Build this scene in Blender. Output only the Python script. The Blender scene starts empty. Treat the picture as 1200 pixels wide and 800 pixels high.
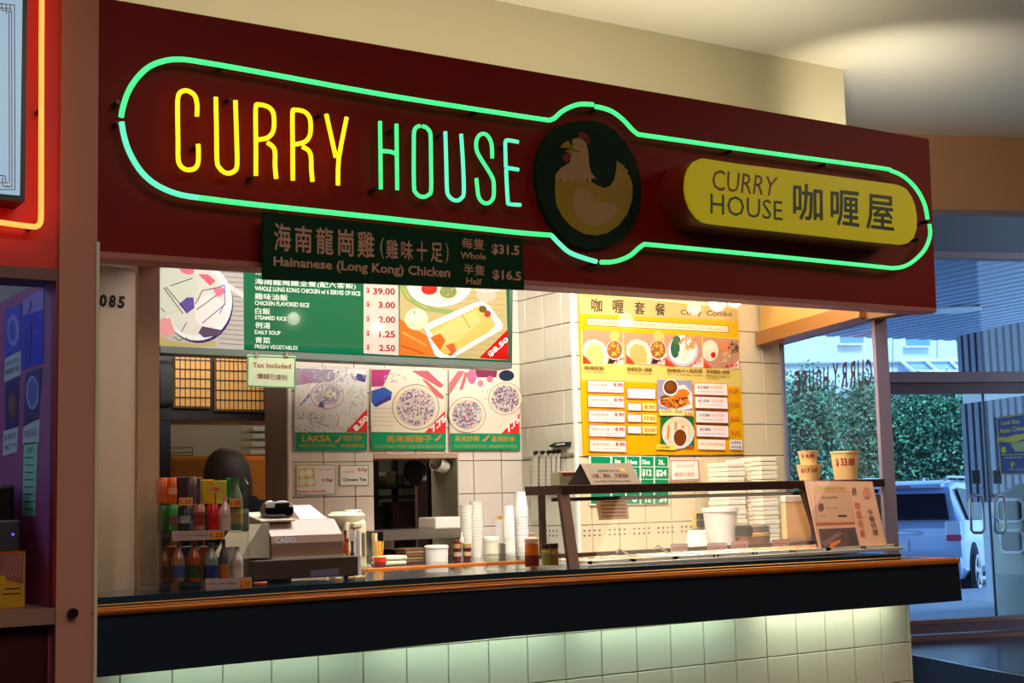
import bpy, bmesh, math, random
import numpy as np
from mathutils import Vector, Matrix
random.seed(7)
SC = bpy.context.scene
COL = SC.collection

# ------------------------------------------------------------------ camera, world, lights, exposure
CAM = Vector((0, 0, 1.32))
FPX = 1657.6                                # focal length in pixels of the 1200 px wide frame
RX = Vector((0.8411987, -0.5401218, -0.0255587))
RU = Vector((-0.0385769, -0.1070934, 0.9935003))
RF = Vector((0.5393484, 0.8347451, 0.1109231))
cam = bpy.data.cameras.new('camera'); cam.sensor_width = 36; cam.lens = FPX * 36 / 1200
cam.clip_start = 0.05; cam.clip_end = 300
co = bpy.data.objects.new('camera', cam); COL.objects.link(co); SC.camera = co
co.matrix_world = Matrix(((RX.x, RU.x, -RF.x, CAM.x), (RX.y, RU.y, -RF.y, CAM.y), (RX.z, RU.z, -RF.z, CAM.z), (0, 0, 0, 1)))
SC.view_settings.view_transform = 'Standard'; SC.view_settings.look = 'None'
SC.view_settings.gamma = 1; SC.view_settings.use_curve_mapping = False
SC.view_settings.exposure = 0.0
w = bpy.data.worlds.new('world'); SC.world = w; w.use_nodes = True
nt = w.node_tree; bg = nt.nodes['Background']
tc = nt.nodes.new('ShaderNodeTexCoord'); sx = nt.nodes.new('ShaderNodeSeparateXYZ'); cr = nt.nodes.new('ShaderNodeValToRGB')
nt.links.new(tc.outputs['Generated'], sx.inputs[0]); nt.links.new(sx.outputs['Z'], cr.inputs[0]); nt.links.new(cr.outputs[0], bg.inputs[0])
cr.color_ramp.elements[0].position = 0.0; cr.color_ramp.elements[0].color = (0.42, 0.72, 1.0, 1)
cr.color_ramp.elements[1].position = 0.6; cr.color_ramp.elements[1].color = (0.20, 0.42, 0.95, 1)
bg.inputs[1].default_value = 2.6

def s2l(c):
    return tuple((x / 255 / 12.92) if x / 255 <= 0.04045 else ((x / 255 + 0.055) / 1.055) ** 2.4 for x in c[:3])

def area(name, loc, size, power, color, rot=(0, 0, 0), sizey=None, spread=None):
    l = bpy.data.lights.new(name, 'AREA'); l.energy = power; l.color = color; l.size = size
    if sizey: l.shape = 'RECTANGLE'; l.size_y = sizey
    if spread: l.spread = spread
    o = bpy.data.objects.new(name, l); COL.objects.link(o); o.location = loc; o.rotation_euler = rot
    return o

def point(name, loc, power, color, r=0.03):
    l = bpy.data.lights.new(name, 'POINT'); l.energy = power; l.color = color; l.shadow_soft_size = r
    o = bpy.data.objects.new(name, l); COL.objects.link(o); o.location = loc
    return o

WARM = (1.0, 0.80, 0.55); NEUT = (1.0, 0.86, 0.66)
sun = bpy.data.lights.new('sun', 'SUN'); sun.energy = 6.0; sun.angle = math.radians(20); sun.color = (0.55, 0.75, 1.0)
so = bpy.data.objects.new('sun', sun); COL.objects.link(so); so.rotation_euler = (math.radians(38), 0, math.radians(-20))
# ceiling lamps of the stall (hidden above behind the sign)
area('stall_lamp', (3.0, 4.66, 2.62), 2.2, 84, (1.0, 0.93, 0.84), rot=(math.radians(24), 0, 0), sizey=0.45)
area('stall_lamp', (4.45, 4.66, 2.62), 0.7, 19, (1.0, 0.87, 0.72), rot=(math.radians(18), 0, 0), sizey=0.45)
area('kitchen_lamp', (2.9, 6.75, 2.6), 0.6, 14.0, NEUT)
# fluorescent strip in the cove above the sign, shining up
# under-counter tubes
for k, (x, p, c) in enumerate([(1.75, 0.75, (0.72, 1.0, 0.84)), (2.6, 1.05, (0.72, 1.0, 0.84)), (3.45, 1.15, (0.74, 1.0, 0.84)), (4.35, 1.7, (0.90, 1.0, 0.80))]):
    area('counter_tube_light', (x, 4.28, 0.868), 0.78, p, c, rot=(math.radians(12), 0, 0), sizey=0.04)
cl = area('cove_or_fill_lamp', (5.1, 4.72, 2.84), 0.3, 5.5, (1.0, 0.93, 0.78), spread=math.radians(100))  # added hidden uplight without a fixture, brightens the ceiling past the bulkhead corner
cl.rotation_euler = (Vector((6.25, 5.35, 3.6)) - cl.location).to_track_quat('-Z', 'Y').to_euler()
area('cove_or_fill_lamp', (2.98, 4.66, 2.80), 3.74, 19, (1.0, 0.95, 0.82), rot=(math.radians(176), 0, 0), sizey=0.12)
area('cove_or_fill_lamp', (10.2, 2.5, 2.6), 1.5, 13, (1.0, 0.76, 0.5), rot=(math.radians(180), 0, 0))  # added warm uplight out of view, offsets the blue daylight on the hall ceiling
area('mall_lamp', (1.5, 0.8, 3.5), 2.5, 68, (1.0, 0.80, 0.62))
area('mall_lamp', (6.5, 2.0, 3.5), 2.0, 60, (1.0, 0.74, 0.52))

# ------------------------------------------------------------------ view rays onto real planes
def ray(u, v):
    return RX * ((u - 600) / FPX) + RU * (-(v - 400) / FPX) + RF
def W(u, v, x=None, y=None, z=None):
    d = ray(u, v)
    a, val = (0, x) if x is not None else (1, y) if y is not None else (2, z)
    return CAM + d * ((val - CAM[a]) / d[a])

class Frame:
    def __init__(s, O, U, V=(0, 0, 1)):
        s.O = Vector(O); s.U = Vector(U).normalized(); s.V = Vector(V)
        s.V = (s.V - s.U * s.V.dot(s.U)).normalized(); s.N = s.U.cross(s.V)
    def px(s, u, v, off=0):
        d = ray(u, v); P0 = s.O + s.N * off
        t = (P0 - CAM).dot(s.N) / d.dot(s.N); p = CAM + d * t - s.O
        return (p.dot(s.U), p.dot(s.V))
    def w(s, a, b, off=0):
        return s.O + s.U * a + s.V * b + s.N * off
def FY(y): return Frame((0, y, 0), (1, 0, 0))       # faces the hall (-y)

# ------------------------------------------------------------------ materials
MC = {}
def mat(name, rgb=(128, 128, 128), rough=0.5, metal=0.0, emit=None, estr=1.0, noise=0.0, nscale=8.0, bump=0.0, bscale=60.0, coat=0.0, spec=0.5):
    if name in MC: return MC[name]
    m = bpy.data.materials.new(name); m.use_nodes = True; n = m.node_tree; b = n.nodes['Principled BSDF']
    c = s2l(rgb)
    b.inputs['Base Color'].default_value = (*c, 1); b.inputs['Roughness'].default_value = rough; b.inputs['Metallic'].default_value = metal
    b.inputs['Coat Weight'].default_value = coat; b.inputs['Specular IOR Level'].default_value = spec
    if emit:
        b.inputs['Emission Color'].default_value = (*s2l(emit), 1); b.inputs['Emission Strength'].default_value = estr
    if noise:
        t = n.nodes.new('ShaderNodeTexCoord'); x = n.nodes.new('ShaderNodeTexNoise'); x.inputs['Scale'].default_value = nscale; x.inputs['Detail'].default_value = 4
        r = n.nodes.new('ShaderNodeMixRGB'); r.inputs[1].default_value = (*[q * (1 - noise) for q in c], 1); r.inputs[2].default_value = (*[min(1, q * (1 + noise)) for q in c], 1)
        n.links.new(t.outputs['Object'], x.inputs['Vector']); n.links.new(x.outputs['Fac'], r.inputs[0]); n.links.new(r.outputs[0], b.inputs['Base Color'])
    if bump:
        x = n.nodes.new('ShaderNodeTexNoise'); x.inputs['Scale'].default_value = bscale; bp = n.nodes.new('ShaderNodeBump'); bp.inputs['Strength'].default_value = bump; bp.inputs['Distance'].default_value = 0.01
        n.links.new(x.outputs['Fac'], bp.inputs['Height']); n.links.new(bp.outputs[0], b.inputs['Normal'])
    MC[name] = m; return m

def glass(name, tint=(255, 255, 255), refl=0.07, rough=0.02):
    if name in MC: return MC[name]
    m = bpy.data.materials.new(name); m.use_nodes = True; n = m.node_tree; n.nodes.clear()
    o = n.nodes.new('ShaderNodeOutputMaterial'); mx = n.nodes.new('ShaderNodeMixShader'); tr = n.nodes.new('ShaderNodeBsdfTransparent'); gl = n.nodes.new('ShaderNodeBsdfGlossy')
    tr.inputs[0].default_value = (*s2l(tint), 1); gl.inputs['Roughness'].default_value = rough; mx.inputs[0].default_value = refl
    n.links.new(tr.outputs[0], mx.inputs[1]); n.links.new(gl.outputs[0], mx.inputs[2]); n.links.new(mx.outputs[0], o.inputs[0])
    MC[name] = m; return m

def printmat(name, emit=0.0, rough=0.35, coat=0.0, diff=1.0):
    if name in MC: return MC[name]
    m = bpy.data.materials.new(name); m.use_nodes = True; n = m.node_tree; b = n.nodes['Principled BSDF']
    a = n.nodes.new('ShaderNodeVertexColor'); a.layer_name = 'ink'
    if diff < 1:
        mu = n.nodes.new('ShaderNodeMixRGB'); mu.blend_type = 'MULTIPLY'; mu.inputs[0].default_value = 1; mu.inputs[2].default_value = (diff, diff, diff, 1)
        n.links.new(a.outputs[0], mu.inputs[1]); n.links.new(mu.outputs[0], b.inputs['Base Color'])
    else: n.links.new(a.outputs[0], b.inputs['Base Color'])
    b.inputs['Roughness'].default_value = rough; b.inputs['Coat Weight'].default_value = coat; b.inputs['Specular IOR Level'].default_value = 0.3
    if emit:
        n.links.new(a.outputs[0], b.inputs['Emission Color']); b.inputs['Emission Strength'].default_value = emit
    MC[name] = m; return m

# ------------------------------------------------------------------ object helpers
MATS = {}
def uname(n): return n
def link(o, parent=None):
    COL.objects.link(o)
    if parent: o.parent = parent
    return o
def tag(o, label=None, cat=None, group=None, kind=None):
    if label: o['label'] = label
    if cat: o['category'] = cat
    if group: o['group'] = group
    if kind: o['kind'] = kind
    return o
def thing(name, label, cat, loc, rz=0, group=None):
    o = bpy.data.objects.new(name, None); o.empty_display_size = 0.05; COL.objects.link(o)
    o.location = loc; o.rotation_euler = (0, 0, rz)
    MATS[o.name] = Matrix.Translation(Vector(loc)) @ Matrix.Rotation(rz, 4, 'Z')
    return tag(o, label, cat, group)
def obj(name, bm, m, parent=None, local=False, smooth=False, kind=None, label=None, cat=None, group=None, org=None):
    """link a bmesh given in world coordinates (local=True: in its parent's own) as one object"""
    if smooth:
        es = [e for e in bm.edges if len(e.link_faces) == 2 and e.calc_face_angle(0) > 0.6]
        if es: bmesh.ops.split_edges(bm, edges=es)
        for f in bm.faces: f.smooth = True
    M = Matrix.Identity(4)
    if parent is not None: M = MATS.get(parent.name, M)
    elif bm.verts:
        if org is None:
            xs = [v.co.x for v in bm.verts]; ys = [v.co.y for v in bm.verts]; zs = [v.co.z for v in bm.verts]
            org = ((min(xs) + max(xs)) / 2, (min(ys) + max(ys)) / 2, min(zs))
        M = Matrix.Translation(Vector(org)); local = False
    if not local: bm.transform(M.inverted())
    me = bpy.data.meshes.new(name); bm.to_mesh(me); bm.free()
    for mm in (m if isinstance(m, (list, tuple)) else [m]): me.materials.append(mm)
    o = bpy.data.objects.new(name, me); link(o, parent)
    if parent is None: o.location = M.translation
    MATS[o.name] = M
    return tag(o, label, cat, group, kind)
def B(): return bmesh.new()
def box(bm, x0, x1, y0, y1, z0, z1, bev=0, M=None, mi=0):
    r = bmesh.ops.create_cube(bm, size=1)
    T = Matrix.Translation(((x0 + x1) / 2, (y0 + y1) / 2, (z0 + z1) / 2)) @ Matrix.Diagonal((abs(x1 - x0), abs(y1 - y0), abs(z1 - z0), 1))
    bmesh.ops.transform(bm, matrix=T, verts=r['verts'])
    vs = r['verts']
    if mi:
        for f in {f for v in vs for f in v.link_faces}: f.material_index = mi
    if bev:
        es = list({e for v in vs for e in v.link_edges})
        g = bmesh.ops.bevel(bm, geom=es, offset=bev, segments=2, affect='EDGES', profile=0.5)
        vs = list({v for f in g['faces'] for v in f.verts} | {v for v in vs if v.is_valid})
    if M is not None: bmesh.ops.transform(bm, matrix=M, verts=[v for v in vs if v.is_valid])
    return bm
def bx(*a, **k): return box(B(), *a, **k)
def prism(bm, pts, d):
    """pts: 3-D ring, extruded by vector d"""
    d = Vector(d); a = [bm.verts.new(p) for p in pts]; b = [bm.verts.new(Vector(p) + d) for p in pts]
    n = len(a); bm.faces.new(a); bm.faces.new(b[::-1])
    for i in range(n): bm.faces.new((a[i], b[i], b[(i + 1) % n], a[(i + 1) % n]))
    bmesh.ops.recalc_face_normals(bm, faces=bm.faces[:])
    return bm
def fprism(fr, pxs, off0, off1, bm=None):
    """prism whose outline is given by sight lines on frame plane offset off1, thickness to off0"""
    bm = bm or B(); pts = [fr.w(*fr.px(u, v, off1), off1) for u, v in pxs]
    return prism(bm, pts, fr.N * (off0 - off1))
def lathe(bm, prof, c=(0, 0, 0), seg=20, M=None):
    rings = []
    for r, z in prof:
        if r < 1e-5: rings.append([bm.verts.new((0, 0, z))])
        else: rings.append([bm.verts.new((r * math.cos(2 * math.pi * i / seg), r * math.sin(2 * math.pi * i / seg), z)) for i in range(seg)])
    vs = [v for r in rings for v in r]
    for a, b in zip(rings, rings[1:]):
        for i in range(seg):
            j = (i + 1) % seg
            if len(a) == 1 and len(b) == 1: continue
            if len(a) == 1: bm.faces.new((a[0], b[j], b[i]))
            elif len(b) == 1: bm.faces.new((a[i], a[j], b[0]))
            else: bm.faces.new((a[i], a[j], b[j], b[i]))
    T = Matrix.Translation(Vector(c)) @ (M or Matrix.Identity(4))
    bmesh.ops.transform(bm, matrix=T, verts=vs)
    bmesh.ops.recalc_face_normals(bm, faces=list({f for v in vs for f in v.link_faces}))
    return bm
def cyl(bm, r, z0, z1, c=(0, 0, 0), seg=20, r2=None, M=None):
    r2 = r if r2 is None else r2
    return lathe(bm, [(0, z0), (r, z0), (r2, z1), (0, z1)], c, seg, M)
def tube(bm, pts, r, seg=8, closed=False):
    P = [Vector(p) for p in pts]; n = len(P); rings = []; up = None
    for i in range(n):
        t = (P[min(i + 1, n - 1)] - P[max(i - 1, 0)]) if not closed else (P[(i + 1) % n] - P[(i - 1) % n])
        t.normalize()
        if up is None:
            up = Vector((0, 0, 1)) if abs(t.z) < 0.9 else Vector((0, 1, 0))
        s = t.cross(up); s.normalize(); up = s.cross(t); up.normalize()
        rings.append([bm.verts.new(P[i] + (s * math.cos(2 * math.pi * k / seg) + up * math.sin(2 * math.pi * k / seg)) * r) for k in range(seg)])
    m = n if closed else n - 1
    for i in range(m):
        a, b = rings[i], rings[(i + 1) % n]
        for k in range(seg): bm.faces.new((a[k], a[(k + 1) % seg], b[(k + 1) % seg], b[k]))
    if not closed: bm.faces.new(rings[0][::-1]); bm.faces.new(rings[-1])
    return bm
def spline(pts, k=4):
    P = [Vector(p) for p in pts]; out = []
    for i in range(len(P) - 1):
        a, b, c, d = P[max(i - 1, 0)], P[i], P[i + 1], P[min(i + 2, len(P) - 1)]
        for j in range(k):
            t = j / k
            out.append(0.5 * ((2 * b) + (c - a) * t + (2 * a - 5 * b + 4 * c - d) * t * t + (3 * b - a - 3 * c + d) * t ** 3))
    out.append(P[-1]); return out

# ------------------------------------------------------------------ flat print (lettering, pictures)
TXC = {}
def textpoly(s, bold=0.0):
    k = (s, bold)
    if k in TXC: return TXC[k]
    c = bpy.data.curves.new('tmp', 'FONT'); c.body = s; c.resolution_u = 2; cjk = any(ord(q) > 0x2E80 for q in s); c.offset = 0 if cjk else bold
    o = bpy.data.objects.new('tmp', c); COL.objects.link(o)
    dg = bpy.context.evaluated_depsgraph_get(); me = bpy.data.meshes.new_from_object(o.evaluated_get(dg))
    vs = [(v.co.x, v.co.y) for v in me.vertices]; fs = [tuple(p.vertices) for p in me.polygons]
    if cjk and bold:
        n = len(vs); cp = n; sh = [(-bold * .5, 0), (bold * .5, 0), (0, bold * .45), (0, -bold * .45)]; v0, f0 = vs, fs; vs, fs = [], []
        for k2, (dx, dy) in enumerate(sh): vs += [(x + dx, y + dy) for x, y in v0]; fs += [tuple(i + k2 * n for i in f) for f in f0]
    bpy.data.objects.remove(o); bpy.data.meshes.remove(me); bpy.data.curves.remove(c)
    vs = [(x, y, (i // cp) if cjk and bold else 0) for i, (x, y) in enumerate(vs)]
    xs = [v[0] for v in vs]; ys = [v[1] for v in vs]
    TXC[k] = (vs, fs, min(xs), max(xs), min(ys), max(ys)); return TXC[k]
class Print:
    """a flat picture: coloured shapes laid one over the other on a plane, 0.25 mm apart"""
    def __init__(s, fr, off=0.0): s.fr = fr; s.off = off; s.V = []; s.F = []; s.C = []; s.k = 0; s.step = 0.00006
    def _add(s, pts, faces, col):
        b = len(s.V); o = s.off + s.k * s.step
        s.V += [tuple(s.fr.w(q[0], q[1], o + (q[2] * .00003 if len(q) > 2 else 0))) for q in pts]; s.F += [tuple(i + b for i in f) for f in faces]; s.C += [(*s2l(col), 1)] * len(faces)
    def up(s, n=1): s.k += n; return s
    def loc(s, pts, col):
        s.k += 1; s._add(pts, [tuple(range(len(pts)))], col); return s
    def poly(s, px, col): return s.loc([s.fr.px(u, v, s.off) for u, v in px], col)
    def rect(s, u0, v0, u1, v1, col):
        return s.loc(s.box(u0, v0, u1, v1), col)
    def box(s, u0, v0, u1, v1):
        a0, b1 = s.fr.px(u0, v0, s.off); a1, b0 = s.fr.px(u1, v1, s.off); return [(a0, b0), (a1, b0), (a1, b1), (a0, b1)]
    def ell(s, cu, cv, ru, rv, col, n=20, rot=0.0):
        pts = []
        for i in range(n):
            t = 2 * math.pi * i / n; x, y = ru * math.cos(t), rv * math.sin(t)
            pts.append((cu + x * math.cos(rot) - y * math.sin(rot), cv + x * math.sin(rot) + y * math.cos(rot)))
        return s.poly(pts, col)
    def line(s, px, wd, col):
        """stroke; width in pixels"""
        for (a, b), (c, d) in zip(px, px[1:]):
            L = math.hypot(c - a, d - b) or 1; nx, ny = -(d - b) / L * wd / 2, (c - a) / L * wd / 2
            s.poly([(a + nx, b + ny), (c + nx, d + ny), (c - nx, d - ny), (a - nx, b - ny)], col); s.k -= 1
        s.k += 1; return s
    def frame(s, px, wd, col): return s.line(list(px) + [px[0]], wd, col)
    def text(s, t, u0, v0, u1, v1, col, bold=0.0, mirror=False, slant=0.0):
        """u0,v0 = pixel of the lower left corner, u1,v1 = upper right corner of the lettering"""
        a0, b0 = s.fr.px(u0, v0, s.off); a1, b1 = s.fr.px(u1, v1, s.off); return s.textl(t, a0, b0, a1, b1, col, bold, mirror)
    def textl(s, t, a0, b0, a1, b1, col, bold=0.0, mirror=False, quad=None):
        vs, fs, x0, x1, y0, y1 = textpoly(t, bold); s.k += 1
        pts = []
        for x, y, ly in vs:
            p, q = (x - x0) / (x1 - x0), (y - y0) / (y1 - y0)
            if mirror: p = 1 - p
            if quad:
                A, Bq, Cq, D = quad   # lower left, lower right, upper right, upper left (local)
                pts.append(tuple((A[i] * (1 - p) + Bq[i] * p) * (1 - q) + (D[i] * (1 - p) + Cq[i] * p) * q for i in (0, 1)) + (ly,))
            else: pts.append((a0 + p * (a1 - a0), b0 + q * (b1 - b0), ly))
        s._add(pts, fs, col); return s
    def textq(s, t, q, col, bold=0.0, mirror=False):
        """q: four pixel corners: lower left, lower right, upper right, upper left"""
        return s.textl(t, 0, 0, 0, 0, col, bold, mirror, [s.fr.px(u, v, s.off) for u, v in q])
    def specks(s, cu, cv, ru, rv, n, sz, cols, round_=True, seed=1):
        rd = random.Random(seed); s.k += 1
        for i in range(n):
            while True:
                x, y = rd.uniform(-1, 1), rd.uniform(-1, 1)
                if not round_ or x * x + y * y < 1: break
            u, v = cu + x * ru, cv + y * rv; t = rd.uniform(0, 3.14); L = sz * rd.uniform(.6, 1.6); wv = sz * .35
            dx, dy = math.cos(t) * L, math.sin(t) * L; nx, ny = -math.sin(t) * wv, math.cos(t) * wv
            s.k += 0.15
            s.poly([(u - dx + nx, v - dy + ny), (u + dx + nx, v + dy + ny), (u + dx - nx, v + dy - ny), (u - dx - nx, v - dy - ny)], rd.choice(cols)); s.k -= 1
        s.k = math.ceil(s.k); return s
    def make(s, name, m, parent=None, label=None, **kw):
        M = MATS[parent.name].inverted() if parent is not None else Matrix.Translation(-s.fr.w(0, 0, s.off))
        me = bpy.data.meshes.new(name); me.from_pydata([M @ Vector(v) for v in s.V], [], s.F); me.materials.append(m)
        at = me.color_attributes.new('ink', 'FLOAT_COLOR', 'CORNER'); buf = []
        for p, c in zip(me.polygons, s.C): buf += list(c) * p.loop_total
        at.data.foreach_set('color', buf)
        o = bpy.data.objects.new(name, me); link(o, parent)
        if parent is None: o.location = -M.translation; MATS[o.name] = Matrix.Translation(-M.translation)
        else: MATS[o.name] = MATS[parent.name]
        return tag(o, label, **kw)
PRINT = printmat('printed_ink'); GLOSSP = printmat('laminated_print', rough=0.12, coat=0.3)
# ------------------------------------------------------------------ the setting
M_RED = mat('dark_red_panel', (126, 10, 5), rough=0.5, noise=0.08, nscale=3, spec=0.15)
M_BEIGE = mat('beige_paint', (200, 188, 152), rough=0.8, noise=0.04, nscale=2, bump=0.05)
M_CEIL = mat('ceiling_paint', (230, 222, 198), rough=0.85, noise=0.03, nscale=2)
M_PINK = mat('taupe_paint', (196, 136, 118), rough=0.7, noise=0.06, nscale=4, bump=0.05)
M_TAUPE = mat('worn_cream_paint', (176, 150, 122), rough=0.65, noise=0.08, nscale=5)
M_NAVY = mat('navy_laminate', (26, 37, 52), rough=0.35, noise=0.1, nscale=20)
M_NAVYTOP = mat('navy_counter_top', (28, 50, 68), rough=0.12, noise=0.15, nscale=60, coat=0.3)
M_ORANGE = mat('varnished_oak', (190, 104, 26), rough=0.35, noise=0.2, nscale=12, coat=0.2)
M_GOLD = mat('brass_line', (205, 160, 80), rough=0.3, metal=0.8)
M_DARK = mat('dark_metal', (40, 36, 38), rough=0.45, metal=0.3, noise=0.1)
M_BLACK = mat('black_plastic', (14, 14, 16), rough=0.35, noise=0.1)
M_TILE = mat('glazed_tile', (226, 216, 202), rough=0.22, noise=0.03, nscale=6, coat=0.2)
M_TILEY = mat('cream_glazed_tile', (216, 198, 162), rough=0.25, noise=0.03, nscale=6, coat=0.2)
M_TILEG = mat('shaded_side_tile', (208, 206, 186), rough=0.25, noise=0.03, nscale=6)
M_GROUT = mat('grout', (140, 120, 100), rough=0.9, noise=0.1, nscale=40)
M_STEEL = mat('brushed_steel', (190, 182, 172), rough=0.28, metal=0.9, noise=0.1, nscale=30)
M_BRONZE = mat('bronze_frame', (176, 136, 134), rough=0.5, metal=0.1, noise=0.08, nscale=10)
M_WHITE = mat('white_plastic', (228, 224, 214), rough=0.4, noise=0.03)
M_CREAM = mat('cream_plastic', (222, 212, 184), rough=0.4, noise=0.03)
G_PANE = glass('window_glass', (238, 247, 252), 0.04)
G_CLEAR = glass('clear_glass', (253, 254, 254), 0.018)
G_ACRYL = glass('clear_acrylic', (249, 251, 249), 0.07, 0.06)

S = 'structure'
TILE = 0.166
# floor of the hall and its dark polished surface
M_FLOOR = mat('polished_dark_floor', (42, 44, 58), rough=0.22, noise=0.2, nscale=3, bump=0.03)
EO = (W(1120, 746, z=0).x, W(1120, 746, z=0).y, 0)
EF = Frame(EO, (0.947, -0.320, 0))                     # plane of the entrance doors, facing the hall
GF = Frame((4.96, W(1040, 500, x=4.96).y, 0), (-0.320, -0.947, 0))    # glass end of the stall
post = W(1040, 500, x=4.96); post.z = 0
ea = EF.px(1043, 600)[0]
e0 = EF.w(ea, 0)                                        # left end of the entrance wall
e1 = EF.w(ea + 7, 0)
bm = B(); prism(bm, [(-5, -5, 0), (11, -5, 0), tuple(e1), tuple(e0), tuple(post), (4.96, 8.5, 0), (-5, 8.5, 0)], (0, 0, -0.05))
tag(obj('floor', bm, M_FLOOR), kind=S)
# hall ceiling, bulkhead over the stall with its return
zc = 3.60
cb = W(988, 80, y=5.3)
h0_, h1_ = W(1095, 158, z=zc), W(1200, 161, z=zc); hd = (h1_ - h0_).normalized(); h0 = h0_ + hd * ((cb.x - h0_.x) / hd.x); h1 = h0_ + hd * ((11 - h0_.x) / hd.x)
bm = B(); prism(bm, [(-5, -5, zc), (11, -5, zc), (h1.x, h1.y, zc), (h0.x, h0.y, zc), (cb.x, 5.3, zc), (-5, 5.3, zc)], (0, 0, 0.05))
tag(obj('ceiling', bm, M_CEIL), kind=S)
tag(obj('wall_bulkhead', bx(-5, cb.x, 5.3, 5.4, 2.8, zc + .04), M_BEIGE), kind=S)
tag(obj('wall_bulkhead_return', bx(cb.x - .1, cb.x, 5.4, max(7.6, h0.y), 2.8, zc + .04), M_BEIGE), kind=S)
tag(obj('ceiling_stall', prism(B(), [(1.12, 4.32, 2.72), (4.95, 4.32, 2.72), (4.97, 4.56, 2.72), (5.36, 5.70, 2.72), (5.36, 8.4, 2.72), (1.12, 8.4, 2.72)], (0, 0, .06)), M_BEIGE), kind=S)
# dropped header and the soffit wall over the doors
def eprism(a0, a1, z0, z1, n0, n1):
    return prism(B(), [tuple(EF.w(a0, z0, n0)), tuple(EF.w(a1, z0, n0)), tuple(EF.w(a1, z0, n1)), tuple(EF.w(a0, z0, n1))], (0, 0, z1 - z0))
M_HEAD = mat('brown_header_paint', (190, 138, 96), rough=0.8, noise=0.05, nscale=2)
M_SLATE = mat('slate_soffit_paint', (132, 124, 132), rough=0.8, noise=0.04, nscale=2)
HF = Frame((h0.x, h0.y, 0), (hd.x, hd.y, 0)); zh = HF.px(1150, 246)[1]; Lh = (h1 - h0).length
tag(obj('trim_header', prism(B(), [tuple(HF.w(*q)) for q in ((0, zh), (Lh, zh), (Lh, zc + .04), (0, zc + .04))], -HF.N * .2), M_HEAD), kind=S)
print('HDR', h0, h1, zh)
tag(obj('ceiling_vestibule', eprism(-4.2, 7, 4.35, 4.4, -0.1, 4.3), M_SLATE), kind=S)
def ez(v, u=1150): return EF.px(u, v)[1]
tag(obj('wall_over_doors', eprism(ea, 7, ez(299), 4.35, -0.06, 0.06), M_SLATE), kind=S)
tag(obj('trim_transom', eprism(ea, 7, ez(304), ez(297), -0.08, 0.08), M_BRONZE), kind=S)
# far side and rear of the hall
M_HALL = mat('hall_wall_paint', (120, 104, 88), rough=0.9, noise=0.05, nscale=1)
tag(obj('wall_right', bx(11, 11.1, -5, e1.y + .2, 0, 4.4), M_HALL), kind=S)
tag(obj('wall_rear', bx(-5, 11, -5.1, -5, 0, zc), M_HALL), kind=S)
tag(obj('wall_left', bx(-5.1, -5, -5, 8.5, 0, zc), M_HALL), kind=S)

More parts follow.
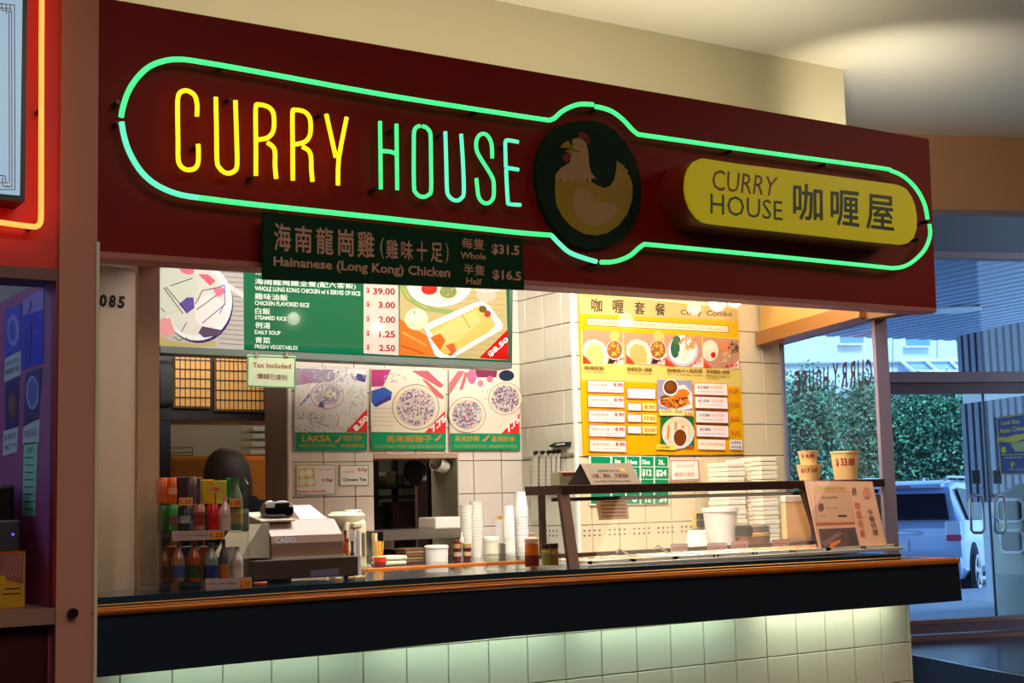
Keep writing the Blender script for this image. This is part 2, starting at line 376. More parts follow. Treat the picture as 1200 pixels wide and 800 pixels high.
# ---------------- tiled walls: every tile is a part
TM = {}
def tiled_wall(name, fr, a0, a1, b0, b1, ao, bo, size, m, th=0.1, holes=(), tth=0.008, stuff_below=None, backoff=None):
    """backing wall plus one object per tile on frame fr; ao, bo: a joint position"""
    bm = B()
    g = 0.0018
    # backing, cut around holes by columns
    xs = sorted({a0, a1, *[h[0] for h in holes], *[h[1] for h in holes]})
    for x0, x1 in zip(xs, xs[1:]):
        hs = sorted([h for h in holes if h[0] <= x0 + 1e-6 and h[1] >= x1 - 1e-6], key=lambda h: h[2])
        z = b0
        for h in hs:
            if h[2] > z: prism(bm, [tuple(fr.w(*p, 0)) for p in ((x0, z), (x1, z), (x1, h[2]), (x0, h[2]))], -fr.N * th)
            z = h[3]
        if b1 > z: prism(bm, [tuple(fr.w(*p, 0)) for p in ((x0, z), (x1, z), (x1, b1), (x0, b1))], -fr.N * th)
    wl = obj(name, bm, M_GROUT, kind=S, org=tuple(fr.w(a0, b0)))
    O = MATS[wl.name].translation
    R3 = Matrix((fr.U, fr.V, fr.N)).transposed().to_4x4()
    stuff = B()
    i0 = math.floor((a0 - ao) / size); i1 = math.ceil((a1 - ao) / size); j0 = math.floor((b0 - bo) / size); j1 = math.ceil((b1 - bo) / size)
    for i in range(i0, i1):
        for j in range(j0, j1):
            rects = [(max(ao + i * size + g, a0), min(ao + (i + 1) * size - g, a1), max(bo + j * size + g, b0), min(bo + (j + 1) * size - g, b1))]
            for h in holes:
                nr = []
                for (p, q, r, s) in rects:
                    if q <= h[0] or p >= h[1] or s <= h[2] or r >= h[3]: nr.append((p, q, r, s)); continue
                    if p < h[0]: nr.append((p, h[0], r, s))
                    if q > h[1]: nr.append((h[1], q, r, s))
                    c0, c1 = max(p, h[0]), min(q, h[1])
                    if r < h[2]: nr.append((c0, c1, r, h[2]))
                    if s > h[3]: nr.append((c0, c1, h[3], s))
                rects = nr
            for (p, q, r, s) in rects:
                if q - p < .012 or s - r < .012: continue
                if stuff_below is not None and s < stuff_below:
                    prism(stuff, [tuple(fr.w(*c, tth)) for c in ((p, r), (q, r), (q, s), (p, s))], -fr.N * (tth + .002)); continue
                k = (round(q - p, 4), round(s - r, 4), m.name, tth)
                if k not in TM:
                    b = B(); W2, H2 = (q - p) / 2, (s - r) / 2
                    lo = [b.verts.new((x, y, -.002)) for x, y in ((-W2, -H2), (W2, -H2), (W2, H2), (-W2, H2))]
                    md = [b.verts.new((x, y, tth * .7)) for x, y in ((-W2, -H2), (W2, -H2), (W2, H2), (-W2, H2))]
                    e = .0022; hi = [b.verts.new((x, y, tth)) for x, y in ((-W2 + e, -H2 + e), (W2 - e, -H2 + e), (W2 - e, H2 - e), (-W2 + e, H2 - e))]
                    for A, C in ((lo, md), (md, hi)):
                        for t in range(4): b.faces.new((A[t], A[(t + 1) % 4], C[(t + 1) % 4], C[t]))
                    b.faces.new(hi); me = bpy.data.meshes.new('tile'); b.to_mesh(me); b.free(); me.materials.append(m); TM[k] = me
                o = bpy.data.objects.new('tile', TM[k]); link(o, wl)
                o.matrix_local = Matrix.Translation(fr.w((p + q) / 2, (r + s) / 2) - O) @ R3
    if stuff.verts: obj('tile', stuff, m, wl, kind='stuff')
    return wl

F_BASE = FY(4.38); F_BACK = FY(6.14); F_RIGHT = FY(5.66)
xb1 = F_BASE.px(1064.5, 715)[0]
ab = F_BASE.px(744.2, 735)[0]
tiled_wall('wall_counter_base', F_BASE, 1.25, xb1, 0.0, 0.86, ab, 0.656, TILE, mat('pale_base_tile', (216, 212, 190), rough=0.3, noise=0.03, nscale=6, coat=0.2), th=0.12, stuff_below=0.40)
xs = 4.012
aL = F_BACK.px(345 - 7, 560)[0]; ak = F_BACK.px(378.5, 560)[0]
zk = F_BACK.px(400, 541)[1]
hole = (F_BACK.px(437, 560)[0], F_BACK.px(537, 600)[0], 1.05, F_BACK.px(480, 532)[1])
tiled_wall('wall_back', F_BACK, aL, xs, 0.9, 2.70, ak, zk, TILE, M_TILE, th=0.26, holes=[hole])
M_REV = mat('grey_green_reveal', (168, 172, 152), rough=.4)
b_ = B(); box(b_, hole[1] + .0, hole[1] + .004, 6.139, 6.40, hole[2], hole[3]); tag(obj('trim_reveal', bx(hole[1] - .004, hole[1] - .0005, 6.1335, 6.40, hole[2], hole[3] - .001), M_REV), kind=S); b_.free()
tag(obj('trim_reveal', bx(hole[0], hole[1], 6.129, 6.40, hole[3] - .02, hole[3] - .001), M_TAUPE), kind=S)
tag(obj('trim_corner_left', bx(aL - .004, aL + .012, 6.128, 6.145, .9, 2.7), M_WHITE), kind=S)
tag(obj('trim_wall_end', bx(aL - .006, aL - .0005, 6.146, 6.40, 0, 2.7), mat('mauve_wall_end', (128, 108, 112), rough=.6)), kind=S)
FS = Frame((xs, 0, 0), (0, -1, 0), (0, 0, 1))
assert FS.N.x < 0
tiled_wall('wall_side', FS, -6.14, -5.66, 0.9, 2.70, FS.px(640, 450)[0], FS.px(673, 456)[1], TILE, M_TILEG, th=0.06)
xr1 = F_RIGHT.px(918, 450)[0]
ar = F_RIGHT.px(785.5, 590)[0]; zr = F_RIGHT.px(900, 461.5)[1]
holes = []
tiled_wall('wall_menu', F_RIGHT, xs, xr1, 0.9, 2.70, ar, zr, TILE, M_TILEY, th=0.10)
# corner bead between back and side wall
tag(obj('trim_corner', bx(xs - .012, xs + .006, 5.645, 5.662, .9, 2.7), M_WHITE), kind=S)
# dotted tile border
bd = Print(F_RIGHT, 0.0095); bd2 = Print(FS, 0.0095)
for fr, P, n0, n1 in ((F_RIGHT, bd, 0, 46), (FS, bd2, 0, 11)):
    z1 = F_RIGHT.px(760, 619)[1]; z2 = F_RIGHT.px(760, 624.5)[1]
    for i in range(n0, n1):
        for z in (z1, z2):
            a = (xs + .03 + i * .0305) if fr is F_RIGHT else (-5.68 - i * .0305)
            if (i % 5) == 4: continue
            P.loc([(a - .0085, z + .0045), (a + .0085, z + .0045), (a, z - .0055)], (40, 42, 60)); P.k -= 1
wm = bpy.data.objects['wall_menu']; MATS[wm.name] = Matrix.Translation(wm.location); ws = bpy.data.objects['wall_side']; MATS[ws.name] = Matrix.Translation(ws.location)
bd.make('tile_border', PRINT, wm, 'row of small dark triangles printed across the tiles'); bd2.make('tile_border', PRINT, ws)

# ---------------- glass end of the stall
gb = GF.px(921, 500)[0]
GW = gb                                              # far end coordinate (negative = deeper)
ga = GF.px(1033, 500)[0]; gpost = GF.px(1047, 500)[0]
zg = GF.px(975, 388)[1]
t = thing('window_1', None, None, tuple(GF.w(gb, 0))); t['kind'] = S
def gprism(a0, a1, z0, z1, n0, n1):
    return prism(B(), [tuple(GF.w(a0, z0, n0)), tuple(GF.w(a1, z0, n0)), tuple(GF.w(a1, z0, n1)), tuple(GF.w(a0, z0, n1))], (0, 0, z1 - z0))
obj('pane', gprism(gb, ga + .019, .5, zg, -.004, .004), G_PANE, t)
M_POST = mat('aluminium_post', (150, 142, 166), rough=0.4, metal=0.3, noise=0.06)
obj('frame_post', gprism(ga + .02, ga + .05, 0, zg, -.028, .035), M_POST, t)
obj('frame_post', gprism(gb - .012, gb - .002, 0, zg, -.012, .012), M_POST, t)
obj('sill', gprism(gb, ga, 0, .5, -.06, .06), M_TAUPE, t)
M_LINT = mat('ochre_lintel', (205, 160, 80), rough=0.6, noise=0.05)
obj('lintel', gprism(gb - .05, ga + .09, zg, zg + .07, -.03, .13), mat('lintel_edge', (150, 96, 40), rough=.4), t)
tag(obj('wall_over_window', gprism(gb - .05, ga + .09, zg + .07, 2.72, -.03, .10), M_LINT), kind=S)
pr = Print(GF, 0.006)
gl = [(1023.5, 419, 1014, 451.5), (1011.5, 423, 1003, 452.5), (1001, 424.5, 990.5, 452.5), (988.5, 425, 978.5, 454), (986, 426, 976, 455)]
def mirror_letters(word, u0, u1, vt0, vt1, vb0, vb1):
    """u0 right end (first letter) .. u1 left end"""
    n = len(word)
    for i, ch in enumerate(word):
        p, q = i / n, (i + .74) / n
        ua, ub = u0 + (u1 - u0) * p, u0 + (u1 - u0) * q
        ta, tb = vt0 + (vt1 - vt0) * p, vt0 + (vt1 - vt0) * q; ba, bb = vb0 + (vb1 - vb0) * p, vb0 + (vb1 - vb0) * q
        pr.textq(ch, [(ub, bb), (ua, ba), (ua, ta), (ub, tb)], (40, 34, 52), .025, mirror=True)
mirror_letters('CURRY', 1022, 973, 420, 426, 451.5, 456); mirror_letters('HOUSE', 971, 929, 429, 435.5, 457, 463.5)
pr.make('window_lettering', PRINT, t, 'dark CURRY HOUSE lettering read in reverse from inside')

# grazing vestibule window from the post to the door wall (seen edge-on)
p0 = post + (e0 - post) * 0.02; dv = (e0 - p0); VF = Frame(tuple(p0), tuple(dv))
Lv = dv.length
t = thing('window_2', None, None, tuple(p0)); t['kind'] = S
def vprism(a0, a1, z0, z1, h=.01):
    return prism(B(), [tuple(VF.w(a0, z0, -h)), tuple(VF.w(a1, z0, -h)), tuple(VF.w(a1, z0, h)), tuple(VF.w(a0, z0, h))], (0, 0, z1 - z0))
for i in range(4): obj('pane', vprism(Lv * i / 4 + .03, Lv * (i + 1) / 4 - .03, .12, 2.1, .004), G_PANE, t)
for i in range(1, 5): obj('mullion', vprism(Lv * i / 4 - .03, Lv * i / 4 + .03, 0, 2.9, .02), M_BRONZE, t)
obj('rail', vprism(0.1, Lv, 0, .12, .02), M_BRONZE, t); obj('rail', vprism(0.1, Lv, 2.1, 2.2, .02), M_BRONZE, t)
tag(obj('wall_vestibule', vprism(Lv * .62, Lv, 2.9, 4.35, .03), M_SLATE), kind=S)

# ---------------- entrance doors
t = thing('door_1', None, None, tuple(EF.w(ea, 0))); t['kind'] = S
def eb(name, u0, v0, u1, v1, n0, n1, m, par=None, **k):
    a0, b1 = EF.px(u0, v0); a1, b0 = EF.px(u1, v1)
    return obj(name, prism(B(), [tuple(EF.w(a0, b0, n1)), tuple(EF.w(a1, b0, n1)), tuple(EF.w(a1, b1, n1)), tuple(EF.w(a0, b1, n1))], -EF.N * (n1 - n0)), m, par or t, **k)
M_BRONZE2 = mat('bronze_rail', (132, 98, 98), rough=0.5, metal=0.1, noise=0.08)
eb('header_rail', 1035, 436.7, 1290, 447.5, -.05, .09, M_BRONZE, label='upper frame rail, slightly lighter')
eb('door_rail', 1035, 447.5, 1290, 460, -.04, .05, M_BRONZE2)
gap = EF.px(1160, 600)[0]
for i, (a0, a1) in enumerate(((ea + .03, gap - .006), (gap + .006, gap + 1.15))):
    z0, z1 = EF.px(1130, 742)[1], ez(460)
    obj('door_pane', prism(B(), [tuple(EF.w(a0, z0, .006)), tuple(EF.w(a1, z0, .006)), tuple(EF.w(a1, z1, .006)), tuple(EF.w(a0, z1, .006))], -EF.N * .012), G_PANE, t)
obj('transom_pane', prism(B(), [tuple(EF.w(ea, ez(437), .004)), tuple(EF.w(ea + 3.5, ez(437), .004)), tuple(EF.w(ea + 3.5, ez(303), .004)), tuple(EF.w(ea, ez(303), .004))], -EF.N * .008), G_PANE, t)
obj('gap_seal', prism(B(), [tuple(EF.w(gap - .008, .06, .01)), tuple(EF.w(gap + .008, .06, .01)), tuple(EF.w(gap + .008, ez(460), .01)), tuple(EF.w(gap - .008, ez(460), .01))], -EF.N * .02), M_BLACK, t)
M_SILL = mat('copper_brown_rail', (176, 116, 90), rough=0.4, metal=0.2, noise=0.1)
obj('bottom_rail', eprism(ea, ea + 3.5, .045, .13, -.05, .05), M_BRONZE2, t)
obj('bottom_rail_cap', eprism(ea, ea + 3.5, .13, .165, -.05, .055), M_SILL, t)
obj('threshold', eprism(ea, ea + 3.5, 0, .03, -.1, .16), M_SILL, t)
for u in (1136.5, 1174.5):
    # D-shaped pull handles
    off = .06; q = [EF.w(*EF.px(a, b, off), off) for a, b in ((u + 3 - 0, 580), (u + 12, 580), (u + 15, 583), (u + 16, 600), (u + 17, 620), (u + 14, 624), (u + 5, 624), (u + 2, 621), (u + 1, 600), (u, 584), (u + 3, 580))] if u < 1160 else [EF.w(*EF.px(a - 10, b, off), off) for a, b in ((u + 3, 580), (u + 10, 580), (u + 12, 583), (u + 13, 600), (u + 14, 620), (u + 12, 624), (u + 5, 624), (u + 2, 621), (u + 1, 600), (u, 584), (u + 3, 580))]
    obj('handle', tube(B(), q[:-1], .013, closed=True), M_STEEL, t, smooth=True)
for u in (1138, 1163): eb('door_plate', u, 551, u + 10, 566.5, .008, .014, M_BLACK, label='small dark push plate sticker')
# other end of the entrance wall
tag(obj('wall_entrance', eprism(ea + 3.5, 7.0, 0, ez(303), -.06, .06), M_HALL), kind=S)
# crime warning sign on the right door
pr = Print(EF, 0.02)
pr.poly([(1167, 489), (1203, 483.5), (1206, 556), (1172, 556)], (60, 80, 150))
pr.frame([(1168, 490), (1202, 484.8), (1205, 555), (1173, 555)], 1.0, (215, 205, 60))
Y = (220, 210, 60)
pr.textq('Lock Out', [(1173.5, 498), (1195, 496), (1194, 491), (1173, 493)], Y, .03); pr.textq('Auto Crime', [(1171.5, 508), (1201, 504), (1201, 498), (1171, 502)], Y, .03)
pr.poly([(1168.5, 512), (1181, 512), (1190, 509), (1202, 508), (1202, 513), (1188, 519), (1179, 518), (1169, 517)], Y)
pr.ell(1176, 527, 3, 4, Y); pr.poly([(1184, 520), (1202, 516), (1203, 528), (1190, 529)], (190, 190, 120)); pr.line([(1173, 533), (1200, 532)], .8, Y); pr.line([(1177, 536), (1198, 535.5)], .8, Y)
pr.text('P', 1185, 548, 1189, 541, Y, .04); pr.line([(1182, 550), (1200, 550)], .8, Y)
o = pr.make('notice', PRINT, t, 'blue notice with yellow lettering reading Lock Out Auto Crime')
# entrance mat with its metal edge
a = W(1068, 768, z=.012); b = W(1205, 793, z=.012)
bm = prism(B(), [(a.x, a.y, .012), (b.x, b.y, .012), (b.x - 1.5, b.y - 2.2, .012), (a.x - 2.3, a.y - 2.0, .012)], (0, 0, -.012))
tm = obj('entrance_mat', bm, mat('mat_ribs', (14, 15, 20), rough=.9, noise=.2, nscale=50), label='black ribbed entrance mat on the floor before the glass doors', cat='mat')
obj('edge_strip', tube(B(), [a, b], .012), M_STEEL, tm, smooth=True)
# ------------------------------------------------------------------ sign fascia
F42 = FY(4.2)
t = thing('sign_fascia', 'long dark red fascia board carrying the neon signs above the counter', 'fascia', (3.1, 4.26, 2.1))
fprism_pts = [(112, -12), (1088.7, 163.5), (1097.5, 363.5), (600, 329), (113.7, 296)]
pp = [F42.w(*F42.px(u, v)) for u, v in [(110, -12), (1088.7, 163), (1097.3, 361), (113.7, 294)]]
pp[0].z = 2.885
obj('panel', prism(B(), pp, (0, .11, 0)), M_RED, t)
M_LIP = mat('pinkish_edge_strip', (175, 100, 92), rough=.5)
zl = [F42.w(*F42.px(113.7, 294)), F42.w(*F42.px(1097.3, 361))]
obj('edge_strip', prism(B(), [zl[0], zl[1], zl[1] - Vector((0, 0, .018)), zl[0] - Vector((0, 0, .018))], (0, .11, 0)), M_LIP, t)
obj('end_return', bx(4.86, 4.955, 4.31, 4.56, 2.1, 2.885), mat('ochre_brown_board', (120, 84, 44), rough=.6), t)
tag(obj('ceiling_soffit', bx(1.23, 4.95, 4.31, 4.5, 2.70, 2.72), M_BEIGE), kind=S)

# ------------------------------------------------------------------ neon
def neonmat(name, rgb, st):
    return mat(name, rgb, rough=.3, emit=rgb, estr=st)
N_Y = neonmat('neon_yellow', (255, 214, 24), 1.3); N_G = neonmat('neon_green', (70, 255, 140), 1.15); N_C = neonmat('neon_mint', (96, 250, 192), 1.1)
FN = FY(4.15)
def crop(pts, u0, v0, s): return [(u0 + x / s, v0 + y / s) for x, y in pts]
def neon_part(name, px, r, m, parent, k=3, straight=False):
    P3 = [FN.w(*FN.px(u, v)) for u, v in px]
    P3 = P3 if straight else spline(P3, k)
    o = obj(name, tube(B(), P3, r, 10), m, parent, smooth=True)
    return o
def clip(parent, u, v, d=0.045):
    p = FN.w(*FN.px(u, v)); o = obj('stand_off', cyl(B(), .007, 0, d, seg=10, M=Matrix.Translation(p + Vector((0, .004, 0))) @ Matrix.Rotation(-math.pi / 2, 4, 'X')), M_BLACK, parent, smooth=True)
t = thing('neon_sign', 'yellow neon lettering CURRY on the dark red fascia', 'neon sign', tuple(FN.w(*FN.px(300, 205))))
z5 = lambda p: crop(p, 190, 90, 5.217)
for strokes in (
    [[(212, 240), (214, 175), (202, 120), (172, 92), (140, 84), (112, 95), (97, 125), (94, 200), (97, 400), (98, 500), (110, 540), (140, 565), (175, 568), (205, 555), (220, 520), (222, 450), (220, 412)]],
    [[(328, 125), (332, 300), (335, 510), (350, 555), (375, 580), (405, 590), (440, 577), (458, 540), (456, 400), (448, 145)]],
    [[(573, 603), (573, 400), (572, 190), (590, 170), (640, 180), (672, 205), (684, 250), (682, 320), (665, 355), (635, 376), (588, 384)], [(643, 402), (675, 425), (690, 460), (690, 540), (697, 622)]],
    [[(799, 632), (798, 420), (797, 222), (812, 202), (865, 211), (897, 240), (908, 285), (905, 350), (885, 388), (850, 406), (812, 412)], [(858, 428), (895, 450), (910, 490), (912, 560), (919, 640)]],
    [[(1003, 228), (1062, 493)], [(1128, 248), (1080, 500), (1075, 662)]]):
    for st_ in strokes: neon_part('letter_stroke', z5(st_), .0075, N_Y, t)
for u, v in ((270, 116), (231, 172), (297, 207), (377, 134)): clip(t, u, v)
t = thing('neon_sign', 'green neon lettering HOUSE on the dark red fascia', 'neon sign', tuple(FN.w(*FN.px(525, 235))))
z6 = lambda p: crop(p, 420, 120, 5.715)
for m_, st_ in ((N_G, [(145, 127), (150, 580)]), (N_G, [(255, 145), (260, 585)]), (N_G, [(160, 325), (215, 330), (250, 343)]),
                (N_G, [(412, 157), (387, 167), (373, 200), (371, 300), (372, 560), (385, 605), (410, 627), (440, 632), (470, 618), (487, 585), (486, 400), (483, 220), (470, 185), (450, 165), (430, 160)]),
                (N_C, [(582, 195), (588, 400), (593, 580), (605, 625), (635, 652), (665, 656), (690, 640), (706, 600), (700, 400), (688, 212)]),
                (N_G, [(896, 372), (893, 290), (880, 245), (855, 215), (830, 210), (805, 225), (790, 260), (790, 310), (810, 360), (870, 455), (900, 510), (907, 560), (905, 630), (885, 665), (855, 676), (825, 662), (805, 630), (797, 580), (790, 508)]),
                (N_C, [(1070, 265), (1010, 254), (985, 262), (985, 340), (987, 432)]), (N_C, [(988, 436), (1072, 450)]), (N_C, [(989, 445), (1000, 655), (1012, 680), (1086, 686)])):
    neon_part('letter_stroke', z6(st_), .0068, m_, t)
for u, v in ((441, 221), (517, 158), (462, 152), (595, 170)): clip(t, u, v)
t = thing('neon_sign', 'green neon border tube running round the whole fascia sign', 'neon sign', tuple(FN.w(*FN.px(640, 276))))
for m_, px in ((N_G, [(142, 137), (144, 126), (150, 108), (160, 92), (175, 78), (193, 71.2), (210, 69.5), (232, 72), (300, 83.8), (450, 111), (600, 134.5), (643, 140.8)]),
               (N_G, [(643, 140.8), (649, 139), (658, 131), (668, 125.5), (680, 122), (695, 122.5)]),
               (N_G, [(698, 125), (706, 126.5), (718, 131), (731, 141), (741, 152), (748, 157.5)]), (N_G, [(748, 157.5), (900, 179), (1030, 196.5), (1044, 200), (1056, 205), (1067, 213.5), (1077, 226), (1084, 241), (1087, 257)]),
               (N_G, [(1089, 262.5), (1090, 275), (1085, 290), (1075, 302), (1062, 311), (1048, 314), (1030, 312.5), (900, 299.5), (755, 286)]), (N_G, [(755, 286), (748, 291), (739, 299), (727, 304.5), (715, 307), (704, 307)]),
               (N_C, [(699, 306.5), (685, 302.5), (668, 296), (657, 287), (646, 275.5)]), (N_G, [(646, 275.5), (600, 271.7), (450, 255.5), (300, 239.8), (232, 231.5)]), (N_C, [(232, 231.5), (213, 228.5), (195, 222.5), (178, 213), (163, 198), (151, 177), (145, 158), (142.5, 143)])):
    o = neon_part('tube', px, .0085, m_, t)
    if m_ is N_C: o['label'] = 'paler mint green tube section'
for u, v in ((139, 119), (139, 144), (262, 77), (560, 130), (700, 128), (860, 176), (970, 192), (1089, 259), (701, 308), (1078, 280)): clip(t, u, v)
# what the neon gives the board near it
# ------------------------------------------------------------------ hen medallion
zm = lambda p: crop(p, 615, 130, 4.447)
oval = zm([(300, 50), (230, 58), (165, 85), (110, 135), (75, 210), (60, 290), (62, 370), (80, 470), (120, 560), (175, 635), (240, 690), (310, 715), (380, 717), (450, 705), (515, 668), (565, 600), (598, 520), (607, 430), (603, 345), (580, 255), (530, 165), (470, 100), (410, 65), (360, 52)])
t = thing('medallion', 'dark green oval medallion with a yellow and cream hen on the fascia', 'sign', tuple(F42.w(*F42.px(690, 290))))
obj('disc', fprism(F42, oval, 0.0, 0.025), mat('medallion_green', (16, 38, 28), rough=.6, spec=.1), t)
pr = Print(F42, 0.0255)
YL = (156, 122, 4); CR = (172, 130, 86)
pr.poly(zm([(160, 365), (157, 430), (165, 490), (195, 550), (245, 605), (310, 640), (370, 648), (430, 635), (490, 595), (535, 535), (560, 460), (562, 385), (547, 340), (535, 325), (537, 308), (520, 297), (518, 282), (500, 275), (480, 256), (476, 310), (465, 360), (445, 390), (415, 401), (380, 388), (340, 365), (250, 340)]), YL)
pr.poly(zm([(158, 350), (163, 325), (190, 295), (232, 270), (240, 240), (238, 190), (248, 148), (265, 142), (295, 143), (320, 165), (330, 210), (335, 280), (345, 320), (372, 352), (350, 352), (342, 378), (325, 348), (312, 380), (295, 355), (280, 380), (265, 355), (245, 378), (230, 350), (205, 375), (190, 350), (165, 377)]), CR)
pr.poly(zm([(255, 430), (270, 408), (300, 400), (330, 418), (360, 455), (395, 475), (470, 488), (497, 515), (450, 560), (395, 595), (350, 602), (305, 585), (270, 545), (250, 490)]), CR)
pr.poly(zm([(183, 190), (205, 165), (225, 155), (245, 180), (240, 198)]), YL); pr.poly(zm([(208, 208), (245, 198), (252, 222), (232, 220)]), YL)
pr.poly(zm([(275, 140), (278, 116), (300, 106), (330, 130), (342, 165), (328, 172), (318, 152), (300, 143)]), (120, 14, 16)); pr.poly(zm([(200, 225), (220, 222), (238, 224), (235, 250), (215, 270), (200, 250)]), (130, 14, 16))
pr.line(zm([(232, 138), (246, 152)]), 1.2, (20, 20, 20)); pr.line(zm([(246, 150), (241, 185), (252, 205), (280, 213)]), 1.2, (20, 20, 20)); pr.line(zm([(246, 172), (262, 174)]), 1.0, (20, 20, 20)); pr.line(zm([(183, 191), (240, 198)]), 1.2, (20, 20, 20))
pr.make('picture', PRINT, t)
# ------------------------------------------------------------------ yellow light box
zb = lambda p: crop(p, 780, 180, 3.75)
face = zb([(160, 20), (130, 33), (103, 65), (90, 105), (87, 150), (93, 195), (110, 240), (135, 275), (165, 300), (200, 308), (600, 352), (900, 386), (1035, 399), (1065, 393), (1090, 370), (1103, 330), (1105, 280), (1097, 230), (1082, 190), (1058, 155), (1030, 140), (1000, 133), (600, 80), (300, 42)])
FB = FY(4.04)
t = thing('light_box', 'yellow rounded light box sign with Chinese characters at the right of the fascia', 'sign', tuple(FB.w(*FB.px(945, 280))))
pts = [FB.w(*FB.px(u, v)) for u, v in face]
obj('housing', prism(B(), [p + Vector((0, .012, 0)) for p in pts], (0, .15, 0)), mat('red_box_side', (150, 32, 16), rough=.4), t)
obj('face_panel', prism(B(), pts, (0, .012, 0)), mat('yellow_sign_face', (196, 180, 2), rough=.4, emit=(232, 214, 0), estr=.2, spec=.25), t)
DG = (6, 62, 22)
for tx, q, c, bo in (('CURRY', [(205, 160), (478, 188), (495, 104), (205, 68)], (120, 40, 16), 0), ('HOUSE', [(197, 264), (514, 294), (514, 209), (197, 174)], (10, 84, 20), 0), ('咖', [(560, 290), (692, 302), (690, 140), (560, 126)], DG, .03), ('喱', [(725, 312), (852, 330), (850, 168), (725, 155)], DG, .03), ('屋', [(882, 330), (1005, 345), (1003, 188), (882, 174)], DG, .03)):
    pr = Print(FB, 0.001); pr.textq(tx, zb(q), c, bo); pr.make('character' if len(tx) == 1 else 'lettering', PRINT, t, {'CURRY': 'red lettering CURRY', 'HOUSE': 'green lettering HOUSE'}.get(tx))
obj('maker_plate', fprism(FB, zb([(498, 368), (585, 375), (583, 385), (505, 380)]), -.16, -.155), M_CREAM, t)

# ------------------------------------------------------------------ hanging green price board
FG = FY(4.13)
zc3 = lambda p: crop(p, 300, 240, 7.5); zc4 = lambda p: crop(p, 460, 250, 7.5)
t = thing('price_board', 'dark green hanging board pricing Hainanese chicken below the fascia', 'sign', tuple(FG.w(*FG.px(460, 330))))
q = [(308.5, 327), (614.5, 339.5), (612.5, 279.5), (308, 248)]
obj('board', fprism(FG, q, -.012, 0), mat('price_board_green', (8, 50, 30), rough=.6, spec=.1), t)
for u, v in ((330, 249), (595, 277)):
    p = FG.w(*FG.px(u, v)); obj('hanger', tube(B(), [p + Vector((0, .006, -.01)), p + Vector((0, .04, .03)), p + Vector((0, .07, .03))], .003), M_DARK, t)
TN = (196, 150, 128); pr = Print(FG, 0.0008)
for ch, x0, x1, yb0, yb1, yt0, yt1 in (('海', 158, 308, 400, 412, 150, 172), ('南', 340, 492, 415, 426, 175, 195), ('龍', 528, 680, 430, 443, 190, 208), ('崗', 722, 858, 445, 457, 208, 220), ('雞', 890, 1040, 460, 470, 225, 240)):
    pr.textq(ch, zc3([(x0, yb0), (x1, yb1), (x1, yt1), (x0, yt0)]), TN, .035)
pr.textq('(', zc3([(1090, 465), (1125, 475), (1125, 290), (1090, 285)]), TN)
for ch, x0, x1, b0, b1, t0, t1 in (('雞', -58, 50, 395, 405, 225, 235), ('味', 75, 180, 405, 415, 232, 244), ('十', 210, 305, 415, 420, 245, 250), ('足', 335, 440, 425, 433, 255, 262)):
    pr.textq(ch, zc4([(x0, b0), (x1, b1), (x1, t1), (x0, t0)]), TN, .03)
pr.textq(')', zc4([(465, 437), (492, 440), (492, 262), (465, 258)]), TN); pr.make('dish_name', PRINT, t)
for nm, rows in (('dish_name', (('Hainanese (Long Kong) Chicken', None, TN, .025),)), ('portion_name', (('每隻', [(608, 305), (805, 322), (805, 225), (608, 210)], TN, .025), ('Whole', [(598, 392), (820, 408), (820, 352), (598, 335)], TN, .02))), ('price', (('$31.5', [(872, 365), (1115, 382), (1115, 282), (872, 265)], TN, .03),)),
                 ('portion_name', (('半隻', [(625, 535), (812, 548), (812, 455), (625, 440)], TN, .025), ('Half', [(648, 618), (785, 630), (785, 575), (648, 560)], TN, .02))), ('price', (('$16.5', [(880, 585), (1132, 605), (1132, 510), (880, 490)], TN, .03),))):
    pr = Print(FG, 0.0008)
    for tx, q, c, bo in rows: pr.textq(tx, zc4(q) if q else [(320.5, 314.5), (527.5, 328.5), (527.5, 314), (320.5, 300)], c, bo)
    pr.make(nm, PRINT, t)

# ------------------------------------------------------------------ pillar, neighbour stall
pa, pb = F42.px(67, 400)[0], F42.px(111.5, 400)[0]
tp = tag(obj('pillar', bx(pa, pb, 4.185, 4.42, 0, 3.6), M_PINK), kind=S)
obj('edge_bead', bx(pb - .004, pb + .006, 4.18, 4.20, 0, 2.12), M_CREAM, tp)
p = F42.w(*F42.px(82.5, 717.5))
obj('bolt_cap', cyl(B(), .014, 0, .02, seg=16, M=Matrix.Translation((p.x, 4.186, p.z)) @ Matrix.Rotation(math.pi / 2, 4, 'X')), M_BLACK, tp, smooth=True)
ln = F42.px(0, 400)[0] - 1.2
t = thing('neighbour_fascia', 'bright red fascia of the neighbouring stall left of the pillar', 'fascia', (.4, 4.3, 2.0))
M_RED2 = mat('bright_red_panel', (214, 40, 26), rough=.5)
zt = F42.px(60, 283)[1]
obj('panel', bx(ln, pa, 4.2, 4.3, zt, 3.4), M_RED2, t)
obj('lower_trim', bx(ln, pa, 4.19, 4.34, F42.px(60, 329)[1] + .0, F42.px(60, 329)[1] + .035), mat('grey_trim', (120, 84, 80), rough=.6), t)
obj('lower_panel', bx(ln, pa, 4.2, 4.3, F42.px(60, 329)[1] + .03, zt - .0005), M_RED2, t)
t = thing('neon_sign', 'orange red neon line framing the neighbouring fascia', 'neon sign', tuple(FN.w(*FN.px(40, 262))))
N_O = neonmat('neon_orange', (255, 124, 52), 3.0)
neon_part('tube', [(49.4, -140), (49, -15), (48.6, 60), (48.4, 150), (48.2, 240)], .008, N_O, t, straight=True)
neon_part('tube', [(48.2, 240), (48, 255), (46.5, 262), (43, 265), (36, 265.3), (0, 260.5), (-60, 252), (-230, 228)], .008, N_O, t, k=5)
clip(t, 48.5, 128); clip(t, 38, 265)
FL = FY(4.08)
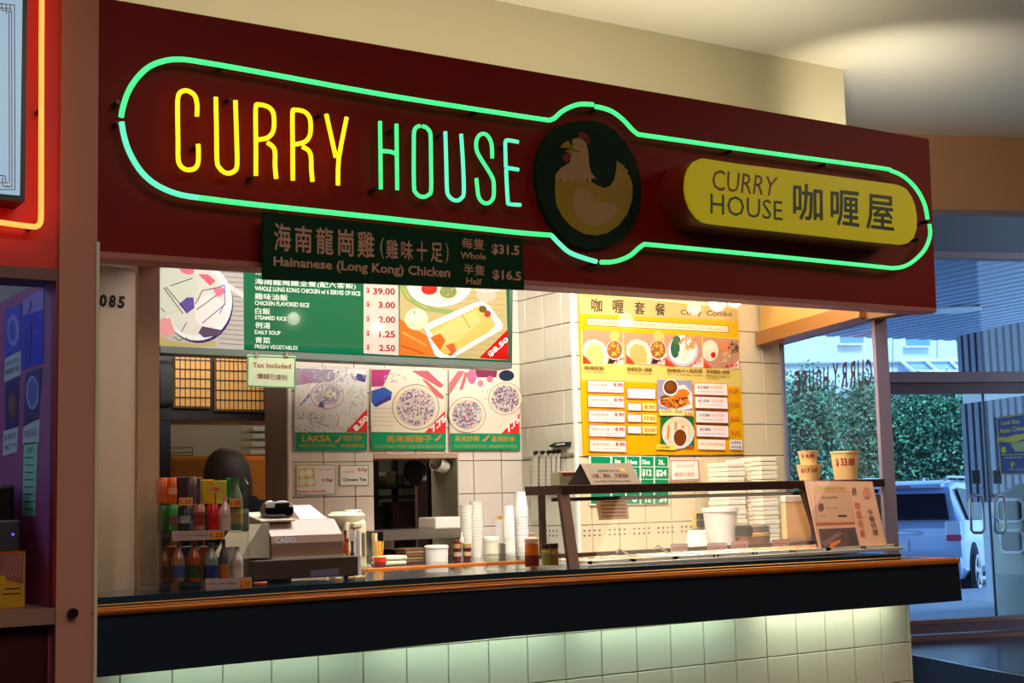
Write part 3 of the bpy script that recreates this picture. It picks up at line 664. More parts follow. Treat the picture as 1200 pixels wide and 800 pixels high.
t = thing('light_box', 'pale blue light box with a red fretwork border on the neighbouring fascia', 'sign', tuple(FL.w(*FL.px(10, 235))))
c0 = FL.px(33, -20); c1 = FL.px(33, 236)
obj('frame', bx(ln + .3, c0[0], 4.085, 4.2, c1[1], 3.15), M_BLACK, t)
obj('face_panel', bx(ln + .33, FL.px(24.5, 100)[0], 4.075, 4.086, FL.px(24, 229)[1], 3.12), mat('pale_blue_lit_face', (150, 178, 200), rough=.3, emit=(150, 185, 212), estr=.75), t)
pr = Print(FY(4.075), 0.001); RD = (150, 40, 60)
for x in (10.5, 13.5, 17): pr.line([(x, 12 if x < 17 else 5), (x + .6, 214 if x < 17 else 222)], .9, RD)
for q in ([(-5, 222), (18, 222)], [(-5, 214), (10, 214)], [(3, 207), (3, 218), (11, 219)], [(-3, 205), (6, 206), (7, 214)], [(6, 218), (14, 219), (14, 209)], [(-5, 4), (16, 6)], [(-5, 9), (13, 10)], [(2, 3), (2, 12), (9, 13)], [(7, 6), (8, 16)], [(12, 6), (12, 15)]): pr.line(q, .9, RD)
pr.make('fretwork', PRINT, t)
# side wall of the neighbour's recess with posters
xw = W(58.5, 500, y=4.24).x
M_PURP = mat('magenta_wall', (186, 74, 120), rough=.6, noise=.05)
tag(obj('wall_neighbour', bx(xw, xw + .01, 4.236, 6.5, 0, 2.02), M_PURP), kind=S)
tag(obj('wall_neighbour_back', bx(-1, xw, 6.4, 6.5, 0, 2.6), mat('violet_back_wall', (120, 70, 130), rough=.7)), kind=S)
tag(obj('trim_neighbour', bx(xw, pa - .0005, 4.19, 4.235, F42.px(60, 705)[1], F42.px(60, 329)[1]), mat('crimson_edge', (150, 20, 16), rough=.4)), kind=S)
tag(obj('wall_neighbour_base', bx(ln, pa, 4.24, 4.30, 0, F42.px(30, 736)[1]), mat('wine_red_front', (70, 8, 16), rough=.4)), kind=S)
tag(obj('neighbour_counter', bx(ln, pa, 4.19, 4.75, F42.px(30, 733)[1], F42.px(30, 714)[1]), mat('taupe_counter_edge', (150, 112, 96), rough=.5), label='taupe edged counter of the neighbouring stall left of the pillar', cat='counter'), )
FW = Frame((xw, 0, 0), (0, -1, 0))
assert FW.N.x < 0
zp = lambda p: crop(p, 0, 280, 4); zq = lambda p: crop(p, 0, 460, 2.667)
def sheet(name, label, cat, fr, px, th, draw, m=None, group=None, parent=None, pm=None, back=(235, 232, 225), off=0.0):
    """paper or card on a plane: thin body plus its print"""
    c = fr.w(*np.mean([fr.px(u, v, off) for u, v in px], axis=0), off)
    t = thing(name, label, cat, tuple(c), group=group) if parent is None else parent
    obj('card' if parent is None else name, fprism(fr, px, off + .0005, off + th), m or mat('paper_%d_%d_%d' % back, back, rough=.6), t)
    pr = Print(fr, off + th + .0004); draw(pr)
    if pr.F: pr.make('print', pm or PRINT, t)
    return t
def lines(pr, u0, v0, u1, v1, n, col, w=.8, slope=0):
    for i in range(n):
        v = v0 + (v1 - v0) * i / max(1, n - 1); pr.line([(u0, v), (u1 - (i % 2) * (u1 - u0) * .2, v + slope)], w, col)
def food(pr, q, seed, cols):
    """loose photograph of dishes"""
    rd = random.Random(seed); pr.poly(q, cols[0])
    us = [p[0] for p in q]; vs = [p[1] for p in q]; cu, cv = sum(us) / 4, sum(vs) / 4; ru, rv = (max(us) - min(us)) / 2, (max(vs) - min(vs)) / 2
    pr.ell(cu, cv, ru * .75, rv * .6, cols[1]); pr.ell(cu + rd.uniform(-1, 1), cv, ru * .5, rv * .4, cols[2]); pr.specks(cu, cv, ru * .5, rv * .4, 14, max(.8, ru * .12), cols[3:])
BL = [(90, 104, 220), (180, 176, 240), (110, 120, 210), (200, 170, 160), (60, 70, 120), (190, 120, 130)]
sheet('poster', 'upper left bluish dish photo taped to the magenta side wall', 'poster', FW, zp([(22, 560), (98, 520), (100, 300), (25, 330)]), .001, lambda p: food(p, zp([(24, 550), (96, 518), (98, 306), (28, 335)]), 1, BL), back=(90, 90, 160))
sheet('poster', 'blue poster with dark columns, topmost at the right of the magenta side wall', 'poster', FW, zp([(103, 615), (203, 578), (208, 228), (105, 280)]), .001,
      lambda p: (p.poly(zp([(105, 610), (201, 574), (204, 330), (107, 360)]), (70, 84, 226)), p.poly(zp([(107, 360), (204, 330), (206, 232), (107, 284)]), (190, 160, 230)), p.line(zp([(140, 590), (148, 380)]), 1.6, (60, 40, 70)), p.line(zp([(120, 590), (128, 420)]), 1.0, (80, 70, 120)), p.line(zp([(160, 440), (185, 430)]), 3, (120, 110, 210)), p.line(zp([(135, 350), (150, 290)]), 2, (60, 70, 90))), back=(80, 80, 190))
sheet('notice', 'white price slip under the upper left dish photo', 'notice', FW, zp([(20, 670), (96, 635), (98, 520), (24, 560)]), .001, lambda p: (p.textq('B8BD38', zp([(28, 640), (88, 615), (88, 590), (28, 612)]), (70, 60, 70)), p.textq('BENTO', zp([(30, 600), (88, 578), (88, 555), (30, 576)]), (90, 80, 90))) and None or None, back=(226, 214, 200))
sheet('poster', 'lower left dish photo above a white slip', 'poster', FW, zp([(25, 810), (90, 800), (94, 640), (24, 670)]) and [(6.5, 504), (21, 499), (23, 441), (6, 448)], .001, lambda p: food(p, [(7, 502), (20.5, 497), (22, 444), (7, 450)], 3, [(80, 70, 120), (120, 90, 60), (150, 120, 80), (60, 110, 180), (170, 110, 90)]), back=(80, 70, 90))
sheet('poster', 'lower right dish photo with a pale bowl', 'poster', FW, [(27, 500), (45, 491), (49.5, 430), (30, 437)], .001, lambda p: (p.poly([(28, 498), (44.5, 490), (48.5, 432), (31, 439)], (90, 80, 130)), p.ell(38, 460, 7.5, 20, (180, 180, 220)), p.ell(38, 460, 5.5, 16, (130, 130, 190)), p.specks(36, 489, 7, 6, 16, 1.4, [(190, 120, 90), (120, 60, 50)])), back=(80, 70, 90))
sheet('notice', 'white price slip below the lower left dish photo', 'notice', FW, [(3, 534), (20, 529), (21.5, 500), (4, 505)], .001, lambda p: (p.textq('BUBBLE', [(5, 516), (19, 512), (19, 506), (5, 510)], (90, 80, 80)), p.textq('MATT M', [(5, 528), (19, 524), (19, 518), (5, 522)], (90, 80, 80))), back=(226, 214, 200))
sheet('notice', 'white slip below the pale bowl photo', 'notice', FW, [(26.5, 521), (45.5, 519), (46.5, 491), (27.5, 498)], .001, lambda p: p.textq('FREAL', [(29, 513), (44, 510), (44, 501), (29, 505)], (90, 80, 80)), back=(226, 214, 200))
sheet('notice', 'long pale green price list hanging lowest on the magenta side wall', 'notice', FW, [(26, 604), (41, 604.5), (44, 518), (28, 519)], .001, lambda p: ([p.line([(29, 536 + i * 8.6), (40.5 - (i % 3), 536 + i * 8.6)], 1.4, (96, 112, 100)) for i in range(8)], p.textq('LIST', [(32, 530), (39, 530), (39, 524), (32, 524)], (70, 90, 80))), back=(180, 226, 176))
# equipment on the neighbour's counter
zn = W(30, 714, y=4.2).z
a = W(-10, 690, y=4.35)
obj('till_box', bx(.62, W(17, 600, y=4.5).x, 4.5, 4.75, zn, W(10, 568, y=4.5).z, bev=.01), M_BLACK, label='black machine at the back of the neighbouring counter', cat='machine')
t = obj('card_terminal', bx(.72, W(20, 620, y=4.42).x, 4.38, 4.47, zn, W(10, 609, y=4.38).z, bev=.006), mat('slate_casing', (64, 60, 76), rough=.4), label='grey card machine with a blue light before the black machine', cat='machine')
p = W(15, 626, y=4.379); obj('status_light', cyl(B(), .004, 0, .004, seg=10, M=Matrix.Translation(p) @ Matrix.Rotation(math.pi / 2, 4, 'X')), mat('blue_led', (70, 60, 220), emit=(90, 80, 255), estr=1.5), t)
fy = FY(4.30); x1 = fy.px(30, 650)[0]
t = thing('snack_box', 'yellow cardboard box with a striped red picture on the neighbouring counter', 'box', (x1 - .1, 4.33, zn))
obj('carton', bx(x1 - .28, x1, 4.30, 4.36, zn, fy.px(20, 646)[1], bev=.002), mat('yellow_card', (196, 150, 12), rough=.5), t)
pr = Print(fy, .0006); pr.poly([(-4, 648), (29, 648), (27, 684), (14, 681), (-4, 676)], (150, 90, 90)); 
for i in range(7): pr.line([(2 + i * 4, 676), (8 + i * 3.4, 650)], .6, (200, 160, 150))
pr.line([(-4, 647), (30, 646)], 1.6, (210, 80, 30)); pr.line([(6, 690), (24, 689)], 1.2, (50, 40, 20)); pr.line([(3, 696), (24, 695)], 1.2, (50, 40, 20)); pr.ell(2, 679, 5, 5, (210, 170, 20)); pr.make('print', PRINT, t)
# ------------------------------------------------------------------ counter
FS0 = FY(4.215)
def zt(x):                                            # top of the raised slab (it is a touch out of level)
    P = [FS0.w(*FS0.px(u, v)) for u, v in ((110, 700), (600, 670), (1056, 648.5))]
    for a, b in zip(P, P[1:]):
        if x <= b.x or b is P[-1]: return a.z + (b.z - a.z) * (x - a.x) / (b.x - a.x)
tc_ = thing('service_counter', 'long navy service counter with an oak nosing and brass lines', 'counter', (3.1, 4.5, .84))
pts = [F42.w(*F42.px(u, v)) for u, v in [(104, 794.5), (600, 745.5), (1127.5, 703.5), (1123, 657), (107, 720)]]
obj('front_panel', prism(B(), pts, (0, .025, 0)), M_NAVY, tc_)
obj('underside', bx(1.24, 4.95, 4.226, 4.36, .93, .94), M_WHITE, tc_)
FO = FY(4.182)
px = [(107, 722), (600, 687.5), (1123, 660.5), (1122, 653.5), (600, 681.5), (107, 714)]
a = [FO.w(*FO.px(*p)) for p in px]
bm = B(); prism(bm, a, (0, .055, 0)); bmesh.ops.bevel(bm, geom=[e for e in bm.edges if abs(e.verts[0].co.y - e.verts[1].co.y) < 1e-5 and e.verts[0].co.y < 4.19 and abs(e.verts[0].co.x - e.verts[1].co.x) > .5], offset=.006, segments=3, affect='EDGES')
obj('oak_nosing', bm, M_ORANGE, tc_)
xR = F42.px(1123, 657)[0]
obj('ledge', prism(B(), [FO.w(*FO.px(*p)) + Vector((0, .054, -.001)) for p in ((107, 721), (600, 686.5), (1122, 659.5), (1122, 654), (600, 682), (107, 714.5))], (0, .45, 0)), mat('dark_ledge', (26, 22, 20), rough=.3), tc_)
obj('oak_nosing', bx(xR - .012, xR, 4.19, 4.72, FO.w(*FO.px(1122, 660)).z, FO.w(*FO.px(1122, 653.7)).z, bev=.004), M_ORANGE, tc_)
for dv in (0, 3.1):
    q = [FS0.w(*FS0.px(u, v - dv)) + Vector((0, -.012, 0)) for u, v in ((107, 712.5), (300, 699.5), (600, 680.5), (850, 666.5), (1058, 655.8))]
    obj('brass_line', tube(B(), q, .0016, 6), M_GOLD, tc_)
a = [FS0.w(*FS0.px(*p)) for p in [(107, 714), (600, 682), (1056, 656), (1056, 648.8), (600, 670.3), (108, 700.5)]]
obj('top_slab', prism(B(), a, (0, .54, 0)), M_NAVYTOP, tc_)
# body of the counter behind the tiled front
tag(obj('wall_counter_core', bx(1.25, xb1 - .002, 4.505, 4.74, 0, .98), M_TAUPE), kind=S)
# back counter along the tiled wall
yb = 5.3
zb0, zb1_ = W(440, 666, y=yb).z, W(600, 656.5, y=yb).z
zbk = (zb0 + zb1_) / 2
xa, xz = 2.50, xs
tb = thing('back_counter', 'navy back counter with an oak nosing below the pass-through window', 'counter', (3.3, 5.7, 0))
obj('top', bx(xa, xz - .01, yb + .012, 6.125, zbk - .03, zbk), M_NAVYTOP, tb)
obj('oak_nosing', bx(xa, xz - .01, yb - .012, yb + .012, zbk - .028, zbk + .001, bev=.004), M_ORANGE, tb)
obj('cabinet', bx(xa + .02, xz - .03, yb + .04, 6.12, 0, zbk - .03), M_NAVY, tb)
# bench below the menu wall carrying pots
ZB = W(840, 645, y=5.27).z; tbr = thing('rear_bench', 'cream topped rear bench under the yellow menu board', 'counter', (4.6, 5.4, 0))
obj('top', bx(xs + .02, 5.3, 5.12, 5.645, ZB - .025, ZB), M_STEEL, tbr); obj('cabinet', bx(xs + .05, 5.28, 5.15, 5.64, 0, ZB - .025), M_TAUPE, tbr)
zbr = W(840, 645, y=5.27).z

# ------------------------------------------------------------------ left end: number panel and column
p1 = W(108, 400, y=4.47); p2 = W(160, 400, y=4.60)
FP = Frame((p1.x, p1.y, 0), (p2.x - p1.x, p2.y - p1.y, 0)); Lp = math.hypot(p2.x - p1.x, p2.y - p1.y)
zpan = [FP.px(112, 311)[1], FP.px(159, 315)[1]]
tpn = tag(obj('wall_number_panel', prism(B(), [tuple(FP.w(*p)) for p in ((0, 1.0), (Lp - .006, 1.0), (Lp - .006, zpan[1]), (0, zpan[0]))], -FP.N * .03), mat('dim_cream_door', (138, 114, 90), rough=.65, noise=.08, nscale=5)), kind=S)
pr = Print(FP, .001)
for ch, u0, u1, vb, vt in (('0', 116, 126, 359.5, 344), ('8', 127, 136.5, 360, 345), ('5', 137.5, 147, 361, 346.5)):
    pr.textq(ch, [(u0, vb), (u1 - 1.6, vb + 1), (u1, vt + .8), (u0 + 1.6, vt)], (2, 2, 3), .05)
pr.make('unit_number', printmat('matte_ink', rough=1.0, diff=.99), tpn)
c0 = W(160.5, 400, y=4.6).x; c1 = W(187, 400, y=4.6).x
tag(obj('pillar_inner', bx(c0 + .004, c1, 4.6, 4.72, .9, 2.7), M_TAUPE), kind=S)
tag(obj('wall_left_stall', bx(1.13, 1.2, 4.45, 8.4, 0, 2.72), M_TAUPE), kind=S)
tag(obj('trim_left_head', bx(1.235, c1, 4.40, 4.6, 2.05 + .09, 2.3), mat('dim_head_board', (110, 88, 70), rough=.7)), kind=S)

# ------------------------------------------------------------------ kitchen behind
yk = 7.3
tag(obj('wall_kitchen', bx(1.08, 4.4, yk, yk + .1, 0, 2.72), mat('grey_kitchen_wall', (104, 104, 96), rough=.6, noise=.1)), kind=S)
tag(obj('wall_kitchen_right', bx(4.02, 4.1, 6.41, yk, 0, 2.72), mat('grey_kitchen_wall')), kind=S)
tag(obj('floor_kitchen', bx(-1, 4.4, 4.9, 8.5, 0, .004), M_FLOOR), kind=S)
FK = FY(7.0)
def kx(u, v=500, y=7.0): return FY(y).px(u, v)[0]
def kz(u, v, y=7.0): return FY(y).px(u, v)[1]
# shoji-like cupboard
y0 = 6.5
t = thing('wall_cupboard', 'wall cupboard with two amber grid doors under the light box', 'cupboard', (kx(265, 450, y0), y0 + .2, kz(265, 490, y0)))
xa_, xb_ = kx(187, 450, y0), kx(340, 450, y0); zlo, zhi = kz(265, 490, y0), kz(265, 418, y0)
obj('carcass', bx(xa_ - .2, xb_, y0 + .01, y0 + .38, zlo - .01, zhi + .06), M_DARK, t)
M_AMB = mat('amber_screen', (232, 176, 96), rough=.6, emit=(220, 150, 70), estr=.12)
for u0, u1, va, vb in ((204, 245.5, 419, 478), (252, 338, 421, 482)):
    xa2, xb2 = kx(u0, 450, y0), kx(u1, 450, y0); za, zb_ = kz((u0 + u1) / 2, vb, y0), kz((u0 + u1) / 2, va, y0)
    d = obj('door', bx(xa2, xb2, y0 - .012, y0 + .008, za, zb_), M_AMB, t)
    g = B(); n = int((xb2 - xa2) / .022)
    for i in range(n + 1): x = xa2 + (xb2 - xa2) * i / n; box(g, x - .0014, x + .0014, y0 - .016, y0 - .012, za, zb_)
    for i in range(6): z = za + (zb_ - za) * (i + .1) / 5.4; box(g, xa2, xb2, y0 - .017, y0 - .012, z - .003, z + .003)
    obj('lattice', g, M_DARK, d, kind='stuff')
t = thing('wall_speaker', 'black speaker beside the amber cupboard doors', 'speaker', (kx(196, 450, 6.4), 6.42, kz(196, 477, 6.4)))
obj('body', bx(kx(187, 450, 6.38) - .05, kx(205, 450, 6.38), 6.38, 6.46, kz(196, 477, 6.38), kz(196, 422, 6.38), bev=.02), M_BLACK, t)
obj('grille', bx(kx(188, 450, 6.378), kx(203, 450, 6.378), 6.376, 6.38, kz(196, 470, 6.38), kz(196, 430, 6.38)), M_DARK, t)
tag(obj('pillar_kitchen', bx(kx(187, 520, 6.5) - .1, kx(201.5, 520, 6.5), 6.52, 6.62, 0, kz(196, 490, 6.5)), mat('dark_blue_post', (26, 28, 44), rough=.4)), kind=S)
M_WOOD = mat('orange_plywood', (216, 138, 54), rough=.5, noise=.22, nscale=3)
t = thing('wooden_cabinet', 'orange plywood cabinet at the rear of the kitchen', 'cabinet', (kx(268, 560), 7.1, 0))
obj('carcass', bx(kx(201, 540), kx(336, 540), 7.0, 7.28, 0, kz(265, 534)), M_WOOD, t)
obj('door', bx(kx(204, 540), kx(262, 540), 6.985, 7.0, .3, kz(230, 538)), M_WOOD, t); obj('door', bx(kx(265, 540), kx(333, 540), 6.985, 7.0, .3, kz(300, 538)), M_WOOD, t)
obj('handle', bx(kx(327, 545, 6.97), kx(331, 545, 6.97), 6.965, 6.985, kz(329, 563), kz(329, 543)), M_STEEL, t)
t = thing('wire_tray', 'thin wire letter tray on the plywood cabinet', 'tray', (kx(214, 530), 7.05, kz(214, 534)))
zz = kz(214, 534)
for dz in (.003, .02, .045): obj('wire', tube(B(), [(kx(202, 530), 7.03, zz + dz), (kx(228, 530), 7.03, zz + dz), (kx(228, 530), 7.2, zz + dz), (kx(202, 530), 7.2, zz + dz)], .002, 6, closed=True), M_DARK, t)
for q in ((kx(202, 530), 7.03), (kx(228, 530), 7.03)): obj('upright', tube(B(), [(q[0], q[1], zz), (q[0], q[1], zz + .05)], .002, 6), M_DARK, t)
M_FILE = mat('pale_grey_file', (150, 158, 152), rough=.5)
for i, (v, lab) in enumerate(((532, 'lowest'), (523, 'middle'), (514, 'upper'), (505, 'topmost'))):
    z = kz(316, v); obj('file_tray', bx(kx(297 + i, 520), kx(325, 520), 7.04, 7.2, z, z + .022, bev=.003), M_FILE, label='grey document tray on the plywood cabinet, ' + lab + ' of the pile', cat='tray', group='document trays on the cabinet')
# pass-through: steel shelf, dark kitchen rack, door post, hanging bowl
t = thing('pass_shelf', 'brushed steel shelf under the pass-through window', 'shelf', (3.2, 6.0, 1.15))
yh = 5.9; zsh = W(500, 620, y=yh).z
obj('plate', bx(FY(yh).px(449, 625)[0], FY(yh).px(551, 622)[0], yh, 6.28, zsh - .004, zsh), M_STEEL, t)
obj('front_lip', bx(FY(yh).px(449, 625)[0], FY(yh).px(551, 622)[0], yh - .004, yh, zsh - .045, zsh), M_STEEL, t)
for u in (455, 543): obj('bracket', bx(FY(6.05).px(u, 640)[0] - .006, FY(6.05).px(u, 640)[0] + .006, 6.0, 6.128, zsh - .09, zsh - .004), M_STEEL, t)
t = thing('kitchen_rack', 'dark steel rack seen through the pass-through window', 'rack', (3.1, 7.0, 0))
u0, u1 = kx(441, 560, 6.9), kx(494, 560, 6.9)
for x in (u0, u1): obj('post', bx(x - .015, x + .015, 6.9, 6.93, 0, 2.1), M_DARK, t)
for x in (u0, u1): obj('post', bx(x - .015, x + .015, 7.2, 7.23, 0, 2.1), M_DARK, t)
for v in (568, 580, 633): z = kz(465, v, 6.9); obj('shelf', bx(u0, u1, 6.9, 7.22, z - .02, z), M_DARK, t)
M_GP = [mat('kitchen_box_%d' % i, c, rough=.6, noise=.1) for i, c in enumerate([(90, 76, 66), (112, 108, 84), (60, 50, 66), (128, 104, 90), (70, 84, 60)])]
zz = kz(465, 568, 6.9); x = u0 + .03
for i, (wd, hh, lab) in enumerate(((.05, .05, 'brown carton at the left of the upper rack shelf'), (.06, .075, 'olive carton second on the upper rack shelf'), (.04, .06, 'violet grey carton on the upper rack shelf'), (.05, .045, 'tan carton at the right of the upper rack shelf'))):
    obj('carton', bx(x, x + wd, 6.95, 7.1, zz, zz + hh, bev=.003), M_GP[i], label=lab, cat='carton', group='cartons on the kitchen rack'); x += wd + .008
zz = kz(465, 633, 6.9)
obj('storage_bin', lathe(B(), [(0, 0), (.055, 0), (.06, .16), (.05, .19), (0, .19)], (u0 + .07, 7.03, zz), 16), mat('dark_bin', (44, 26, 30), rough=.5), label='dark reddish bin on the lower rack shelf', cat='bin', smooth=True)
obj('storage_box', bx(u0 + .13, u1 - .02, 6.95, 7.1, zz, zz + .21, bev=.004), mat('mauve_grey_box', (108, 92, 98), rough=.6), label='mauve grey box on the lower rack shelf', cat='box')
tag(obj('pillar_doorpost', bx(kx(489, 560, 6.85), kx(501, 560, 6.85), 6.85, 6.88, 0, kz(495, 540, 6.85)), mat('mauve_post', (120, 98, 96), rough=.6)), kind=S)
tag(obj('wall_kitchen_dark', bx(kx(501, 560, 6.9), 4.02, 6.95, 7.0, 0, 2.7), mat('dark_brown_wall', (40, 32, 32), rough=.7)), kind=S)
t = thing('cooking_pan', 'dark pan hanging above the kitchen rack in the window', 'pan', tuple(W(486, 560, y=6.8)))
p = W(484, 556, y=6.8)
obj('bowl', lathe(B(), [(0, 0), (.06, .004), (.075, .03), (.07, .03), (.055, .01), (0, .008)], seg=20, M=Matrix.Translation(p) @ Matrix.Rotation(math.radians(75), 4, 'X')), mat('dark_pan', (50, 46, 52), rough=.35, metal=.6), t, smooth=True)
obj('grip', tube(B(), [p + Vector((.06, 0, .03)), p + Vector((.12, 0, .09))], .008), M_BLACK, t)
yc = 6.2; p = W(518, 545, y=yc)
t = thing('hanging_mug', 'white enamel mug hanging on its side in the window reveal', 'mug', tuple(p))
Mm = Matrix.Translation(p) @ Matrix.Rotation(math.radians(-70), 4, 'Y') @ Matrix.Rotation(math.radians(15), 4, 'X')
obj('cup', lathe(B(), [(0, -.03), (.028, -.03), (.034, -.02), (.042, .045), (.045, .047), (.04, .043), (.031, -.018), (0, -.022)], seg=20, M=Mm), M_WHITE, t, smooth=True)
obj('hook', tube(B(), [p + Vector((.0, 0, .03)), p + Vector((.01, 0, .06)), (p.x + .01, p.y, hole[3] - .002)], .003), M_DARK, t)
# styrofoam box on the shelf
obj('foam_box', bx(FY(5.93).px(510, 612)[0], FY(5.93).px(542, 612)[0], 5.93, 6.1, zsh, zsh + .055, bev=.008), M_WHITE, label='white foam box on the steel pass shelf', cat='box')

# ------------------------------------------------------------------ light box menu above the opening
FM = FY(5.3)
LIT = printmat('backlit_print', emit=.62, diff=.18, rough=.12, coat=.5)
t = thing('menu_light_box', 'wide backlit menu with chicken photos and green price list', 'menu board', (2.6, 5.35, 1.95))
body = [(188, 411), (600, 430), (601, 338), (188, 300)]
obj('housing', fprism(FM, body, -.14, -.004), mat('housing_green_black', (26, 44, 38), rough=.35), t)
obj('bottom_trim', fprism(FM, [(188, 413), (600, 431.5), (599, 424.5), (188, 405)], -.10, .008), mat('grey_green_trim', (84, 96, 88), rough=.3, metal=.3), t)
pr = Print(FM, .001); GR = (0, 112, 72)
pr.poly([(188, 404), (597, 424), (597, 335), (188, 300)], GR)
zl = lambda p: crop(p, 185, 300, 4.444); zr_ = lambda p: crop(p, 420, 310, 6.316)
pr.poly(zl([(8, 470), (448, 492), (445, 40), (8, 10)]), (196, 190, 176))
for i in range(16): pr.line([(254 + i * .2, 318 + i * 5.6), (285, 320 + i * 5.6)], 1.0, (150, 132, 140))
pr.poly(zl([(10, 60), (10, 15), (160, 20), (120, 40), (60, 45)]), (70, 60, 110)); pr.poly(zl([(225, 45), (260, 25), (375, 45), (360, 75), (300, 80)]), (96, 84, 110)); pr.poly(zl([(330, 150), (350, 130), (445, 190), (445, 220)]), (232, 228, 216))
pr.poly(zl([(8, 410), (60, 440), (200, 458), (300, 440), (300, 470), (8, 470)]), (196, 176, 110))
pr.ell(232, 355, 41, 47, (60, 48, 110), 32, -.1); pr.ell(231, 353, 41, 46, (238, 242, 234), 32); pr.ell(228, 352, 35, 41, (226, 222, 206), 32)
pr.poly(zl([(12, 70), (100, 50), (190, 90), (210, 180), (150, 270), (10, 330)]), (216, 220, 196)); pr.poly(zl([(190, 250), (260, 190), (350, 240), (350, 340), (240, 390), (195, 330)]), (240, 234, 224))
pr.poly(zl([(110, 250), (150, 215), (185, 215), (190, 270), (150, 300)]), (96, 86, 160)); pr.poly(zl([(15, 330), (60, 320), (90, 400), (40, 420), (10, 400)]), (238, 160, 160)); pr.poly(zl([(210, 400), (230, 365), (330, 385), (330, 410), (240, 425)]), (90, 76, 100))
for a in ([(65, 155), (180, 115)], [(30, 165), (130, 300)], [(40, 160), (150, 290)], [(195, 250), (230, 180), (330, 160)], [(230, 350), (350, 250)], [(200, 280), (310, 200)], [(120, 395), (150, 345)], [(15, 270), (35, 290)]): pr.line(zl(a), .9, (70, 56, 90))
pr.ell(185 + 150 / 4.444, 300 + 70 / 4.444, 9, 5.5, (236, 120, 150), 14, .3); pr.poly(zl([(210, 95), (260, 95), (300, 130), (270, 155)]), (236, 110, 130)); pr.poly(zl([(285, 170), (340, 165), (350, 190), (310, 215)]), (236, 130, 150)); pr.line(zl([(80, 420), (110, 440), (150, 425)]), 1.2, (90, 140, 90)); pr.line(zl([(310, 165), (345, 150), (350, 240), (320, 300)]), 1, (110, 90, 180))
WH = (226, 240, 216)
pr.textq('海南', zl([(505, 72), (560, 75), (560, 45), (505, 42)]), WH, .03); pr.textq('WHOLE LUNG KONG CHICKEN w/ RICE', zl([(503, 98), (925, 128), (925, 112), (503, 80)]), WH, .02)
pr.textq('海南龍崗雞全隻(配六客飯)', zl([(503, 152), (1030, 176), (1030, 144), (503, 116)]), WH, .04); pr.textq('WHOLE LUNG KONG CHICKEN w/ 6 SERVES OF RICE', zl([(503, 180), (1053, 208), (1053, 184), (503, 155)]), WH, .03)
pr.textq('雞味油飯', zl([(503, 226), (676, 234), (676, 200), (503, 192)]), WH, .04); pr.textq('CHICKEN FLAVORED RICE', zl([(503, 255), (787, 268), (787, 244), (503, 232)]), WH, .03)
pr.textq('白飯', zl([(505, 302), (584, 306), (584, 272), (505, 268)]), WH, .04); pr.textq('STEAMED RICE', zl([(503, 330), (668, 338), (668, 316), (503, 308)]), WH, .03)
pr.textq('例湯', zl([(505, 376), (584, 380), (584, 347), (505, 343)]), WH, .04); pr.textq('DAILY SOUP', zl([(503, 406), (637, 412), (637, 391), (503, 384)]), WH, .03)
pr.textq('青菜', zl([(505, 453), (584, 457), (584, 424), (505, 420)]), WH, .04); pr.textq('FRESH VEGETABLES', zl([(503, 481), (727, 489), (727, 468), (503, 460)]), WH, .02)
pr.poly([(425.7, 414), (467.5, 416.5), (466.5, 331), (425.7, 329)], (226, 210, 190))
for s_, yb_, yt_, x0 in (('39.00', 222, 172, 105), ('3.00', 322, 275, 145), ('2.00', 430, 382, 147), ('1.25', 538, 490, 150), ('2.50', 640, 592, 150)):
    pr.textq(s_, zr_([(x0, yb_), (270, yb_ + 4), (268, yt_ + 2), (x0, yt_)]), (176, 40, 40), .03); pr.textq('$', zr_([(55, yb_ - 8), (80, yb_ - 6), (80, yt_ - 2), (55, yt_ - 4)]), (190, 50, 50), .02)
pr.poly(zr_([(300, 670), (1105, 710), (1090, 150), (300, 120)]), (204, 184, 124))
for i in range(12): pr.line(zr_([(700, 205 + i * 42), (1090, 215 + i * 42)]), .6, (184, 156, 96))
for a in ([(305, 155), (350, 250), (480, 330), (680, 360)], [(320, 140), (400, 260), (560, 330), (700, 345)]): pr.line(zr_(a), 3, (150, 176, 96))
pr.poly(zr_([(300, 400), (420, 480), (560, 560), (620, 680), (300, 670)]), (236, 120, 40)); pr.line(zr_([(320, 500), (500, 600)]), 3, (250, 160, 80)); pr.line(zr_([(310, 600), (480, 660)]), 2, (206, 84, 24))
pr.ell(420 + 595 / 6.316, 310 + 150 / 6.316, 38, 26, (228, 232, 220), 28); pr.ell(420 + 595 / 6.316, 310 + 140 / 6.316, 32, 21, (210, 222, 204), 28)
pr.ell(420 + 520 / 6.316, 310 + 190 / 6.316, 10.5, 8.5, (232, 226, 214)); pr.ell(420 + 520 / 6.316, 310 + 180 / 6.316, 9.5, 7, (206, 54, 34)); pr.ell(420 + 658 / 6.316, 310 + 215 / 6.316, 11, 9, (222, 220, 190)); pr.ell(420 + 660 / 6.316, 310 + 202 / 6.316, 10, 7.5, (142, 150, 84)); pr.specks(420 + 660 / 6.316, 310 + 202 / 6.316, 8, 5, 12, 1, [(84, 110, 50), (190, 190, 130)])
pr.ell(420 + 940 / 6.316, 310 + 225 / 6.316, 12, 9, (206, 196, 168)); pr.line(zr_([(860, 185), (940, 205), (1040, 190)]), 1.4, (240, 240, 232))
pr.ell(420 + 425 / 6.316, 310 + 405 / 6.316, 14, 13, (232, 224, 178)); pr.ell(420 + 425 / 6.316, 310 + 380 / 6.316, 10, 7, (242, 238, 206)); pr.line(zr_([(408, 340), (410, 365)]), 1, (120, 100, 50))
pr.poly(zr_([(480, 465), (520, 430), (860, 280), (920, 275), (960, 300), (1065, 440), (1060, 480), (700, 690), (600, 690), (560, 670)]), (240, 242, 226))
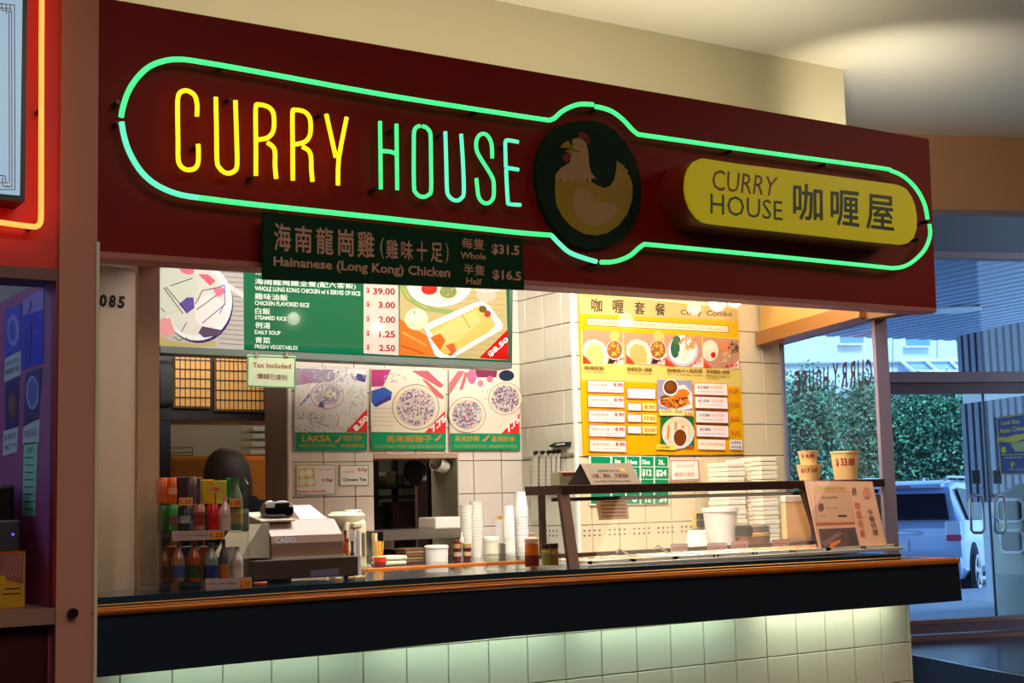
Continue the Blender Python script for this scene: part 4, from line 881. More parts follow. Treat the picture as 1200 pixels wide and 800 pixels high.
pr.poly(zr_([(520, 480), (760, 370), (900, 300), (950, 330), (1010, 450), (960, 500), (720, 640), (620, 640)]), (232, 196, 104)); pr.poly(zr_([(540, 500), (740, 390), (860, 340), (900, 420), (740, 560), (640, 590)]), (240, 212, 128))
pr.line(zr_([(760, 370), (820, 470)]), 1, (190, 140, 60)); pr.poly(zr_([(525, 540), (600, 510), (640, 560), (600, 640)]), (226, 110, 34)); pr.poly(zr_([(640, 600), (700, 580), (720, 640), (680, 680), (640, 660)]), (220, 96, 50)); pr.poly(zr_([(600, 640), (640, 600), (680, 650), (640, 670)]), (220, 190, 90)); pr.ell(420 + 915 / 6.316, 310 + 330 / 6.316, 4.5, 4, (110, 90, 50)); pr.ell(420 + 950 / 6.316, 310 + 365 / 6.316, 4, 4, (180, 70, 50))
pr.poly(zr_([(890, 690), (1105, 708), (1100, 480)]), (206, 24, 20)); pr.textq('$8.50', zr_([(975, 690), (1110, 570), (1090, 530), (945, 655)]), (244, 236, 226), .04)
pr.line(zr_([(298, 668), (298, 120)]), 1, (0, 110, 60))
pr.make('menu_print', LIT, t)
for u in (250, 420, 560):
    p = FY(5.37).w(*FY(5.37).px(u, 300)); obj('hanger_rod', bx(p.x - .006, p.x + .006, 5.36, 5.372, p.z - .06, 2.7195), M_DARK, t)
# tax included card hanging from it
ttx = sheet('tax_card', 'small green framed Tax Included card hanging from the light box', 'sign', FY(5.27), [(289, 453), (346, 455), (347, 417), (290, 415)], .003, lambda p: (p.frame([(290, 452), (345, 454), (346, 419), (291, 417.5)], 1.2, (10, 90, 46)),
      p.textq('Tax Included', [(296, 430.5), (341, 432), (341, 426), (296, 424.5)], (110, 30, 34), .02), p.textq('價錢已連稅', [(301, 443.5), (337, 446), (337, 439), (301, 437)], (90, 40, 40), .02)), back=(134, 146, 116))

for u in (300, 335):
    p = FY(5.27).w(*FY(5.27).px(u, 417)); obj('clip', bx(p.x - .006, p.x + .006, 5.262, 5.2915, p.z - .006, p.z + .012), M_STEEL, ttx)
# ------------------------------------------------------------------ three dish posters on the back wall
FPW = FY(6.125)
zA = lambda p: crop(p, 340, 425, 7.62); zB = lambda p: crop(p, 470, 425, 7.62)
OR = (206, 130, 40); GRN = (0, 146, 92)
def chili(p, u, v): p.poly([(u, v + 4), (u + 2, v + 5.5), (u + 5, v + 4), (u + 8, v), (u + 8.5, v - 2), (u + 6, v - 1), (u + 4, v + 2)], (240, 110, 90))
def p1(p):
    p.poly(zA([(48, 620), (685, 620), (680, 60), (48, 40)]), (234, 230, 226)); p.poly(zA([(48, 200), (350, 170), (400, 150), (400, 60), (48, 45)]), (168, 150, 176)); p.ell(360, 443, 7.5, 7, (176, 130, 160)); p.poly(zA([(575, 150), (600, 95), (680, 110), (670, 175)]), (64, 70, 140))
    p.specks(398, 440, 16, 8, 40, 2, [(150, 160, 180), (220, 220, 215), (130, 140, 170), (240, 236, 226)]); p.poly(zA([(70, 210), (200, 180), (420, 175), (440, 230), (200, 420), (70, 390)]), (240, 234, 228)); p.poly(zA([(80, 385), (170, 265), (180, 300), (100, 380)]), (140, 140, 180))
    p.ell(383.5, 463, 20, 16.5, (214, 170, 190), 28); p.ell(383.5, 463, 18.6, 15.2, (236, 228, 230), 28); p.ell(383.5, 461.5, 16, 12.5, (200, 188, 196), 28); p.ell(387, 462, 5.5, 6, (226, 216, 170)); p.poly(zA([(250, 390), (265, 350), (300, 350), (305, 400)]), (80, 86, 150)); p.specks(383, 461, 14, 10, 26, 2.4, [(240, 236, 230), (180, 150, 170), (150, 140, 180)])
    p.specks(388, 452, 40, 22, 90, 1.6, [(190, 186, 200), (224, 222, 220), (170, 164, 190), (214, 206, 214)], False); p.specks(405, 492, 22, 12, 60, 1.5, [(200, 206, 206), (232, 230, 224), (176, 186, 196)], False)
    p.specks(364, 495, 17, 11, 110, 1.3, [(130, 150, 180), (226, 228, 226), (180, 190, 200)], False); p.specks(415, 465, 13, 13, 30, 3, [(220, 226, 214), (236, 234, 224), (200, 210, 200)]); p.ell(390, 494, 6, 8, (226, 226, 216)); p.ell(402, 494, 7, 8, (232, 230, 220)); p.line([(394, 500), (397, 488)], .8, (120, 110, 130))
    p.poly(zA([(490, 620), (685, 622), (684, 410)]), (222, 44, 40)); p.textq('8.50', zA([(590, 618), (700, 500), (672, 462), (550, 578)]), (250, 246, 240), .05)
    p.poly(zA([(48, 782), (685, 782), (685, 622), (48, 620)]), GRN); p.textq('LAKSA', zA([(105, 705), (362, 705), (362, 648), (105, 648)]), OR, .02); chili(p, 391.5, 513); p.textq('叻沙', zA([(470, 698), (640, 695), (640, 645), (470, 650)]), OR, .03)
    p.textq('MALAYSIAN STYLE CURRY NOODLE', zA([(75, 752), (405, 752), (405, 728), (75, 728)]), OR); p.textq('馬來西亞式', zA([(445, 755), (660, 755), (660, 725), (445, 725)]), OR, .02)
LAKSA_Q = [(345, 528), (430.5, 528), (429.5, 431), (345.5, 429)]
sheet('dish_poster', 'laksa poster priced 8.50, first of the row on the back wall', 'poster', FPW, LAKSA_Q, .004, p1, back=(206, 204, 200))
def noodles(p, u, v, r, cols): p.ell(u, v, r * 1.32, r * 1.28, (130, 100, 130), 30); p.ell(u, v, r * 1.28, r * 1.24, (236, 222, 184), 30); p.ell(u, v, r * 1.1, r * 1.08, (214, 200, 190), 30); p.specks(u, v, r, r, 260, 1.35, cols)
NC = [(96, 76, 130), (150, 130, 160), (226, 216, 190), (70, 56, 110), (200, 180, 180), (130, 60, 120)]
def p2(p):
    p.poly([(435, 507), (521, 507), (521, 434), (435, 432)], (236, 226, 202)); p.poly(zA([(725, 215), (725, 60), (900, 60), (830, 210)]), (176, 50, 120)); p.poly(zA([(725, 250), (840, 215), (910, 260), (900, 330), (760, 395), (725, 350)]), (44, 84, 176)); p.poly(zA([(740, 380), (880, 290), (905, 320), (770, 395)]), (60, 50, 140))
    p.specks(462, 443, 14, 6, 30, 1.2, [(150, 120, 150), (230, 220, 200)]); p.poly(zB([(90, 70), (240, 70), (380, 200), (350, 225), (140, 100)]), (196, 96, 110)); p.poly(zB([(180, 140), (230, 160), (385, 300), (370, 325), (330, 310)]), (206, 104, 110))
    for i in range(5): p.line([(436, 478 + i * 5), (462, 479 + i * 5)], .5, (180, 170, 170))
    noodles(p, 487, 477, 21, NC); p.poly([(497, 507), (522, 507), (521, 481)], (222, 44, 40)); p.textq('7.75', zB([(280, 625), (405, 510), (380, 465), (255, 578)]), (250, 246, 240), .05)
    p.poly([(435, 527), (522, 527), (522, 507), (435, 506)], GRN); p.textq('馬來蝦麵子', [(452, 518), (506, 518), (506, 510), (452, 510)], OR, .02); chili(p, 508.5, 511); p.textq('MALAYSIAN FRIED NOODLE BLACHAN', [(439, 524.5), (519, 524.5), (519, 521), (439, 521)], OR)
sheet('dish_poster', 'poster of one noodle plate priced 7.75 with a blue cloth, middle of the row', 'poster', FPW, [(434.5, 527.5), (522.5, 527.5), (521.5, 432.5), (434.5, 431)], .004, p2, back=(214, 204, 178))
def p3(p):
    p.poly([(527, 508), (608, 508), (608, 434), (527, 433)], (232, 222, 202)); p.poly(zB([(430, 290), (430, 180), (510, 70), (570, 75)]), (206, 110, 110)); p.poly(zB([(520, 240), (570, 80), (600, 90), (550, 240)]), (200, 100, 110)); p.ell(553, 441, 5.5, 9, (190, 110, 150)); p.poly(zB([(660, 60), (860, 70), (850, 130), (680, 130)]), (130, 40, 80))
    p.ell(563, 449, 3.6, 4, (206, 130, 160)); p.ell(574, 444, 3.6, 4, (196, 110, 140)); p.ell(593.5, 440, 9, 6.5, (26, 44, 64)); p.specks(572, 462, 12, 7, 20, 1.2, [(170, 160, 160), (226, 220, 200)])
    noodles(p, 592, 467, 15, NC); noodles(p, 547, 486, 16.5, [(110, 130, 160), (216, 216, 210), (150, 160, 180), (80, 84, 120), (180, 60, 80)]); p.poly([(587, 508), (608, 508), (608, 484)], (222, 44, 40)); p.textq('7.75', zB([(955, 628), (1058, 520), (1035, 470), (922, 580)]), (250, 246, 240), .05)
    p.poly([(527.5, 527), (609, 527), (609, 508), (527, 507.5)], GRN); p.textq('馬來炒粿', [(532, 517), (561, 517), (561, 510.5), (532, 510.5)], OR, .02); chili(p, 564.5, 511.5); p.textq('星洲炒米', [(575, 517.5), (603, 517.5), (603, 511), (575, 511)], OR, .02); p.textq('MALAYSIAN KUEI TEOW   SINGAPORE NOODLE', [(532, 524.5), (605, 524.5), (605, 521), (532, 521)], OR)
sheet('dish_poster', 'poster of two noodle plates priced 7.75, last of the row', 'poster', FPW, [(526.8, 527.5), (609.3, 527.5), (608.3, 434), (526, 432.5)], .004, p3, back=(210, 200, 178))
zc5 = lambda p: crop(p, 330, 520, 10)
FPN = FY(6.128)
sheet('price_card', 'green edged Extra Utensils card priced 10 cents under the laksa poster', 'sign', FPN, zc5([(168, 605), (638, 595), (638, 245), (165, 243)]), .003, lambda p: (p.frame(zc5([(175, 598), (630, 588), (630, 250), (172, 250)]), .8, (60, 140, 80)), p.poly(zc5([(190, 505), (395, 498), (390, 280), (190, 290)]), (206, 186, 110)),
      p.ell(354.5, 554.5, 4, 4.5, (226, 226, 200)), p.ell(362.5, 554, 4, 4.5, (232, 230, 210)), p.ell(354.5, 564.5, 4.5, 4.5, (216, 220, 196)), p.ell(364, 564.5, 4.5, 4.2, (232, 230, 210)), p.textq('加外賣具', zc5([(430, 315), (605, 312), (605, 285), (430, 288)]), (226, 150, 170), .02),
      p.textq('10¢', zc5([(478, 452), (600, 450), (600, 402), (478, 404)]), (176, 50, 60), .03), p.textq('Extra Utensils', zc5([(190, 578), (520, 568), (520, 535), (190, 540)]), (220, 100, 110), .03)), back=(226, 224, 216))
sheet('price_card', 'green edged Chinese Tea card priced 50 cents beside the window', 'sign', FPN, zc5([(678, 495), (1025, 490), (1025, 245), (675, 248)]), .003, lambda p: (p.frame(zc5([(684, 488), (1018, 484), (1018, 251), (682, 254)]), .8, (60, 140, 80)), p.textq('中國茶', zc5([(725, 345), (850, 342), (850, 310), (725, 313)]), (230, 160, 176), .02),
      p.textq('50¢', zc5([(892, 330), (1005, 328), (1005, 280), (892, 282)]), (176, 60, 80), .03), p.textq('Chinese Tea', zc5([(720, 438), (992, 432), (992, 395), (720, 402)]), (50, 60, 60), .03)), back=(226, 224, 216))

# ------------------------------------------------------------------ yellow curry combo menu
FC = FY(5.646)
YM = (236, 170, 10); YD = (222, 196, 104); PW = (240, 226, 206)
za = lambda p: crop(p, 675, 335, 6); zb2 = lambda p: crop(p, 675, 430, 7.2727); zc2 = lambda p: crop(p, 765, 430, 7.27)
def menu(p):
    p.poly([(678, 344), (863.5, 362), (871.5, 531.5), (684, 533)], YM)
    p.poly(za([(18, 55), (1130, 170), (1135, 245), (24, 195)]), (206, 176, 116)); p.poly([(681, 427), (868, 433), (869, 453), (682, 445)], YD); p.poly([(680.5, 387), (865, 396), (867, 433), (681, 427)], YD)
    for ch, x0, x1, b0, t0 in (('咖', 108, 184, 180, 88), ('喱', 258, 335, 190, 95), ('套', 410, 485, 198, 108), ('餐', 556, 628, 205, 118)): p.textq(ch, za([(x0, b0), (x1, b0 + 7), (x1, t0 + 6), (x0, t0)]), (60, 52, 50), .04)
    p.textq('Curry  Combo', za([(735, 212), (1098, 226), (1098, 178), (735, 166)]), (70, 56, 60), .01)
    p.poly(za([(78, 275), (1070, 328), (1072, 280), (78, 224)]), (230, 214, 176)); p.frame(za([(78, 275), (1070, 328), (1072, 280), (78, 224)]), .7, (96, 60, 60))
    p.textq('任選', za([(95, 265), (135, 267), (135, 242), (95, 240)]), (96, 110, 80)); p.textq('咖喱牛腩咖喱', za([(145, 270), (290, 277), (290, 252), (145, 245)]), (220, 120, 90)); p.textq('配白飯或油飯   Curry with Rice or Noodles', za([(310, 278), (1055, 320), (1055, 297), (310, 253)]), (220, 130, 100))
    pq = [[(48, 545), (335, 550), (325, 320), (45, 305)], [(342, 550), (615, 560), (608, 338), (335, 325)], [(622, 562), (890, 575), (882, 352), (618, 340)], [(898, 577), (1145, 582), (1142, 375), (890, 355)]]
    for i, q in enumerate(pq): p.poly(za(q), (190, 140, 110))
    for x, c, f in ((110, (206, 198, 150), (200, 184, 116)), (415, (232, 176, 110), (232, 168, 96))):
        p.poly(za([(x - 60, 420), (x - 30, 385), (x + 20, 375), (x + 80, 400), (x + 115, 470), (x + 110, 550), (x - 60, 545)]), (226, 222, 190)); p.poly(za([(x - 40, 440), (x, 405), (x + 60, 420), (x + 85, 480), (x + 80, 545), (x - 40, 540)]), f)
        p.poly(za([(x + 110, 545), (x + 130, 500), (x + 225, 510), (x + 225, 548)]), (60, 40, 40)); p.ell(675 + (x + 160) / 6, 335 + 450 / 6, 10, 11.5, (232, 216, 200)); p.ell(675 + (x + 160) / 6, 335 + 448 / 6, 9, 10.5, (150, 90, 40)); p.specks(675 + (x + 160) / 6, 335 + 442 / 6, 7, 8, 18, 2, [(232, 160, 60), (220, 130, 50), (236, 180, 90)]); p.ell(675 + (x + 160) / 6, 335 + 350 / 6, 6, 6, (220, 180, 100))
        p.poly(za([(x - 62, 480), (x - 62, 545), (x, 547)]), (226, 60, 40)); p.poly(za([(x + 150, 548), (x + 222, 470), (x + 222, 552)]), (240, 210, 200)); p.textq('8.90', za([(x + 170, 545), (x + 222, 520), (x + 222, 495), (x + 170, 520)]), (220, 50, 40), .03)
    p.ell(675 + 750 / 6, 335 + 455 / 6, 18, 18.5, (186, 190, 216), 28); p.ell(675 + 748 / 6, 335 + 450 / 6, 16, 16.5, (226, 226, 222), 28); p.ell(675 + 695 / 6, 335 + 440 / 6, 5.5, 11, (40, 96, 66)); p.ell(675 + 705 / 6, 335 + 378 / 6, 4.5, 4.5, (50, 110, 70)); p.specks(675 + 785 / 6, 335 + 400 / 6, 10, 8, 36, 2.2, [(232, 130, 60), (220, 110, 40), (240, 160, 80)]); p.specks(675 + 755 / 6, 335 + 480 / 6, 7, 8, 24, 1.5, [(240, 226, 190), (226, 200, 150)])
    p.poly(za([(622, 505), (622, 562), (700, 566)]), (226, 60, 40)); p.poly(za([(810, 570), (888, 495), (888, 574)]), (240, 214, 206)); p.textq('9.50', za([(830, 560), (880, 535), (880, 510), (830, 538)]), (220, 50, 40), .03)
    p.ell(675 + 940 / 6, 335 + 455 / 6, 9.5, 12.5, (226, 212, 190)); p.ell(675 + 925 / 6, 335 + 425 / 6, 6, 6, (236, 222, 190)); p.ell(675 + 962 / 6, 335 + 485 / 6, 3, 3.6, (206, 30, 40)); p.ell(675 + 1040 / 6, 335 + 425 / 6, 5.5, 6, (220, 130, 80)); p.specks(675 + 1105 / 6, 335 + 430 / 6, 5.5, 7, 26, 1.8, [(80, 60, 50), (150, 150, 120), (110, 90, 60)]); p.specks(675 + 1045 / 6, 335 + 500 / 6, 6, 7, 22, 2, [(230, 190, 140), (206, 150, 100)])
    p.poly(za([(898, 525), (898, 577), (950, 578)]), (226, 60, 40)); p.poly(za([(1075, 580), (1142, 520), (1142, 582)]), (240, 214, 206)); p.textq('9.50', za([(1045, 578), (1130, 570), (1130, 545), (1045, 555)]), (220, 50, 40), .03)
    for s1, s2, x, y, x1 in (('咖喱配飯', 'Curry with Rice', 55, 590, 195), ('咖喱配飯+湯麵', 'Curry w/ Rice Noodle', 355, 598, 530), ('咖喱魚片+海南雞', 'Curry w/ Hai Nan Chicken', 637, 608, 885), ('海南雞飯+咖喱', 'Hainanese Chicken w/', 910, 615, 1075)):
        p.textq(s1, za([(x, y), (x1, y + 6), (x1, y - 24), (x, y - 30)]), (120, 96, 50), .03); p.textq(s2, za([(x, y + 22), (x1, y + 30), (x1, y + 12), (x, y + 5)]), (100, 86, 50))
    p.textq('Roast Combo', za([(912, 655), (1000, 658), (1000, 645), (912, 642)]), (110, 96, 50))
    for i, (y, s1, s2) in enumerate(((113, '咖喱牛腩飯', 'Curry Beef Brisket with Rice'), (240, '咖喱牛筋飯', 'Curry Beef Tendon with Rice'), (365, '咖喱雞飯', 'Curry Chicken with Rice'), (490, '咖喱什菜豆腐', 'Curry Mix Veg with Rice'), (618, '咖喱羊腩飯', 'Curry Lamb with Rice'))):
        q = zb2([(92 + i * 4, y + 100), (402 + i * 5, y + 108), (402 + i * 5, y + 10), (92 + i * 4, y)]); p.poly(q, (250, 226, 214)); p.frame(q, .7, (214, 60, 50)); x = 115 + i * 4
        p.textq(s1, zb2([(x, y + 52), (x + 150, y + 55), (x + 150, y + 28), (x, y + 24)]), (236, 140, 110), .02); p.textq('8.90', zb2([(x + 200, y + 55), (x + 280, y + 58), (x + 280, y + 26), (x + 200, y + 22)]), (206, 50, 60), .04); p.textq(s2, zb2([(x + 8, y + 84), (x + 235, y + 88), (x + 235, y + 72), (x + 8, y + 68)]), (90, 70, 70))
    q = zb2([(430, 266), (672, 272), (672, 186), (428, 178)]); p.poly(q, (250, 236, 236)); p.frame(q, .8, (226, 60, 40)); p.textq('咖喱牛肉湯', zb2([(440, 215), (570, 218), (570, 190), (440, 186)]), (150, 130, 150)); p.textq('Curry Brisket Bowl', zb2([(440, 255), (650, 260), (650, 240), (440, 234)]), (200, 170, 190))
    for y, s_, pr_ in ((305, '小 Sm', '8.90'), (402, '中 Md', '17.50'), (500, '大 Lg', '33.00')):
        q = zb2([(433, y + 64), (550, y + 68), (549, y + 4), (432, y)]); p.poly(q, (250, 232, 226)); p.frame(q, .7, (150, 70, 70)); p.textq(s_, zb2([(450, y + 45), (525, y + 48), (525, y + 25), (450, y + 22)]), (230, 150, 130))
        p.poly(zb2([(560, y + 66), (678, y + 70), (677, y + 6), (560, y + 2)]), (244, 220, 130)); p.textq(pr_, zb2([(575, y + 52), (668, y + 55), (668, y + 22), (575, y + 18)]), (206, 90, 60), .03)
    p.poly(zc2([(30, 375), (338, 390), (325, 115), (28, 108)]), (150, 150, 176)); p.poly(zc2([(60, 330), (40, 290), (150, 170), (260, 150), (325, 220), (328, 350), (200, 375)]), (226, 222, 222)); p.ell(765 + 175 / 7.27, 430 + 285 / 7.27, 17, 9.5, (180, 96, 30)); p.specks(765 + 175 / 7.27, 430 + 290 / 7.27, 16, 9, 46, 3, [(216, 130, 40), (170, 80, 24), (232, 160, 70), (110, 50, 20)]); p.ell(765 + 245 / 7.27, 430 + 225 / 7.27, 8, 5, (216, 120, 40)); p.ell(765 + 143 / 7.27, 430 + 175 / 7.27, 9.3, 9.8, (240, 236, 230)); p.ell(765 + 142 / 7.27, 430 + 172 / 7.27, 8, 8.4, (110, 56, 20)); p.ell(765 + 135 / 7.27, 430 + 165 / 7.27, 5, 5, (130, 70, 26))
    p.poly(zc2([(45, 360), (338, 375), (338, 418), (48, 412)]), (240, 214, 130)); p.textq('咖喱角   雞翼', zc2([(60, 390), (240, 395), (240, 370), (60, 366)]), (110, 90, 50)); p.textq('2.00', zc2([(262, 415), (328, 418), (328, 388), (262, 385)]), (220, 70, 40), .03)
    p.poly(zc2([(58, 680), (345, 690), (340, 428), (56, 424)]), (30, 106, 56)); p.ell(765 + 205 / 7.27, 430 + 560 / 7.27, 19, 19, (206, 206, 216), 28); p.ell(765 + 195 / 7.27, 430 + 550 / 7.27, 17.5, 16.5, (240, 200, 160), 28)
    for i in range(7): p.line(zc2([(95 + i * 30, 470 + abs(i - 3) * 14), (85 + i * 34, 640 - abs(i - 3) * 12)]), 1.8, (232, 110, 50) if i % 2 else (240, 226, 214))
    p.ell(765 + 225 / 7.27, 430 + 605 / 7.27, 9, 11.5, (240, 226, 220)); p.ell(765 + 222 / 7.27, 430 + 602 / 7.27, 7.6, 10, (120, 60, 20)); p.poly(zc2([(22, 700), (190, 708), (190, 665), (22, 658)]), (246, 214, 90)); p.textq('印度薄餅', zc2([(38, 695), (135, 698), (135, 672), (38, 670)]), (110, 90, 50), .02); p.textq('2.50', zc2([(280, 702), (345, 705), (345, 670), (280, 667)]), (226, 80, 40), .03)
    for i, (y, s1, c2, s2, pr_) in enumerate(((135, '南瓜燒雞', '咖喱雞翼', 'w/ Hainanese Chicken', '11.50'), (250, '南瓜燒雞', '海南雞', 'w/ Curry Hainanese', '12.50'), (372, '炒肉薄餅', '咖喱雞', 'w/ Hainanese Chicken', '8.90'), (492, '黃皮雞飯', '半份', 'w/ Hainanese Chicken', '8.90'))):
        q = zc2([(343 + i * 6, y + 100), (628 + i * 3, y + 108), (622 + i * 4, y + 10), (342 + i * 5, y)]); p.poly(q, (250, 230, 226)); p.frame(q, .7, (150, 50, 50) if i else (226, 120, 50)); x = 370 + i * 6
        p.textq(s1, zc2([(x, y + 52), (x + 95, y + 54), (x + 95, y + 26), (x, y + 24)]), (90, 80, 84), .02); p.textq(c2, zc2([(x + 105, y + 52), (x + 215, y + 56), (x + 215, y + 26), (x + 105, y + 24)]), (236, 170, 150), .02); p.textq(s2, zc2([(x, y + 80), (x + 215, y + 84), (x + 215, y + 68), (x, y + 65)]), (130, 110, 110)); p.textq(pr_, zc2([(640 + i * 5, y + 82), (720 + i * 4, y + 84), (720 + i * 4, y + 50), (640 + i * 5, y + 47)]), (206, 110, 40), .04)
    p.poly(zc2([(372, 700), (606, 706), (606, 622), (372, 616)]), (250, 226, 206)); p.textq('Hot Curry & Soup', zc2([(385, 672), (592, 676), (592, 645), (385, 641)]), (232, 120, 110), .02); p.poly(zc2([(642, 702), (750, 706), (748, 622), (640, 618)]), (240, 226, 214)); p.textq('任選凍飲', zc2([(648, 655), (740, 658), (740, 632), (648, 629)]), (80, 100, 150), .03); p.textq('或例湯', zc2([(655, 695), (740, 698), (740, 672), (655, 669)]), (80, 100, 150), .03)
LAM = printmat('glossy_menu_print', rough=.1, coat=.6, diff=.85)
sheet('menu_board', 'large yellow curry combo menu board on the right tiled wall', 'menu board', FC, [(678, 343.5), (864, 362), (872, 532), (684, 533.5)], .006, menu, pm=LAM, back=(236, 170, 10))
# small green size and price table
def gt(p):
    G = (0, 130, 84); z = lambda q: crop(q, 680, 520, 8)
    for x0, x1 in ((100, 282), (300, 420), (434, 556), (570, 686), (700, 820)): p.poly(z([(x0, 210), (x1, 212), (x1, 122), (x0, 118)]), G)
    for x0, x1 in ((100, 282), (300, 420), (434, 556), (570, 686), (700, 826)): p.poly(z([(x0, 325), (x1, 328), (x1, 220), (x0, 217)]), G); p.poly(z([(x0, 560), (x1, 560), (x1, 336), (x0, 333)]), G)
    for s_, x0, x1, y1, y0 in (('8oz', 322, 380, 180, 142), ('16oz', 445, 535, 190, 145), ('32oz', 578, 655, 190, 147), ('2L', 728, 790, 192, 147), ('$12', 578, 668, 308, 235), ('$24', 708, 806, 310, 240), ('$3', 320, 390, 308, 235), ('$6', 450, 530, 308, 235), ('6', 485, 530, 545, 478), ('12', 608, 660, 545, 480), ('24', 735, 810, 545, 482)): p.textq(s_, z([(x0, y1), (x1, y1 + 2), (x1, y0 + 2), (x0, y0)]), (232, 240, 226), .04)
sheet('size_table', 'green table of container sizes and prices under the yellow menu', 'sign', FC, [(691, 592), (784.5, 590), (783.5, 534.5), (690, 533)], .003, gt, back=(206, 226, 206))
sheet('notice', 'red framed white notice beside the green size table', 'notice', FC, [(785.5, 563.5), (820.5, 562.5), (819, 538), (784.5, 538)], .003, lambda p: (p.frame([(786.5, 562.5), (819.5, 561.5), (818.3, 539.3), (785.8, 539.3)], 1, (196, 50, 50)), p.textq('Tax Included', [(792, 547), (812.5, 547), (812.5, 543.5), (792, 543.5)], (226, 130, 120)), p.textq('價錢已連稅', [(790, 558.5), (814, 558), (814, 553), (790, 553.5)], (226, 130, 120), .02)), back=(240, 222, 208))
# wall socket with plugs and cords
t = thing('wall_socket', 'cream wall socket with two black plugs by the menu wall', 'socket', tuple(W(818, 617, y=5.65)))
obj('cover_plate', fprism(FY(5.65), [(812.5, 601), (824, 600), (824, 618), (812.5, 619)], -.002, .008), mat('ivory_plate', (214, 190, 110), rough=.4), t)
for u, v in ((819, 604.5), (819.5, 613.5)): p = W(u, v, y=5.64); obj('plug', bx(p.x - .018, p.x + .018, 5.605, 5.642, p.z - .014, p.z + .014, bev=.004), M_BLACK, t)
for k, (u, v) in enumerate(((821, 604.5), (821, 613.5))):
    p = W(u, v, y=5.61); obj('cord', tube(B(), spline([p, p + Vector((.03, -.03, -.01)), Vector(W(832 + 4 * k, 622, y=5.58)), Vector(W(842 + 3 * k, 640, y=5.56)), Vector((W(846, 645, y=5.55).x, 5.55, zbr + .005))]), .004, 6), M_BLACK, t, smooth=True)
# ------------------------------------------------------------------ sneeze guard over the steam table
M_BRN = mat('brown_metal_guard', (84, 58, 48), rough=.35, metal=.5, noise=.1)
GZ = 1.362
yf = 4.55
xg0 = W(656, 572, y=yf).x; ybk = yf + .24
xg1 = W(1038, 563, y=yf).x
t = thing('sneeze_guard', 'brown framed glass sneeze guard over the steam table', 'sneeze guard', ((xg0 + xg1) / 2, 4.6, 1.06))
obj('top_rail', bx(xg0, xg1, yf - .012, yf + .012, GZ - .028, GZ + .008, bev=.002), M_BRN, t)
obj('back_rail', bx(xg0, xg1, ybk - .008, ybk + .008, GZ - .014, GZ + .006), M_BRN, t)
for x in (xg0 + .006, xg1 - .006): obj('end_rail', bx(x - .01, x + .01, yf, ybk, GZ - .028, GZ + .008), M_BRN, t)
obj('glass_shelf', bx(xg0 + .01, xg1 - .01, yf + .012, ybk - .008, GZ - .004, GZ + .004), G_CLEAR, t)
# leaning front posts
def lean(name, ua, va, ub, vb, yb_, wd=.036):
    a = W(ua, va, y=yf); b = W(ub, vb, y=yb_); s = Vector((wd / 2, 0, 0)); d = Vector((0, .012, 0))
    return obj(name, prism(B(), [a - s, a + s, b + s, b - s], (0, .02, 0)), M_BRN, t)
zc = zt(xg0)
yb_ = 4.40
lean('leaning_post', 661, 574, 674, 667, yb_, .045); lean('leaning_post', 942, 570, 968, 651, yb_, .035)
for u in (635, ): x = W(u, 600, y=ybk).x; obj('rear_post', bx(x - .01, x + .012, ybk - .01, ybk + .01, W(636, 656, y=ybk).z, GZ - .014), M_BRN, t)
x = xg1 - .012; obj('rear_post', bx(x - .01, x + .01, ybk - .01, ybk + .01, zt(x) + .001, GZ - .014), M_BRN, t)
a = W(643, 583.5, y=ybk); obj('lower_bar', bx(xg0, xg1, yf + .05, yf + .062, W(760, 582, y=yf).z - .009, W(760, 582, y=yf).z + .006), M_BRN, t)
q0, q1 = W(661, 574, y=yf), W(674, 667, y=yb_); r0, r1 = W(942, 570, y=yf), W(968, 651, y=yb_)
obj('front_glass', prism(B(), [q0 + Vector((0, .008, 0)), r0 + Vector((0, .008, 0)), r1 + Vector((0, .008, 0)), q1 + Vector((0, .008, 0))], (0, .005, 0)), G_CLEAR, t)
xq = q1.x
# steam table
ts = thing('steam_table', 'stainless steel steam table with sunken food pans under the guard', 'steam table', (4.0, 4.6, .9))
xs0, xs1 = xq + .03, xg1 - .12
zs = (zt(xs0) + zt(xs1)) / 2 + .012
M_BST = mat('bright_steel', (226, 220, 210), rough=.25, metal=.35, noise=.06, nscale=30)
obj('rim', bx(xs0, xs1, 4.36, 4.74, zs - .012, zs + .002, bev=.002), M_BST, ts)
obj('rear_lip', bx(xs0, xs1, 4.735, 4.75, zs, zs + .03), M_BRN, ts)
n = 8; pw = (xs1 - xs0 - .04) / n
FOOD = [(236, 216, 186), (232, 190, 150), (244, 240, 232), (230, 216, 196), (232, 222, 200), (236, 180, 110), (236, 130, 40), (240, 200, 160)]
PANL = ['pale sauce', 'orange curry', 'white rice', 'brown stew', 'cream sauce', 'orange carrots', 'red brown curry', 'white lidded food']
